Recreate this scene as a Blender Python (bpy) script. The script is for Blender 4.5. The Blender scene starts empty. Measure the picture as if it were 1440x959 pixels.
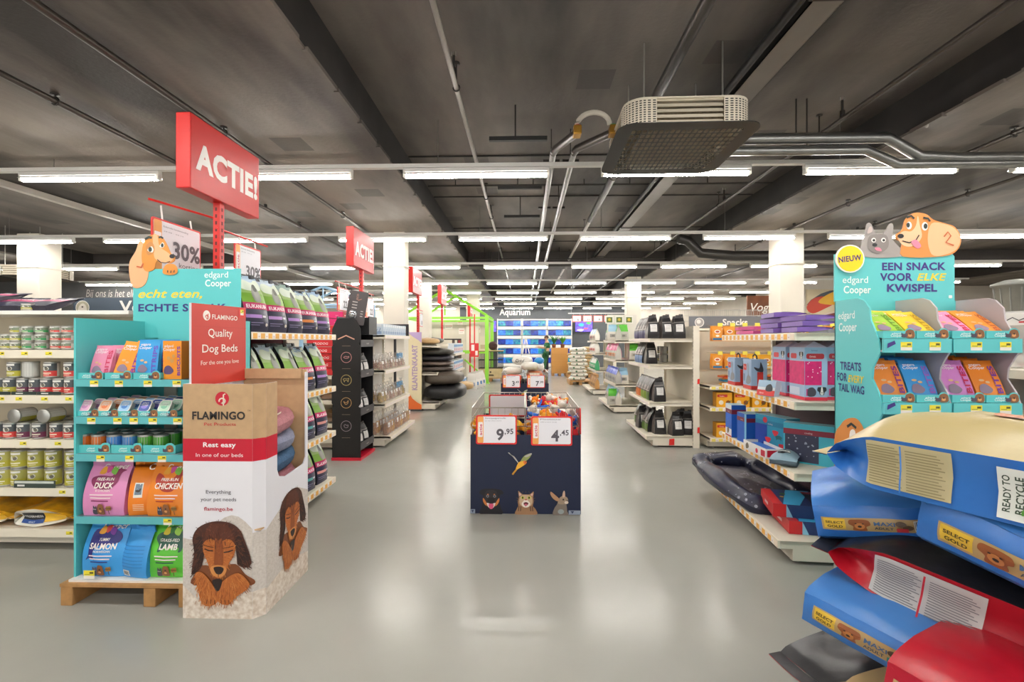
import bpy, bmesh, math, random
from math import sin, cos, pi, radians, hypot, atan2, sqrt
from mathutils import Vector as V, Matrix, noise

SC = bpy.context.scene
COL = SC.collection
RN = random.Random(7)

# ---------------------------------------------------------------- camera, light, exposure
cam = bpy.data.cameras.new('camera')
cam.sensor_width = 36.0
cam.lens = 36.0 * 660 / 1440
cam.clip_start = 0.05
camo = bpy.data.objects.new('camera', cam)
camo.location = (0, 0, 1.42)
camo.rotation_euler = (pi / 2, 0, radians(1.56))
COL.objects.link(camo)
SC.camera = camo
SC.view_settings.view_transform = 'Standard'
SC.view_settings.look = 'None'
SC.view_settings.gamma = 1
SC.view_settings.use_curve_mapping = False
SC.view_settings.exposure = 0.08
TUBE = 75.0                      # strength of the fluorescent tubes
wd = bpy.data.worlds.new('world')
wd.use_nodes = True
wd.node_tree.nodes['Background'].inputs[0].default_value = (1, .99, .97, 1)
wd.node_tree.nodes['Background'].inputs[1].default_value = 1.6
SC.world = wd
try:
    SC.cycles.use_denoising = True
    SC.cycles.max_bounces = 8
    SC.cycles.diffuse_bounces = 5
    SC.cycles.transparent_max_bounces = 12
    SC.cycles.sample_clamp_indirect = 8
except Exception:
    pass

# ---------------------------------------------------------------- materials
def lin(h):
    h = h.lstrip('#')
    o = []
    for i in (0, 2, 4):
        c = int(h[i:i + 2], 16) / 255
        o.append(c / 12.92 if c < .04045 else ((c + .055) / 1.055) ** 2.4)
    return (*o, 1)

_M = {}
def M(col, rough=.5, metal=0, nz=None, bump=None, emit=None, coat=0, alpha=None, kind=None):
    """nz=(scale, amount[, colour2]) mottles the colour, bump=(scale, strength)."""
    key = (col, rough, metal, nz, bump, emit, coat, alpha, kind)
    if key in _M:
        return _M[key]
    m = bpy.data.materials.new('mat_' + col.strip('#'))
    m.use_nodes = True
    nt = m.node_tree
    b = nt.nodes['Principled BSDF']
    c = lin(col)
    b.inputs['Base Color'].default_value = c
    b.inputs['Roughness'].default_value = rough
    b.inputs['Metallic'].default_value = metal
    b.inputs['Coat Weight'].default_value = coat
    if alpha is not None:
        b.inputs['Alpha'].default_value = alpha
    if emit:
        b.inputs['Emission Color'].default_value = c
        b.inputs['Emission Strength'].default_value = emit
    tc = None
    if nz or bump:
        tc = nt.nodes.new('ShaderNodeTexCoord')
    if nz:
        t = nt.nodes.new('ShaderNodeTexNoise' if kind != 'vor' else 'ShaderNodeTexVoronoi')
        t.inputs['Scale'].default_value = nz[0]
        if kind != 'vor':
            t.inputs['Detail'].default_value = 5
        nt.links.new(tc.outputs['Object'], t.inputs['Vector'])
        rmp = nt.nodes.new('ShaderNodeValToRGB')
        e = rmp.color_ramp.elements
        c2 = lin(nz[2]) if len(nz) > 2 else (*[x * (1 - nz[1]) for x in c[:3]], 1)
        e[0].position = .5 - nz[1] / 2 if len(nz) > 2 else .3
        e[0].color = c2
        e[1].position = .5 + nz[1] / 2 if len(nz) > 2 else .7
        e[1].color = c
        nt.links.new(t.outputs['Fac' if kind != 'vor' else 'Distance'], rmp.inputs[0])
        nt.links.new(rmp.outputs[0], b.inputs['Base Color'])
        if emit:
            nt.links.new(rmp.outputs[0], b.inputs['Emission Color'])
    if bump:
        t = nt.nodes.new('ShaderNodeTexNoise')
        t.inputs['Scale'].default_value = bump[0]
        t.inputs['Detail'].default_value = 4
        nt.links.new(tc.outputs['Object'], t.inputs['Vector'])
        bp = nt.nodes.new('ShaderNodeBump')
        bp.inputs['Strength'].default_value = bump[1]
        bp.inputs['Distance'].default_value = .01
        nt.links.new(t.outputs['Fac'], bp.inputs['Height'])
        nt.links.new(bp.outputs[0], b.inputs['Normal'])
    _M[key] = m
    return m

def I(col):                                      # printed ink
    return M(col, .45)

# ---------------------------------------------------------------- text outlines
_T = {}
def text_geo(s, bold=0, shear=0):
    key = (s, bold, shear)
    if key not in _T:
        cu = bpy.data.curves.new('t', 'FONT')
        cu.body = s
        cu.size = 1
        cu.offset = bold
        cu.shear = shear
        cu.space_character = 1 + bold * 1.6
        cu.resolution_u = 3
        cu.align_x = 'LEFT'
        o = bpy.data.objects.new('t', cu)
        me = o.to_mesh()
        vs = [(v.co.x, v.co.y) for v in me.vertices]
        fs = [tuple(p.vertices) for p in me.polygons]
        o.to_mesh_clear()
        bpy.data.objects.remove(o)
        bpy.data.curves.remove(cu)
        x0 = min(v[0] for v in vs); x1 = max(v[0] for v in vs)
        _T[key] = ([(v[0] - x0, v[1]) for v in vs], fs, x1 - x0)
    return _T[key]

def circ(u, v, rx, ry=None, n=20, a0=0, a1=2 * pi):
    ry = ry or rx
    return [(u + rx * cos(a0 + (a1 - a0) * i / n), v + ry * sin(a0 + (a1 - a0) * i / n)) for i in range(n)]

def rrect(u0, v0, u1, v1, r=0, n=4):
    if r <= 0:
        return [(u0, v0), (u1, v0), (u1, v1), (u0, v1)]
    o = []
    for cx, cy, a in ((u1 - r, v0 + r, -pi / 2), (u1 - r, v1 - r, 0), (u0 + r, v1 - r, pi / 2), (u0 + r, v0 + r, pi)):
        for i in range(n + 1):
            t = a + pi / 2 * i / n
            o.append((cx + r * cos(t), cy + r * sin(t)))
    return o

def smooth_poly(pts, k=4):
    """closed Catmull-Rom through pts"""
    n = len(pts); o = []
    for i in range(n):
        p0, p1, p2, p3 = (pts[(i + j - 1) % n] for j in range(4))
        for q in range(k):
            t = q / k
            o.append(tuple(.5 * (2 * p1[a] + (p2[a] - p0[a]) * t + (2 * p0[a] - 5 * p1[a] + 4 * p2[a] - p3[a]) * t * t
                     + (3 * p1[a] - p0[a] - 3 * p2[a] + p3[a]) * t ** 3) for a in (0, 1)))
    return o

def xf(pts, s=1, du=0, dv=0, flip=False, rot=0, sy=None):
    sy = s if sy is None else sy
    c, d = cos(rot), sin(rot)
    o = []
    for a, b in pts:
        a, b = (-a if flip else a) * s, b * sy
        o.append((du + a * c - b * d, dv + a * d + b * c))
    return o

def plane(o, ux, uy):
    o, ux, uy = V(o), V(ux).normalized(), V(uy).normalized()
    n = ux.cross(uy)
    return lambda u, v, h: o + ux * u + uy * v + n * h

# ---------------------------------------------------------------- mesh builder
class MB:
    def __init__(s):
        s.v = []; s.f = []; s.mi = []; s.sm = []; s.ms = []

    def m(s, mat):
        if mat not in s.ms:
            s.ms.append(mat)
        return s.ms.index(mat)

    def add(s, vs, fs, mat, smooth=False):
        b = len(s.v); k = s.m(mat)
        s.v.extend(tuple(p) for p in vs)
        for f in fs:
            s.f.append(tuple(b + i for i in f)); s.mi.append(k); s.sm.append(smooth)
        return s

    def box(s, x0, y0, z0, x1, y1, z1, mat, bev=0):
        if bev <= 0:
            vs = [(x, y, z) for z in (z0, z1) for y in (y0, y1) for x in (x0, x1)]
            return s.add(vs, [(0, 2, 3, 1), (4, 5, 7, 6), (0, 1, 5, 4), (2, 6, 7, 3), (0, 4, 6, 2), (1, 3, 7, 5)], mat)
        bm = bmesh.new()
        bmesh.ops.create_cube(bm, size=1)
        for v in bm.verts:
            v.co = V(((x0 + x1) / 2 + v.co.x * (x1 - x0), (y0 + y1) / 2 + v.co.y * (y1 - y0), (z0 + z1) / 2 + v.co.z * (z1 - z0)))
        bmesh.ops.bevel(bm, geom=bm.edges[:], offset=bev, segments=2, affect='EDGES', profile=.5)
        return s.bm(bm, mat)

    def bm(s, bm, mat, smooth=False):
        bm.verts.index_update()
        s.add([v.co[:] for v in bm.verts], [[v.index for v in f.verts] for f in bm.faces], mat, smooth)
        bm.free()
        return s

    def prism(s, pts, mp, h0, h1, mat, side=None):
        """polygon (u,v) extruded between heights h0,h1 of map mp"""
        n = len(pts)
        vs = [mp(u, v, h0) for u, v in pts] + [mp(u, v, h1) for u, v in pts]
        s.add(vs, [tuple(range(n))[::-1], tuple(range(n, 2 * n))], mat)
        s.add(vs, [(i, (i + 1) % n, n + (i + 1) % n, n + i) for i in range(n)], side or mat)
        return s

    def tube(s, pts, r, mat, n=8, smooth=True):
        pts = [V(p) for p in pts]
        rs = r if isinstance(r, (list, tuple)) else [r] * len(pts)
        vs = []; fs = []
        up = V((0, 0, 1))
        for i, p in enumerate(pts):
            a = (pts[min(i + 1, len(pts) - 1)] - pts[max(i - 1, 0)]).normalized()
            q = up if abs(a.z) < .9 else V((1, 0, 0))
            e1 = a.cross(q).normalized(); e2 = a.cross(e1)
            for k in range(n):
                t = 2 * pi * k / n
                vs.append(p + (e1 * cos(t) + e2 * sin(t)) * rs[i])
        for i in range(len(pts) - 1):
            for k in range(n):
                fs.append((i * n + k, i * n + (k + 1) % n, (i + 1) * n + (k + 1) % n, (i + 1) * n + k))
        s.add(vs, fs, mat, smooth)
        m = len(pts) - 1
        s.add(vs[:n] + vs[m * n:], [tuple(range(n)), tuple(range(n, 2 * n))[::-1]], mat)
        return s

    def lathe(s, prof, mat, n=20, c=(0, 0, 0), smooth=True):
        vs = []; fs = []
        for r, z in prof:
            for k in range(n):
                vs.append((c[0] + r * cos(2 * pi * k / n), c[1] + r * sin(2 * pi * k / n), c[2] + z))
        for i in range(len(prof) - 1):
            for k in range(n):
                fs.append((i * n + k, i * n + (k + 1) % n, (i + 1) * n + (k + 1) % n, (i + 1) * n + k))
        if prof[0][0] > 1e-4: fs.append(tuple(range(n))[::-1])
        if prof[-1][0] > 1e-4: fs.append(tuple((len(prof) - 1) * n + k for k in range(n)))
        return s.add(vs, fs, mat, smooth)

    def grid(s, fn, nu, nv, mat, smooth=True, wrap=False):
        """fn(a,b) a,b in 0..1; mat may be fn(i,j)->material"""
        vs = [fn(i / nu, j / nv) for j in range(nv + 1) for i in range(nu + (0 if wrap else 1))]
        w = nu if wrap else nu + 1
        if callable(mat):
            by = {}
            for j in range(nv):
                for i in range(nu):
                    by.setdefault(mat(i, j), []).append((j * w + i, j * w + (i + 1) % w, (j + 1) * w + (i + 1) % w, (j + 1) * w + i))
            b = len(s.v)
            s.v.extend(tuple(p) for p in vs)
            for mt, fs in by.items():
                k = s.m(mt)
                for f in fs:
                    s.f.append(tuple(b + q for q in f)); s.mi.append(k); s.sm.append(smooth)
            return s
        return s.add(vs, [(j * w + i, j * w + (i + 1) % w, (j + 1) * w + (i + 1) % w, (j + 1) * w + i) for j in range(nv) for i in range(nu)], mat, smooth)

    def ball(s, c, r, mat, n=10, sq=None):
        rx, ry, rz = r if isinstance(r, (tuple, list)) else (r, r, r)
        return s.grid(lambda a, b: (c[0] + rx * cos(2 * pi * a) * sin(pi * b), c[1] + ry * sin(2 * pi * a) * sin(pi * b), c[2] - rz * cos(pi * b)), n + 4, n, mat, True, True)

    def flat(s, pts, mp, h, mat, cur):
        if not cur:
            return s.add([mp(u, v, h) for u, v in pts], [tuple(range(len(pts)))], mat)
        bm = bmesh.new()
        bm.faces.new([bm.verts.new((u, v, 0)) for u, v in pts])
        bmesh.ops.triangulate(bm, faces=bm.faces[:])
        for _ in range(4):
            lg = [e for e in bm.edges if e.calc_length() > cur]
            if not lg or len(bm.faces) > 1500: break
            bmesh.ops.subdivide_edges(bm, edges=lg, cuts=1)
            bmesh.ops.triangulate(bm, faces=[f for f in bm.faces if len(f.verts) > 3])
        for v in bm.verts: v.co = V(mp(v.co.x, v.co.y, h))
        return s.bm(bm, mat)

    def art(s, els, mp, h=.0006, dh=.0003, cur=None):
        """printed matter: ('p',col,pts) polygon, ('r',col,u0,v0,u1,v1[,rad]) rectangle, ('g',...) gridded rectangle,
        ('c',col,u,v,rx[,ry]) disc, ('t',col,text,u,v,size[,opts]) lettering, ('l',col,pts,width) stroke"""
        for e in els:
            k, col = e[0], e[1]
            mat = I(col) if isinstance(col, str) else col
            if k == 'p':
                s.flat(e[2], mp, h, mat, cur)
            elif k == 'r':
                s.flat(rrect(*e[2:]), mp, h, mat, cur)
            elif k == 'g':
                u0, v0, u1, v1 = e[2:6]
                nu, nv = e[6:8] if len(e) > 6 else (8, 6)
                s.grid(lambda a, b: mp(u0 + (u1 - u0) * a, v0 + (v1 - v0) * b, h), nu, nv, mat)
            elif k == 'c':
                s.flat(circ(e[2], e[3], e[4], e[5] if len(e) > 5 else None), mp, h, mat, cur)
            elif k in 'lf':
                p = e[2]; w = e[3] / 2; vs = []
                for i, (u, v) in enumerate(p):
                    a, b = p[max(i - 1, 0)], p[min(i + 1, len(p) - 1)]
                    d = hypot(b[0] - a[0], b[1] - a[1]) or 1
                    nx, ny = -(b[1] - a[1]) / d * w, (b[0] - a[0]) / d * w
                    vs += [mp(u + nx, v + ny, h), mp(u - nx, v - ny, h)]
                s.add(vs, [(2 * i, 2 * i + 1, 2 * i + 3, 2 * i + 2) for i in range(len(p) - 1)], mat)
            elif k == 't':
                o = e[6] if len(e) > 6 else {}
                vs, fs, w = text_geo(e[2], o.get('b', .0), o.get('s', 0))
                sz = e[5]; sx = sz
                if 'w' in o: sx = o['w'] / w
                al = o.get('al', 'c'); rt = o.get('r', 0)
                off = {'l': 0, 'c': -w * sx / 2, 'r': -w * sx}[al]
                c, d = cos(rt), sin(rt)
                pv = []
                for x, y in vs:
                    x, y = x * sx + off, y * sz
                    pv.append(mp(e[3] + x * c - y * d, e[4] + x * d + y * c, h))
                s.add(pv, fs, mat)
            h += dh if k != 'f' else 2e-6
        return s

    def mesh(s, name):
        me = bpy.data.meshes.new(name)
        me.from_pydata(s.v, [], s.f)
        for m in s.ms: me.materials.append(m)
        me.polygons.foreach_set('material_index', s.mi)
        me.polygons.foreach_set('use_smooth', s.sm)
        me.update()
        return me

    def obj(s, name, parent=None, loc=None, rot=None, **tg):
        o = bpy.data.objects.new(name, s.mesh(name))
        COL.objects.link(o)
        if loc: o.location = loc
        if rot is not None: o.rotation_euler = rot if not isinstance(rot, (int, float)) else (0, 0, rot)
        if parent: o.parent = parent
        if tg: tag(o, **tg)
        return o

def tag(o, label=None, cat=None, group=None, kind=None):
    if label: o['label'] = label
    if cat: o['category'] = cat
    if group: o['group'] = group
    if kind: o['kind'] = kind
    return o

def thing(name, label, cat, loc=(0, 0, 0), rot=0, group=None):
    o = bpy.data.objects.new(name, None)
    o.empty_display_size = .05
    COL.objects.link(o)
    o.location = loc
    o.rotation_euler = rot if not isinstance(rot, (int, float)) else (0, 0, rot)
    return tag(o, label, cat, group)

def struct(name, mb, **k):
    o = mb.obj(name, **k)
    o['kind'] = 'structure'
    return o

class Kit:
    """a kind of thing: its parts share meshes between all its copies. parts: (name, mesh, index of parent part or None[, label])"""
    def __init__(s, name, cat, parts):
        s.name, s.cat, s.parts = name, cat, parts

    def put(s, loc, rot, label, group=None, scale=None):
        rot = rot if not isinstance(rot, (int, float)) else (0, 0, rot)
        if len(s.parts) == 1:
            o = bpy.data.objects.new(s.name, s.parts[0][1])
            COL.objects.link(o)
            o.location = loc; o.rotation_euler = rot
            if scale: o.scale = scale if isinstance(scale, tuple) else (scale,) * 3
            return tag(o, label, s.cat, group)
        t = thing(s.name, label, s.cat, loc, rot, group)
        if scale: t.scale = scale if isinstance(scale, tuple) else (scale,) * 3
        made = []
        for p in s.parts:
            o = bpy.data.objects.new(p[0], p[1])
            COL.objects.link(o)
            o.parent = t if p[2] is None else made[p[2]]
            if len(p) > 3: o['label'] = p[3]
            made.append(o)
        return t

ORD = ['first', 'second', 'third', 'fourth', 'fifth', 'sixth', 'seventh', 'eighth', 'ninth', 'tenth', 'eleventh', 'twelfth', 'thirteenth', 'fourteenth', 'fifteenth', 'sixteenth', 'seventeenth', 'eighteenth', 'nineteenth', 'twentieth']

WHITE = '#e9e7e2'; CREAM = '#e4dccb'; TEAL = '#5cc7c8'; RED = '#e0241f'; NAVY = '#0f1b3a'
# ---------------------------------------------------------------- the setting
def floor_mat():
    m = bpy.data.materials.new('epoxy_floor'); m.use_nodes = True
    nt = m.node_tree; b = nt.nodes['Principled BSDF']; L = nt.links
    tc = nt.nodes.new('ShaderNodeTexCoord')
    n1 = nt.nodes.new('ShaderNodeTexNoise'); n1.inputs['Scale'].default_value = .9; n1.inputs['Detail'].default_value = 6
    n2 = nt.nodes.new('ShaderNodeTexNoise'); n2.inputs['Scale'].default_value = 90; n2.inputs['Detail'].default_value = 3
    n3 = nt.nodes.new('ShaderNodeTexNoise'); n3.inputs['Scale'].default_value = 14; n3.inputs['Detail'].default_value = 3
    for n in (n1, n2, n3): L.new(tc.outputs['Object'], n.inputs['Vector'])
    r = nt.nodes.new('ShaderNodeValToRGB')
    r.color_ramp.elements[0].position = .25; r.color_ramp.elements[0].color = lin('#9a9a94')
    r.color_ramp.elements[1].position = .75; r.color_ramp.elements[1].color = lin('#a8a7a0')
    L.new(n1.outputs['Fac'], r.inputs[0]); L.new(r.outputs[0], b.inputs['Base Color'])
    mr = nt.nodes.new('ShaderNodeMapRange'); mr.inputs['To Min'].default_value = .12; mr.inputs['To Max'].default_value = .3
    L.new(n3.outputs['Fac'], mr.inputs['Value']); L.new(mr.outputs[0], b.inputs['Roughness'])
    bp = nt.nodes.new('ShaderNodeBump'); bp.inputs['Strength'].default_value = .12; bp.inputs['Distance'].default_value = .004
    ad = nt.nodes.new('ShaderNodeMath'); ad.operation = 'MULTIPLY_ADD'; ad.inputs[1].default_value = .35
    L.new(n2.outputs['Fac'], ad.inputs[0]); L.new(n3.outputs['Fac'], ad.inputs[2])
    L.new(ad.outputs[0], bp.inputs['Height']); L.new(bp.outputs[0], b.inputs['Normal'])
    b.inputs['Specular IOR Level'].default_value = .3
    return m

def ceiling_mat(c0='#332e2b', c1='#9a8f84'):
    m = bpy.data.materials.new('painted_concrete'); m.use_nodes = True
    nt = m.node_tree; b = nt.nodes['Principled BSDF']; L = nt.links
    tc = nt.nodes.new('ShaderNodeTexCoord')
    mp = nt.nodes.new('ShaderNodeMapping'); mp.inputs['Scale'].default_value = (1, .3, 1)
    L.new(tc.outputs['Object'], mp.inputs['Vector'])
    n1 = nt.nodes.new('ShaderNodeTexNoise'); n1.inputs['Scale'].default_value = .8; n1.inputs['Detail'].default_value = 5; n1.inputs['Roughness'].default_value = .55
    L.new(mp.outputs[0], n1.inputs['Vector'])
    r = nt.nodes.new('ShaderNodeValToRGB')
    e = r.color_ramp.elements
    e[0].position = .36; e[0].color = lin(c0); e[1].position = .66; e[1].color = lin(c1)
    L.new(n1.outputs['Fac'], r.inputs[0])
    # squarish darker repaint patches
    vo = nt.nodes.new('ShaderNodeTexVoronoi'); vo.distance = 'CHEBYCHEV'; vo.inputs['Scale'].default_value = .9
    L.new(tc.outputs['Object'], vo.inputs['Vector'])
    lt = nt.nodes.new('ShaderNodeMath'); lt.operation = 'LESS_THAN'; lt.inputs[1].default_value = .14
    L.new(vo.outputs['Distance'], lt.inputs[0])
    mx = nt.nodes.new('ShaderNodeMix'); mx.data_type = 'RGBA'
    mx.inputs['B'].default_value = lin('#3a3633')
    ml = nt.nodes.new('ShaderNodeMath'); ml.operation = 'MULTIPLY'; ml.inputs[1].default_value = .6
    L.new(lt.outputs[0], ml.inputs[0]); L.new(ml.outputs[0], mx.inputs['Factor']); L.new(r.outputs[0], mx.inputs['A'])
    L.new(mx.outputs['Result'], b.inputs['Base Color'])
    b.inputs['Roughness'].default_value = .6
    n2 = nt.nodes.new('ShaderNodeTexNoise'); n2.inputs['Scale'].default_value = 30; n2.inputs['Detail'].default_value = 4
    L.new(tc.outputs['Object'], n2.inputs['Vector'])
    bp = nt.nodes.new('ShaderNodeBump'); bp.inputs['Strength'].default_value = .25; bp.inputs['Distance'].default_value = .01
    L.new(n2.outputs['Fac'], bp.inputs['Height']); L.new(bp.outputs[0], b.inputs['Normal'])
    return m

X0, X1, Y0, Y1 = -20, 18, -5, 26.2
struct('floor', MB().box(X0, Y0, -.1, X1, Y1, 0, floor_mat()))
CE = ceiling_mat()
SIDE = M('#2b2725', .7, nz=(4, .4))
ZS, ZB = 3.37, 3.74                       # low slabs, raised bays
mb = MB()
mb.box(X0, Y0, ZB, X1, Y1, ZB + .1, ceiling_mat('#2b2725', '#7f766e'))  # bay concrete coloured darker than the slabs, partly standing in for its shade
struct('ceiling', mb)
for n, (a, b) in enumerate(((X0, -11.5), (-6.4, -1.47), (3.61, 8.7), (13.8, X1))):
    mb = MB().box(a, Y0, ZS, b, Y1, ZB - .001, CE)
    for x in (a, b):
        for k in range(60):
            y = Y0 + .3 + k * .52
            mb.box(x - .02, y, ZS - .006 - .01 * RN.random(), x + .02, y + .3 + .2 * RN.random(), ZS + .02, CE)
    mb.box(a - .004, Y0, ZS + .02, a, Y1, ZB - .001, SIDE).box(b, Y0, ZS + .02, b + .004, Y1, ZB - .001, SIDE)
    struct('ceiling_slab_%d' % (n + 1), mb)
DK = M('#3a3532', .7, bump=(25, .3))
for n, (y, z0, w) in enumerate(((12.2, 3.42, .5), (20.5, 3.42, .5))):
    struct('ceiling_beam_%d' % (n + 1), MB().box(X0, y, z0 - .06, X1, y + w, ZB - .002, DK))
jt = M('#1d1a18', .8)
for n, y in enumerate((5.85, 7.5, 9.6, 10.9)):
    struct('trim_%d' % (n + 1), MB().box(-1.46, y, ZB - .012, 3.6, y + .025, ZB + .01, jt))
GREYW = M('#565a5e', .7, nz=(3, .12)); BEI = M('#d9d1c4', .75, nz=(2, .08)); DGREY = M('#7b7c7e', .7, nz=(2, .1))
struct('wall_back', MB().box(-3.6, Y1 - .2, 0, 5.6, Y1, ZB, GREYW))
struct('wall_back_left', MB().box(-11, Y1 - .2, 0, -3.6, Y1, ZB, BEI))
struct('wall_back_right', MB().box(5.6, Y1 - .2, 0, 10, Y1, ZB, BEI))
struct('wall_return_right', MB().box(9.95, 17.2, 0, 10.1, Y1 - .2, ZB, BEI))
struct('wall_side_back_right', MB().box(9.95, 17, 0, X1, 17.2, ZB, BEI))
struct('wall_right', MB().box(X1 - .15, Y0, 0, X1, 17, ZB, BEI))
struct('wall_side_back_left', MB().box(X0, 15, 0, -11, 15.2, ZB, DGREY))
struct('wall_return_left', MB().box(-11.15, 15.2, 0, -11, Y1 - .2, ZB, BEI))
struct('wall_left', MB().box(X0, Y0, 0, X0 + .15, 15, ZB, BEI))
struct('wall_front', MB().box(X0, Y0, 0, -9, Y0 + .15, ZB, BEI).box(9, Y0, 0, X1, Y0 + .15, ZB, BEI).box(-9, Y0, 0, 9, Y0 + .15, .25, BEI).box(-9, Y0, 3.1, 9, Y0 + .15, ZB, BEI))  # unseen wall; its wide opening is added so sky light fills the shelf fronts
wf = MB()  # mullions of the added fill opening behind the camera
for k in range(10): wf.box(-9 + 2 * k - .03, Y0 + .04, .25, -9 + 2 * k + .03, Y0 + .1, 3.1, M('#4a4c50', .4))
struct('fill_window_1', wf)
# columns
PAINT = M('#e8e1d3', .6, nz=(2, .05))
for n, (x, y, w, d) in enumerate(((-9.2, 8.25, .42, .42), (-2.52, 8.3, .38, .3), (4.4, 8.2, .4, .4), (3.1, 14.3, .42, .4), (-2.3, 18.4, .5, .4), (-3.3, 14.3, .38, .4), (12, 8.2, .4, .4))):
    mb = MB().box(x, y, 0, x + w, y + d, ZS - .001, PAINT, .012)
    mb.box(x - .012, y - .012, 2.75, x + w + .012, y + d + .012, 2.762, PAINT)
    struct('column_%d' % (n + 1), mb)

# ---------------------------------------------------------------- fluorescent lighting
TM = M('#fffaf3', .4, emit=TUBE)
WM = M('#e6e4de', .45)
ROWS = [-1.45, 1.72, 4.9, 8.0, 11.05, 14.15, 16.9, 19.4, 21.9, 25.0]
PIT = 2.07
hs = MB().box(-.765, -.03, .03, .765, .03, .075, WM, .004)
hs.add([(-.75, -.03, .03), (.75, -.03, .03), (.75, -.055, .0), (-.75, -.055, .0)], [(0, 1, 2, 3)], WM)
hs.add([(-.75, .03, .03), (.75, .03, .03), (.75, .055, .0), (-.75, .055, .0)], [(0, 1, 2, 3)], WM)
cp = MB().box(-.765, -.028, -.022, -.735, .028, .03, WM, .004)
cp2 = MB().box(.735, -.028, -.022, .765, .028, .03, WM, .004)
tb = MB().tube([(-.735, 0, 0), (.735, 0, 0)], .027, TM, 10)
LK = Kit('fluorescent_light', 'light', [('housing', hs.mesh('housing'), None), ('end_cap', cp.mesh('end_cap'), None), ('end_cap', cp2.mesh('end_cap'), None), ('tube', tb.mesh('tube'), None)])
ZL = 3.155
x00 = -.51 - 2.07 * 9
rown = ['behind the camera', 'above the camera'] + [ORD[k] + ' lighting rail from the camera' for k in range(8)]
def lamp_ok(x, y):
    if not (X0 + .9 < x < X1 - .9) or x > 12.5 or x < -13.5: return False
    if y > 14.8 and x < -10.2: return False
    if y > 16.8 and x > 9.1: return False
    return y > -1.5
for ri, y in enumerate(ROWS):
    off = {0: 0, 1: 0, 2: 0, 3: .14, 4: .3, 5: .12, 6: .25, 7: .05, 8: .3, 9: .2}[ri]
    xs = [x00 + k * PIT + off for k in range(19)]
    xs = [x for x in xs if lamp_ok(x, y)]
    if ri < 2: xs = [x for x in xs if -8 < x < 8]
    sl = .012 if ri == 2 else 0
    for k, x in enumerate(xs):
        LK.put((x, y, ZL), 0, 'white fluorescent light, %s from the left on the %s' % (ORD[k] if k < 20 else str(k), rown[ri]), 'lights on the %s' % rown[ri])
    a, b = xs[0] - 1, xs[-1] + 1
    t = thing('lighting_rail', 'long white rail carrying the %s' % ('lights ' + rown[ri] if ri < 2 else rown[ri].replace('lighting rail', 'run of lights')), 'rail', (0, y, ZL), 0, 'lighting rails')
    MB().box(a, -.03, .078, b, .03, .118, WM).obj('channel', t)
    zt = ZS if abs((a + b) / 2) > 99 else ZB
    for k in range(int((b - a) / 2.07) + 1):
        x = a + .6 + k * 2.07
        top = ZS if (-6.4 < x < -1.47 or 3.61 < x < 8.7 or x < -11.5 or x > 13.8) else ZB
        MB().tube([(x, 0, .118), (x, 0, top - ZL + .01)], .004, M('#8d8a86', .4, 1), 6).obj('hanger_wire', t)
# ---------------------------------------------------------------- services under the ceiling
BLK = M('#171615', .5); IRON = M('#3b3835', .45, .6); STEEL = M('#b9b6b0', .35, .8, bump=(60, .05)); GALV = M('#9a9a98', .35, .9, nz=(12, .2))
HEATW = M('#d9d0bd', .5)
CEM = M('#4d4742', .35, .5)

def sprinkler(t, x, y, z, up=True):
    s = 1 if up else -1
    mb = MB().tube([(x, y, z), (x, y, z + s * .06)], .022, IRON, 8)
    mb.tube([(x, y, z + s * .06), (x, y, z + s * .16)], .011, IRON, 6)
    mb.tube([(x - .016, y, z + s * .16), (x - .016, y, z + s * .2)], .004, STEEL, 5).tube([(x + .016, y, z + s * .16), (x + .016, y, z + s * .2)], .004, STEEL, 5)
    mb.lathe([(.0, s * .2), (.028, s * .2), (.028, s * .206), (0, s * .206)], STEEL, 10, (x, y, z))
    mb.obj('sprinkler_head', t)

def ceil_z(x):
    return ZS if (-6.4 < x < -1.47 or 3.61 < x < 8.7 or x < -11.5 or x > 13.8) else ZB

def pipe_run(label, x, z, r, y0, y1, mat, heads=(), hang=(), brk=None):
    t = thing('sprinkler_pipe' if heads else 'ceiling_pipe', label, 'pipe', (x, y0, z))
    mb = MB().tube([(0, 0, 0), (0, y1 - y0, 0)], r, mat, 12)
    mb.obj('pipe', t)
    for y in heads: sprinkler(t, 0, y - y0, r * .8)
    for y in hang:
        h = MB().tube([(0, y - y0, r), (0, y - y0, ceil_z(x) - z + .005)], .006, IRON, 6)
        h.tube([(r * 1.3 * cos(a), y - y0, r * 1.3 * sin(a)) for a in [2 * pi * i / 10 for i in range(11)]], .006, IRON, 6)
        h.lathe([(.03, ceil_z(x) - z - .012), (.03, ceil_z(x) - z + .004)], IRON, 8, (0, y - y0, 0))
        h.obj('hanger', t)
pipe_run('grey sprinkler pipe passing just above the big red sign', -2.74, 3.31, .026, -1, 25, CEM, (5.4, 8.6, 12.6), (1.8, 4.2, 7, 10, 13.5, 17))
pipe_run('grey sprinkler pipe over the shelf of tins beside the white column', -3.7, 3.31, .024, -1, 25, CEM, (3.0, 6.6, 10), (2.3, 3.6, 5.2, 7.6, 11, 15))
pipe_run('pale sprinkler pipe along the middle of the raised ceiling bay', -.57, 3.53, .022, 0, 25, M('#8f8a84', .35, .6), (3.75, 7.9, 11.5), (3.9, 6.9, 8.0, 10.6, 14))
pipe_run('grey sprinkler pipe along the raised bay beside the right-hand slab', 3.02, 3.53, .024, 0, 25, CEM, (4.55, 7.2, 10.5), (4.9, 7.4, 11))
pipe_run('thin sprinkler pipe under the slab crossing behind the paired silver ducts', 4.46, 3.31, .024, 0, 25, CEM, (3.95, 7.9), (4.4, 6.6, 9, 12))
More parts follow.
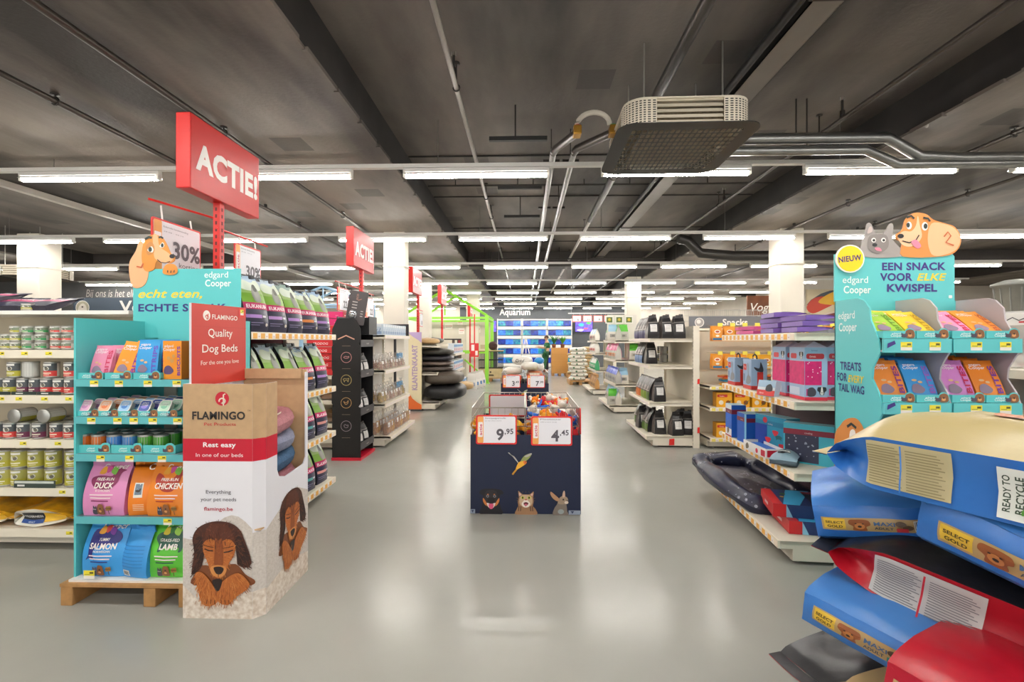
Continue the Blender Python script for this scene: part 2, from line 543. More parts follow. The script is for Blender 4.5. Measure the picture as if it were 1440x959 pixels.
pipe_run('thin sprinkler pipe ending over the dog cutouts of the treat display', 5.7, 3.31, .022, 3, 25, CEM, (8.2,), (6.2, 7.8, 9.4))
pipe_run('thick dark pipe running to the fan heater', 1.13, 3.52, .045, .2, 8.2, M('#4b4743', .4, .5), (), (2.2, 6))
pipe_run('pale conduit continuing the thick dark pipe over the aisle', 1.14, 3.52, .028, 8.2, 25, M('#c9c5bd', .45), (), (9, 12, 15, 18))
for k, (x, z) in enumerate(((.29, 3.34), (.5, 3.34))):
    t = thing('heating_pipe', ['lagged heating pipe on the valve side of the aisle ceiling', 'lagged heating pipe beside its twin, closer to the fan heater'][k], 'pipe', (x, 4.75, z), 0)
    MB().tube([(0, 0, 0), (0, 20, 0)], .032, GALV, 12).obj('pipe', t)
    MB().tube([(.16 + .1 * k, -.62, -.1), (.02, -.05, 0), (0, .06, 0)], .036, CEM, 12).obj('insulation', t)
    MB().box(.13 + .1 * k, -.71, -.14, .2 + .1 * k, -.6, -.06, M('#b5893a', .35, .9), .01).lathe([(.03, 0), (.03, .012)], M(['#b03030', '#2f8f4a'][k], .4), 10, (.165 + .1 * k, -.66, -.06)).obj('valve', t, label='brass valve with %s hand wheel' % ['a red', 'a green'][k])
    for y in (0.4, 2.2, 4.4, 7, 10): MB().box(-.09, y - .02, .035, .09, y + .02, .06, IRON).tube([(.0, y, .06), (.0, y, ZB - z)], .006, IRON, 6).obj('bracket', t)
mb = MB().tube([(.6 - .15 * cos(q), 4.08 + .03 * q, 3.27 + .12 * sin(q) + .02 * q) for q in [i * pi / 14 for i in range(15)]], .022, M('#c9c2b4', .5, bump=(80, .4)), 10)
mb.obj('flexible_hose', label='braided hose looping from the brass valve into the fan heater', cat='hose')
# steel channel tray
t = thing('cable_tray', 'wide steel cable tray running above the fan heater along the aisle', 'cable tray', (1.93, 0, 3.58))
MB().box(-.1, 0, 0, .1, 25, .012, M('#77726c', .45, .4, nz=(4, .15))).box(-.1, 0, 0, -.095, 25, .05, IRON).box(.095, 0, 0, .1, 25, .05, M('#b5afa6', .4, .4)).obj('tray', t)
for y in (1, 3, 6, 9, 12): MB().tube([(-.13, y, .0), (-.13, y, ZB - 3.58)], .008, IRON, 6).box(-.14, y - .02, -.012, .12, y + .02, 0, IRON).obj('hanger', t)
MB().tube([(1.76, 0, 3.6), (1.76, 25, 3.6)], .03, BLK, 8).obj('cable_bundle', label='black cable bundle beside the steel tray near the ceiling', cat='cable')
t = thing('ceiling_speaker_camera', 'dark round ceiling device with coiled cable above the aisle', 'speaker', (1.58, 2.85, ZB))
MB().lathe([(.03, 0), (.03, -.06), (.1, -.07), (.13, -.1), (.13, -.14), (.07, -.2), (0, -.21)], BLK, 18).obj('housing', t)
MB().tube([(.12 * cos(a) , .1 * sin(a), -.16 - .02 * a / 6) for a in [i * .5 for i in range(26)]], .012, IRON, 6).obj('coiled_cable', t)
# paired silver ducts crossing
for k in (0, 1):
    zz = 3.36 - k * .115; yy = 4.57
    pts = [(1.72, yy, zz), (3.45 - .2 * k, yy, zz), (3.75 - .2 * k, yy, zz - .18 + .04 * k), (4.1, yy - .02, zz - .21 + .06 * k), (9, yy - .02, zz - .21 + .06 * k)]
    t = thing('duct_pipe', ['upper of two silver insulated pipes bending behind the fan heater', 'lower of two silver insulated pipes bending behind the fan heater'][k], 'pipe')
    MB().tube(pts, .052 - .008 * k, GALV, 14).obj('duct', t)
    for x in (2.6, 5.5): MB().tube([(x + k * .1, yy, zz - (.2 - .06 * k if x > 4 else 0)), (x + k * .1, yy, ceil_z(x))], .007, IRON, 6).obj('hanger', t)
# black duct behind row two (far right of the aisle)
t = thing('duct_pipe', 'dark round duct bending down between two lighting rails near the white column', 'pipe')
MB().tube([(3.1, 9.6, 3.5), (3.3, 9.6, 3.45), (3.55, 9.6, 3.2), (4.2, 9.6, 3.14), (8, 9.6, 3.14)], .1, M('#3c3a38', .4, .5), 14).obj('duct', t)
MB().tube([(4.25, 9.6, 3.2), (4.25, 9.6, 3.37)], .01, IRON, 6).obj('hanger', t)
# thin conduits across the bay
for k, (y, lab) in enumerate(((6.75, 'thin dark conduit crossing the raised bay behind the first lighting rail'), (11.6, 'thin dark conduit crossing the ceiling in front of the dark beam'))):
    t = thing('conduit', lab, 'conduit')
    MB().tube([(-1.4 if k == 0 else -1.3, y, 3.66 if k == 0 else 3.45), (3.5, y, 3.66 if k == 0 else 3.45)], .014, IRON, 8).obj('pipe', t)
    for x in (-1, .12, .85, 1.5, 2.6): MB().tube([(x, y, 3.67 if k == 0 else 3.46), (x, y, ZB)], .008, IRON, 6).obj('clip', t)
MB().box(-6.36, 1, 3.29, -6.28, 14.9, 3.362, M('#c9c4bb', .4, nz=(3, .2))).obj('cable_duct', label='pale cable duct along the slab edge over the tins shelf', cat='cable duct')
for k, (x, y) in enumerate(((.1, 4.62), (.1, 6.1), (.12, 7.5))):
    MB().box(x - .45, y - .02, 3.39, x + .12, y + .02, 3.43, BLK).box(x - .2, y - .012, 3.43, x - .185, y + .012, ZB, IRON).obj('mounting_rail', label='short black steel mounting rail, %s along the heating pipes from the camera' % ORD[k], cat='bracket')
# red fire bell far up
MB().lathe([(.0, -.02), (.13, -.02), (.13, .05), (.0, .08)], M('#c43a30', .4), 14).box(-.05, -.05, .06, .05, .05, .4, IRON).obj('alarm_bell', loc=(-.9, 12.03, 3.3), label='small red alarm bell hanging below the ceiling', cat='alarm')

def heater(loc, rz, label):
    t = thing('fan_heater', label, 'heater', loc, rz)
    W2, H = .47, .215
    sh = MB()
    r = .15
    DKH = M('#2a2623', .7)
    pl = rrect(-W2, -W2, W2, W2, r, 6)
    mpz = lambda u, v, h: (u, v, h)
    sh.prism(pl, mpz, H - .012, H, HEATW)
    sh.obj('top_plate', t)
    # four rounded slotted corners
    for q in range(4):
        a0 = q * pi / 2
        cx, cy = [(1, 1), (-1, 1), (-1, -1), (1, -1)][q]
        mb = MB()
        arc = []
        for i in range(9):
            a = a0 + pi / 2 * i / 8
            arc.append((cx * (W2 - r) + r * cos(a), cy * (W2 - r) + r * sin(a)))
        d = .075
        arc = [(arc[0][0] - (arc[0][0] - arc[0][0]), arc[0][1] - cy * 0 - (d if q in (0, 1) else -d) * (1 if abs(cos(a0)) > .5 else 0))] + arc if False else arc
        e0 = (arc[0][0] + d * sin(a0), arc[0][1] - d * cos(a0)); a1 = a0 + pi / 2
        e1 = (arc[-1][0] - d * sin(a1), arc[-1][1] + d * cos(a1))
        pts = [e0, ((e0[0] + arc[0][0]) / 2, (e0[1] + arc[0][1]) / 2)] + arc + [((e1[0] + arc[-1][0]) / 2, (e1[1] + arc[-1][1]) / 2), e1]
        n = len(pts) - 1; rows = 23
        def f(a, b, pts=pts, n=n):
            k = min(int(a * n + 1e-6), n - 1); w = a * n - k
            return (pts[k][0] * (1 - w) + pts[k + 1][0] * w, pts[k][1] * (1 - w) + pts[k + 1][1] * w, .004 + (H - .016) * b)
        mb.grid(f, n * 5, rows, lambda i, j: DKH if (j % 2 == 1 and i % 5 != 0 and i % 5 != 4) else HEATW, False)
        mb.obj('slotted_corner', t)
    # louvre blades on the four sides
    L = W2 - r - .075
    for q in range(4):
        mb = MB()
        for k in range(5):
            z = .02 + k * .041
            a = [(-L, -W2 + .004, z), (L, -W2 + .004, z), (L, -W2 + .03, z + .034), (-L, -W2 + .03, z + .034)]
            b = [(x, y + .006, zz) for x, y, zz in a]
            vs = [(x * cos(q * pi / 2) - y * sin(q * pi / 2), x * sin(q * pi / 2) + y * cos(q * pi / 2), zz) for x, y, zz in a + b]
            mb.add(vs, [(0, 1, 2, 3), (7, 6, 5, 4), (0, 4, 5, 1), (2, 6, 7, 3), (1, 5, 6, 2), (0, 3, 7, 4)], HEATW)
        mb.obj('louvre_blades', t)
    MB().box(-.33, -.33, .012, .33, .33, H - .014, M('#b5a58c', .6, nz=(40, .5)), .02).obj('coil', t)
    # perforated plate below
    P = .53; n = 25; mb = MB(); K = M('#191716', .45)
    z0, z1 = -.008, -.002
    C = 20; m0 = -.42; stp = .84 / C
    vs = []; fs = []
    # solid rim
    out = rrect(-P, -P, P, P, .14, 6)
    ring_i = [(-.42, -.42), (.42, -.42), (.42, .42), (-.42, .42)]
    inn = []
    for u, v in out:
        m = max(abs(u), abs(v)); inn.append((max(-.42, min(.42, u * .42 / m)), max(-.42, min(.42, v * .42 / m))))
    N = len(out)
    for z in (z0, z1):
        mb.add([(u, v, z) for u, v in out] + [(u, v, z) for u, v in inn], [(i, (i + 1) % N, N + (i + 1) % N, N + i) for i in range(N)], K)
    mb.add([(u, v, z0) for u, v in out] + [(u, v, z1) for u, v in out], [(i, (i + 1) % N, N + (i + 1) % N, N + i) for i in range(N)], K)
    R2 = 11; sv = .84 / R2
    for j in range(R2):
        for i in range(C):
            cu, cv = m0 + (i + .5) * stp, m0 + (j + .5) * sv
            hw, hh = stp * .36, sv * .4
            hole = rrect(cu - hw, cv - hh, cu + hw, cv + hh, hw * .9, 2)
            M_ = len(hole)
            cell = []
            for u, v in hole:
                du, dv = (u - cu) / (stp / 2), (v - cv) / (sv / 2)
                k = max(abs(du), abs(dv)); cell.append((cu + du / k * stp / 2, cv + dv / k * sv / 2))
            mb.add([(u, v, z0) for u, v in hole + cell], [(a, (a + 1) % M_, M_ + (a + 1) % M_, M_ + a) for a in range(M_)], K)
            cor = [(cu - stp / 2, cv - sv / 2), (cu + stp / 2, cv - sv / 2), (cu + stp / 2, cv + sv / 2), (cu - stp / 2, cv + sv / 2)]
            for c in cor:
                nb = sorted(range(M_), key=lambda q: (cell[q][0] - c[0]) ** 2 + (cell[q][1] - c[1]) ** 2)[:2]
                mb.add([(*c, z0), (*cell[nb[0]], z0), (*cell[nb[1]], z0)], [(0, 1, 2)], K)
    mb.obj('perforated_plate', t)
    MB().box(.2, -.3, H, .27, -.24, H + .05, M('#b8b4aa', .5), .006).box(.14, -.3, H, .2, -.25, H + .025, HEATW, .01).obj('junction_box', t)
    top = ceil_z(loc[0]) - loc[2]
    for sx in (-.3, .3):
        for sy in (-.3, .3):
            MB().tube([(sx, sy, H), (sx, sy, top + .003)], .007, STEEL, 6).obj('hanger_rod', t)
    return t
heater((1.235, 3.98, 3.02), radians(-1), 'cream fan heater with black perforated plate hanging over the aisle')
heater((-10.2, 9.5, 2.72), radians(12), 'distant fan heater hanging near the dark grey wall')
# ---------------------------------------------------------------- builders for goods
def fbm(p, s=1):
    return noise.noise(V(p) * s)

def sack(w, d, h, bands, side, art=None, back=None, seed=0, topw=None, peak=0, fin=.035, art_back=None, lean=0, round_=.12, n=10):
    """standing gusseted bag, front at -y; bands = [(upper t, colour)] on the front. returns a mesh builder"""
    mb = MB()
    sd = seed * 3.7 + 1
    tw = w if topw is None else topw
    hf = fin / h
    def hd(t):
        if t > 1 - hf: return .002
        q = t / (1 - hf)
        return d / 2 * max(.012, (1 - q ** 2.6)) * (.9 + .1 * min(1, q * 8))
    def hw(t):
        return (w + (tw - w) * t ** 1.5) / 2 * (.97 + .03 * sin(pi * min(1, t * 1.2)))
    def ly(t): return lean * t * t
    def wr(u, t, k):
        return .035 * d * fbm((u * w * 9 + sd, t * h * 9, k), 1.1) * (1 if t > .03 else 0)
    def front(u, v, h_=0):
        """u,v in metres from the middle of the lower front edge"""
        t = min(max(v / h, 0), 1); b = hw(t); q = max(-1, min(1, u / b))
        bul = round_ * d * (1 - q * q) * sin(pi * min(1, t * .95 + .05)) * (1 if t < 1 - hf else .0)
        z = v * (1 - .03 * (1 - q * q) * (1 if t > .9 else 0))
        if peak and t > .5: z += peak * (t - .5) * 2 * q
        return (u, -hd(t) - bul - wr(q, t, 0) - h_ + ly(t), z)
    def bk(u, v, h_=0):
        t = min(max(v / h, 0), 1); b = hw(t); q = u / b
        bul = round_ * d * (1 - q * q) * sin(pi * min(1, t * .95 + .05)) * (1 if t < 1 - hf else .0)
        z = v + (peak * (t - .5) * 2 * q if peak and t > .5 else 0)
        return (u, hd(t) + bul + wr(q, t, 5) + h_ + ly(t), z)
    ts = sorted(set([i / n for i in range(n + 1)] + [b[0] for b in bands] + [1 - hf]))
    def colour(t):
        for a, c in bands:
            if t < a - 1e-6: return M(c, .38, bump=(40, .12)) if isinstance(c, str) else c
        return M(bands[-1][1], .38, bump=(40, .12)) if isinstance(bands[-1][1], str) else bands[-1][1]
    nu = 6
    rows = len(ts) - 1
    at = lambda b: ts[min(int(round(b * rows)), rows)]
    mb.grid(lambda a, b: front((a * 2 - 1) * hw(at(b)), at(b) * h), nu, rows, lambda i, j: colour((ts[j] + ts[j + 1]) / 2))
    sm = M(side, .42, bump=(40, .15)) if isinstance(side, str) else side
    bm_ = (M(back, .4, bump=(40, .12)) if isinstance(back, str) else back) or sm
    mb.grid(lambda a, b: bk((1 - a * 2) * hw(at(b)), at(b) * h), nu, rows, bm_)
    for sx in (-1, 1):
        def sidef(a, b, sx=sx):
            t = at(b); p0 = front(sx * hw(t), t * h); p1 = bk(sx * hw(t), t * h)
            q = 1 - abs(a * 2 - 1)
            inn = sx * q * (min(.9 * hd(0), .85 * (hd(0) - hd(t)) + .08 * d * sin(pi * t)) - .03 * d)
            return (p0[0] - inn, p0[1] + (p1[1] - p0[1]) * a, p0[2] + (p1[2] - p0[2]) * a)
        mb.grid(sidef if sx > 0 else (lambda a, b: sidef(1 - a, b)), 4, rows, sm)
    b0 = hw(0); d0 = hd(0)
    mb.add([(-b0, -d0, 0.0), (b0, -d0, 0.0), (b0, d0, 0.0), (-b0, d0, 0.0)], [(3, 2, 1, 0)], sm)
    if art: mb.art(art, front, .0016, .0004, cur=.02)
    if art_back: mb.art(art_back, lambda u, v, h_: bk(-u, v, h_), .0016, .0004, cur=.02)
    return mb

def lay_bag(L, W, T, top, side, end=None, art_side=None, art_top=None, art_end=None, seed=0, puff=.05, open_=.22, fin=.05, sag=0, droop=0, mirror=False):
    """big gusseted bag lying down: x 0 (folded block end) .. L (sealed end), y width, z 0..T. long gusset faces -y."""
    mb = MB(); sd = seed * 5.3
    def th(s):
        q = (s * L - (L - open_)) / open_
        k = 1 if q < 0 else max(.02, (1 - min(1, q)) ** .5)
        e = min(1, .6 + .4 * min(1, s * L / .12) ** .5)
        return T * k * e
    mid = lambda s: T * .5 + droop * s * s - (0 if s < 1 - open_ / L else (s - 1 + open_ / L) * L / open_ * T * .0)
    def wob(x, y, k): return .018 * fbm((x * 4 + sd, y * 4, k)) + .009 * fbm((x * 11 + sd, y * 11, k + 3))
    def topf(x, y, h=0):
        s = min(1, max(0, x / L)); v = max(-1, min(1, y / (W / 2)))
        return (x, y, mid(s) + th(s) / 2 + puff * (1 - v * v) * sin(pi * min(1, s * .92 + .04)) ** .6 * (th(s) / T) + wob(x, y, 0) * (th(s) / T) * (1 - v ** 4) + h)
    def botf(x, y, h=0):
        s = min(1, max(0, x / L)); v = max(-1, min(1, y / (W / 2)))
        return (x, y, mid(s) - th(s) / 2 + sag * (1 - v * v) * 0 - h)
    def sidef(x, z, h=0, sy=-1):
        """x along, z 0..1 of the thickness"""
        s = min(1, max(0, x / L)); q = 1 - abs(z * 2 - 1)
        k = th(s) / T
        inn = q * (.012 + (1 - k) * W * .28)
        b = botf(x, sy * W / 2)[2]; t = topf(x, sy * W / 2)[2]
        return (x, sy * (W / 2 - inn + .5 * wob(x, z * T, 7) * q + h), b + (t - b) * z)
    tm, sm = (M(c, .32, bump=(8, .55)) if isinstance(c, str) else c for c in (top, side))
    em = M(end, .32, bump=(8, .55)) if isinstance(end, str) else (end or sm)
    nx, ny = 28, 12
    mb.grid(lambda a, b: topf(a * L, (b - .5) * W), nx, ny, tm)
    mb.grid(lambda a, b: botf(a * L, (.5 - b) * W), nx, ny, tm)
    mb.grid(lambda a, b: sidef(a * L, b, 0, -1), nx, 6, sm)
    mb.grid(lambda a, b: sidef(a * L, 1 - b, 0, 1), nx, 6, sm)
    def endf(a, b, h=0):
        y = (.5 - a) * W
        p = botf(0, y)[2]; q = topf(0, y)[2]
        return (-.02 * sin(pi * b) * (1 - (2 * a - 1) ** 4) - .006 * fbm((a * 5 + sd, b * 3, 1)) - h, y, p + (q - p) * b)
    mb.grid(endf, 10, 6, em)
    # sealed fin
    mb.grid(lambda a, b: (L + fin * b, (a - .5) * W, mid(1) + .004 * sin(a * 9 + sd) + droop * .1 * b), 10, 1, tm)
    mb.grid(lambda a, b: (L + fin * b, (a - .5) * W, mid(1) - .003 + .004 * sin(a * 9 + sd) + droop * .1 * b), 10, 1, sm)
    if art_side: mb.art(art_side, (lambda u, v, h: sidef(L - u, v / T, h, 1)) if mirror else (lambda u, v, h: sidef(u, v / T, h, -1)), .005, .0008, cur=.025)
    if art_top: mb.art(art_top, lambda u, v, h: topf(u, v, h), .003, .0006, cur=.03)
    if art_end: mb.art(art_end, lambda u, v, h: endf(.5 + u / W, v / T, h), .003, .0006, cur=.03)
    return mb

def tin_kit(r, h, col, pic='#50565a', name='food_tin', dark=True, cat='tin', bare='#b8b7b2'):
    MET = M(bare, .35, .75); LID = M('#8f8d88', .35, .9)
    b = MB().lathe([(r * .93, 0), (r, .003), (r, .006), (r * .985, .009), (r * .985, h - .009), (r, h - .006), (r, h - .002), (r * .96, h)], MET, 18)
    lab = MB()
    def f(u, v, hh):                     # u metres round the front (-y), v up
        a = -pi / 2 + u / r
        return ((r * .99 + hh) * cos(a), (r * .99 + hh) * sin(a), v)
    w = r * 1.35
    lab.grid(lambda a, b_: f((a - .5) * 2 * pi * r * .99, .011 + (h - .022) * b_, .0), 20, 1, M(col if not dark else '#d7d5ce', .4))
    if dark:
        lab.grid(lambda a, b_: f((a - .5) * 2 * w, .011 + (h - .022) * b_ * .42, .0006), 10, 1, I(col))
        lab.grid(lambda a, b_: f((a - .5) * 2 * w, .011 + (h - .022) * (.42 + .58 * b_), .0006), 10, 1, I(pic))
        lab.art([('g', '#e8e6e0', -w * .55, h * .76, w * .45, h * .87, 6, 1), ('c', '#d9d6cc', -w * .1, h * .58, r * .5, h * .15), ('c', '#6f6a5e', w * .02, h * .56, r * .24, h * .09), ('g', '#efe9d2', -w * .5, h * .27, w * .45, h * .33, 6, 1), ('g', '#efe9d2', -w * .3, h * .18, w * .3, h * .21, 6, 1)], f, .0012)
    lid = MB().lathe([(r * .9, h - .004), (r * .9, h - .0035)], LID, 16).lathe([(r * .86, h - .003), (r * .8, h - .0045), (r * .5, h - .0032), (0, h - .0032)], LID, 16)
    return Kit(name, cat, [('can_body', b.mesh('can_body'), None), ('label_band', lab.mesh('label_band'), None), ('lid', lid.mesh('lid'), None)])

def carton(w, d, h, front, side=None, top=None, art=None, art_side=None, art_top=None, bev=.002):
    """printed box, front at -y, base z 0, centred in x; y 0..d"""
    mb = MB()
    fm, sm, tm = (M(c, .45) if isinstance(c, str) else c for c in (front, side or front, top or side or front))
    x = w / 2
    vs = [(-x, 0, 0), (x, 0, 0), (x, d, 0), (-x, d, 0), (-x, 0, h), (x, 0, h), (x, d, h), (-x, d, h)]
    mb.add(vs, [(0, 1, 5, 4)], fm).add(vs, [(2, 3, 7, 6)], fm).add(vs, [(1, 2, 6, 5), (3, 0, 4, 7)], sm).add(vs, [(4, 5, 6, 7), (3, 2, 1, 0)], tm)
    if art: mb.art(art, lambda u, v, hh: (u, -hh, v))
    if art_side:
        mb.art(art_side, lambda u, v, hh: (-x - hh, d / 2 - u, v))
        mb.art(art_side, lambda u, v, hh: (x + hh, d / 2 + u, v))
    if art_top: mb.art(art_top, lambda u, v, hh: (u, d / 2 + v, h + hh))
    return mb

def tag_art(u, v, w=.05, h=.03):
    return [('r', '#efe9dd', u - w / 2, v - h * .62, u + w / 2, v + h / 2), ('r', '#f2e23a', u - w / 2, v - h * .2, u + w / 2, v + h / 2),
            ('r', '#5d5a20', u + w * .05, v + h * .05, u + w * .4, v + h * .32), ('r', '#8d8a40', u - w * .4, v - h * .08, u + w * .1, v)]

def gondola(name, label, loc, rz, length, deck, shelves, height, depth=.47, back=None, tickets='#f0b24a', group=None, plinth=True, sheet=True, side_end=False, lip=.05, hooks=None, base_h=.1):
    """shop shelving: local front at y=0 facing -y, x 0..length. deck = extra depth in front of upper shelves"""
    t = thing(name, label, 'shelving', loc, rz, group)
    P = M(CREAM, .5, nz=(5, .06)); ED = M('#efe6d2', .45)
    bk = M(back or '#d6cdb9', .6, nz=(6, .08))
    D = deck + depth
    MB().box(0, D, .02, length, D + .02, height, bk).obj('back_panel', t)
    for x in (-.03, length):
        u = MB().box(x, D - .03, 0, x + .03, D + .05, height, P)
        for k in range(int(height / .05)):
            u.box(x + .012, D - .031, .04 + k * .05, x + .018, D - .03, .065 + k * .05, M('#3c3932', .7))
        u.obj('upright', t)
    if plinth:
        MB().box(.01, .09, .025, length - .01, .11, base_h, P).box(.0, .09, .025, .02, D, base_h, P).box(length - .02, .09, .025, length, D, base_h, P).obj('plinth', t)
        for x in (.08, length - .08):
            for y in (.14, D - .06): MB().lathe([(.03, 0), (.03, .006), (.01, .012), (.01, .03)], STEEL, 10, (x, y, 0)).obj('foot', t)
    for k, z in enumerate([base_h] + list(shelves)):
        y0 = 0 if k == 0 else deck
        s = MB().box(0, y0, z, length, y0 + .012, z + lip, ED).box(0, y0 + .012, z + lip - .025, length, D, z + lip - .001, P)
        s.box(0, y0 + .012, z, .012, D, z + lip - .002, P).box(length - .012, y0 + .012, z, length, D, z + lip - .002, P)
        sh = s.obj('shelf', t)
        if tickets:
            st = MB()
            mp = lambda u, v, h, y0=y0, z=z: (u, y0 - .002 - h, z + v)
            st.box(.002, y0 - .0025, z + .004, length - .002, y0 - .0002, z + lip - .006, M('#f6e6d0', .35))
            x = .02
            while x < length - .09:
                st.art([('r', tickets, x, .006, x + .05, lip - .008), ('r', '#f7f1ec', x + .053, .006, x + .088, lip - .008), ('t', '#c55a6a', '49', x + .071, .014, .016)], mp)
                x += .092
            st.obj('price_strip', sh)
    return t, D
# ---------------------------------------------------------------- left: shelf of tins
def px_x(px, y):
    u = (px - 720) / 660
    return y * (-.02726 + u * .99963) / (.99963 + u * .02726)
WY = 3.1
wt, WD = gondola('tin_shelving', 'white shelving of pet food tins beside the teal display', (-4.25, WY - .03, 0), 0, 1.62, 0.0, (.375, .7, 1.0, 1.305), 1.6, .42, tickets=None, lip=.055)
for s in wt.children:
    if s.name.startswith('shelf'):
        pass
# yellow price labels on the shelf edges
zs = [.1, .375, .7, 1.0, 1.305]
for z, pxs in zip(zs, ((98,), (88,), (33, 82), (2, 27, 63, 97), (2, 35, 69))):
    for p in pxs: MB().art(tag_art(px_x(p, 3.07), z + .026, .045, .032), lambda u, v, h: (u + 4.25, -.002 - h, v)).obj('price_ticket', wt)
MB().box(0, 0, 1.6, 1.6, .44, 1.625, M('#f1efea', .4)).obj('shelf', wt)
YL, GN, RD, PU, GR, LR = '#b9b13a', '#35a05a', '#d8443f', '#6d2b4a', '#c9c8c2', '#e8655f'
K5 = {c: tin_kit(.038, .052, c, '#7d8a74') for c in (YL, GN, RD, LR)}
K10 = {c: tin_kit(.042, .108, c) for c in (YL, RD, PU)}
KB10 = tin_kit(.045, .11, GR, dark=False)
K12 = {c: tin_kit(.047, .122, c, '#b3ad5c') for c in (YL,)}
CN = {YL: 'yellow', GN: 'green', RD: 'red', LR: 'light red', PU: 'plum', GR: 'plain grey'}
def shx(px, y=3.14): return px_x(px, y)
# upper shelf: short tins in three tiers
gz = 1.362
for tier in range(3):
    cols = [(6, YL), (19, YL), (31, YL), (48, GN), (66, GN), (87, RD), (103, LR)]
    if tier == 2: cols = cols[2:]
    for k, (p, c) in enumerate(cols):
        K5[c].put((shx(p, 3.16), 3.13, gz + tier * .054), .3 * (k % 3 - 1), 'short %s tin, %s from the left, %s tier of the highest tin shelf' % (CN[c], ORD[k], ['lowest', 'middle', 'topmost'][tier]), 'short tins on the highest tin shelf')
        if tier < 2: K5[c].put((shx(p, 3.16), 3.215, gz + tier * .054), .2, 'short %s tin behind the %s front one, %s tier of the highest tin shelf' % (CN[c], ORD[k], ['lowest', 'middle'][tier]), 'short tins on the highest tin shelf')
K5[YL].put((shx(53, 3.2), 3.14, 1.626), .5, 'single short yellow tin standing on top of the tin shelving', 'tins on top of the tin shelving')
# second shelf
gz = 1.056
for k, (p, c) in enumerate(((5, YL), (20, YL), (39, PU), (56, PU), (72, RD), (89, RD), (105, RD))):
    K10[c].put((shx(p), 3.125, gz + .004), .15 * (k % 3 - 1), '%s tin, %s from the left, lower tier of the second tin shelf' % (CN[c], ORD[k]), 'tins on the second tin shelf')
for k, (p, c) in enumerate(((24, YL), (46, GR), (75, RD), (103, RD))):
    (KB10 if c == GR else K10[c]).put((shx(p), 3.13, gz + .114), .1, '%s tin, %s from the left, upper tier of the second tin shelf' % (CN[c], ORD[k]), 'tins on the second tin shelf')
for k, (a, b) in enumerate(((-8, 28), (30, 64), (65, 98))):
    MB().box(shx(a), 3.078, gz, shx(b), 3.08, gz + .022, M('#2e3a35', .5)).box(shx(a), 3.08, gz, shx(b), 3.3, gz + .003, M('#b99a6a', .7)).art([('r', '#dfe2d8', shx(a) + .03, gz + .007, shx(a) + .08, gz + .014)], lambda u, v, h: (u, 3.078 - h, v)).obj('display_tray', label='dark cardboard tray under tins on the second tin shelf, %s from the left' % ORD[k], cat='tray', group='trays on the tin shelves')
# third shelf, deep rows of tins
gz = .756
for row in range(4):
    for k, (p, c) in enumerate(((2, RD), (20, RD), (39, PU), (60, PU), (85, RD), (104, RD))):
        K10[c].put((shx(p), 3.125 + row * .088, gz), .2 * (k % 2), '%s tin, %s from the left, %s rank of the third tin shelf' % (CN[c], ORD[k], ['front', 'second', 'third', 'back'][row]), 'tins on the third tin shelf')
for k, p in enumerate((62, 101)):
    K12[YL].put((shx(p, 3.3), 3.22, gz + .108 + .047), (pi / 2, 0, 0), 'tin lying on its side over the third tin shelf ranks, %s' % ['beside the yellow price label', 'next to the teal display'][k], 'tins on the third tin shelf')
# fourth shelf
gz = .431
for tier in range(2):
    for k, (p, c) in enumerate(((0, YL), (11, YL), (31, YL), (52, YL), (76, YL), (104, YL))):
        K12[c].put((shx(p), 3.13 + (.0 if k < 3 else .01), gz + tier * .124), .5 if k == 4 else .1 * k, 'tall yellow tin, %s from the left in the %s tier of the lowest tin shelf' % (ORD[k], ['lower', 'upper'][tier]), 'tall tins on the lowest tin shelf')
    if tier == 0:
        MB().box(shx(35), 3.07, gz, shx(92), 3.0725, gz + .05, M('#3b4740', .5)).box(shx(35), 3.0725, gz, shx(92), 3.078, gz + .004, M('#c9c5b8', .6)).art([('r', '#cfd4cb', shx(36), .03 + gz, shx(90), .046 + gz), ('r', '#e8e8e2', shx(40), .01 + gz, shx(50), .022 + gz)], lambda u, v, h: (u, 3.07 - h, v)).obj('display_tray', label='long dark cardboard tray in front of the lowest tin shelf', cat='tray')
# bags on the deck
ARTW = [('g', '#23262b', .04, .045, .19, .095, 8, 3), ('g', '#274a8f', .04, .02, .19, .045, 8, 1), ('t', '#e8e8e4', 'WILDERNESS', .115, .06, .022, {'b': .02, 'w': .13}), ('t', '#d8e2f2', 'ADULT', .115, .026, .014, {'b': .02}), ('g', '#e9b92c', .195, .025, .32, .1, 6, 3)]
for k, (p, dz) in enumerate(((-12, 0), (68, 0))):
    lay_bag(.36, .4, .12, M('#f2b31e', .4, nz=(6, .35, '#3a3226')), '#e9e4d6', '#e9e4d6', art_side=[e for e in ARTW], seed=k + 1, puff=.03).obj('pet_food_bag', loc=(shx(p) - .2, 3.3, .156), rot=.03 * k, label=['yellow and white food bag lying beside the wilderness lettering bag', 'yellow and white food bag lettered WILDERNESS on the lowest shelf'][k], cat='bag', group='bags under the tin shelves')
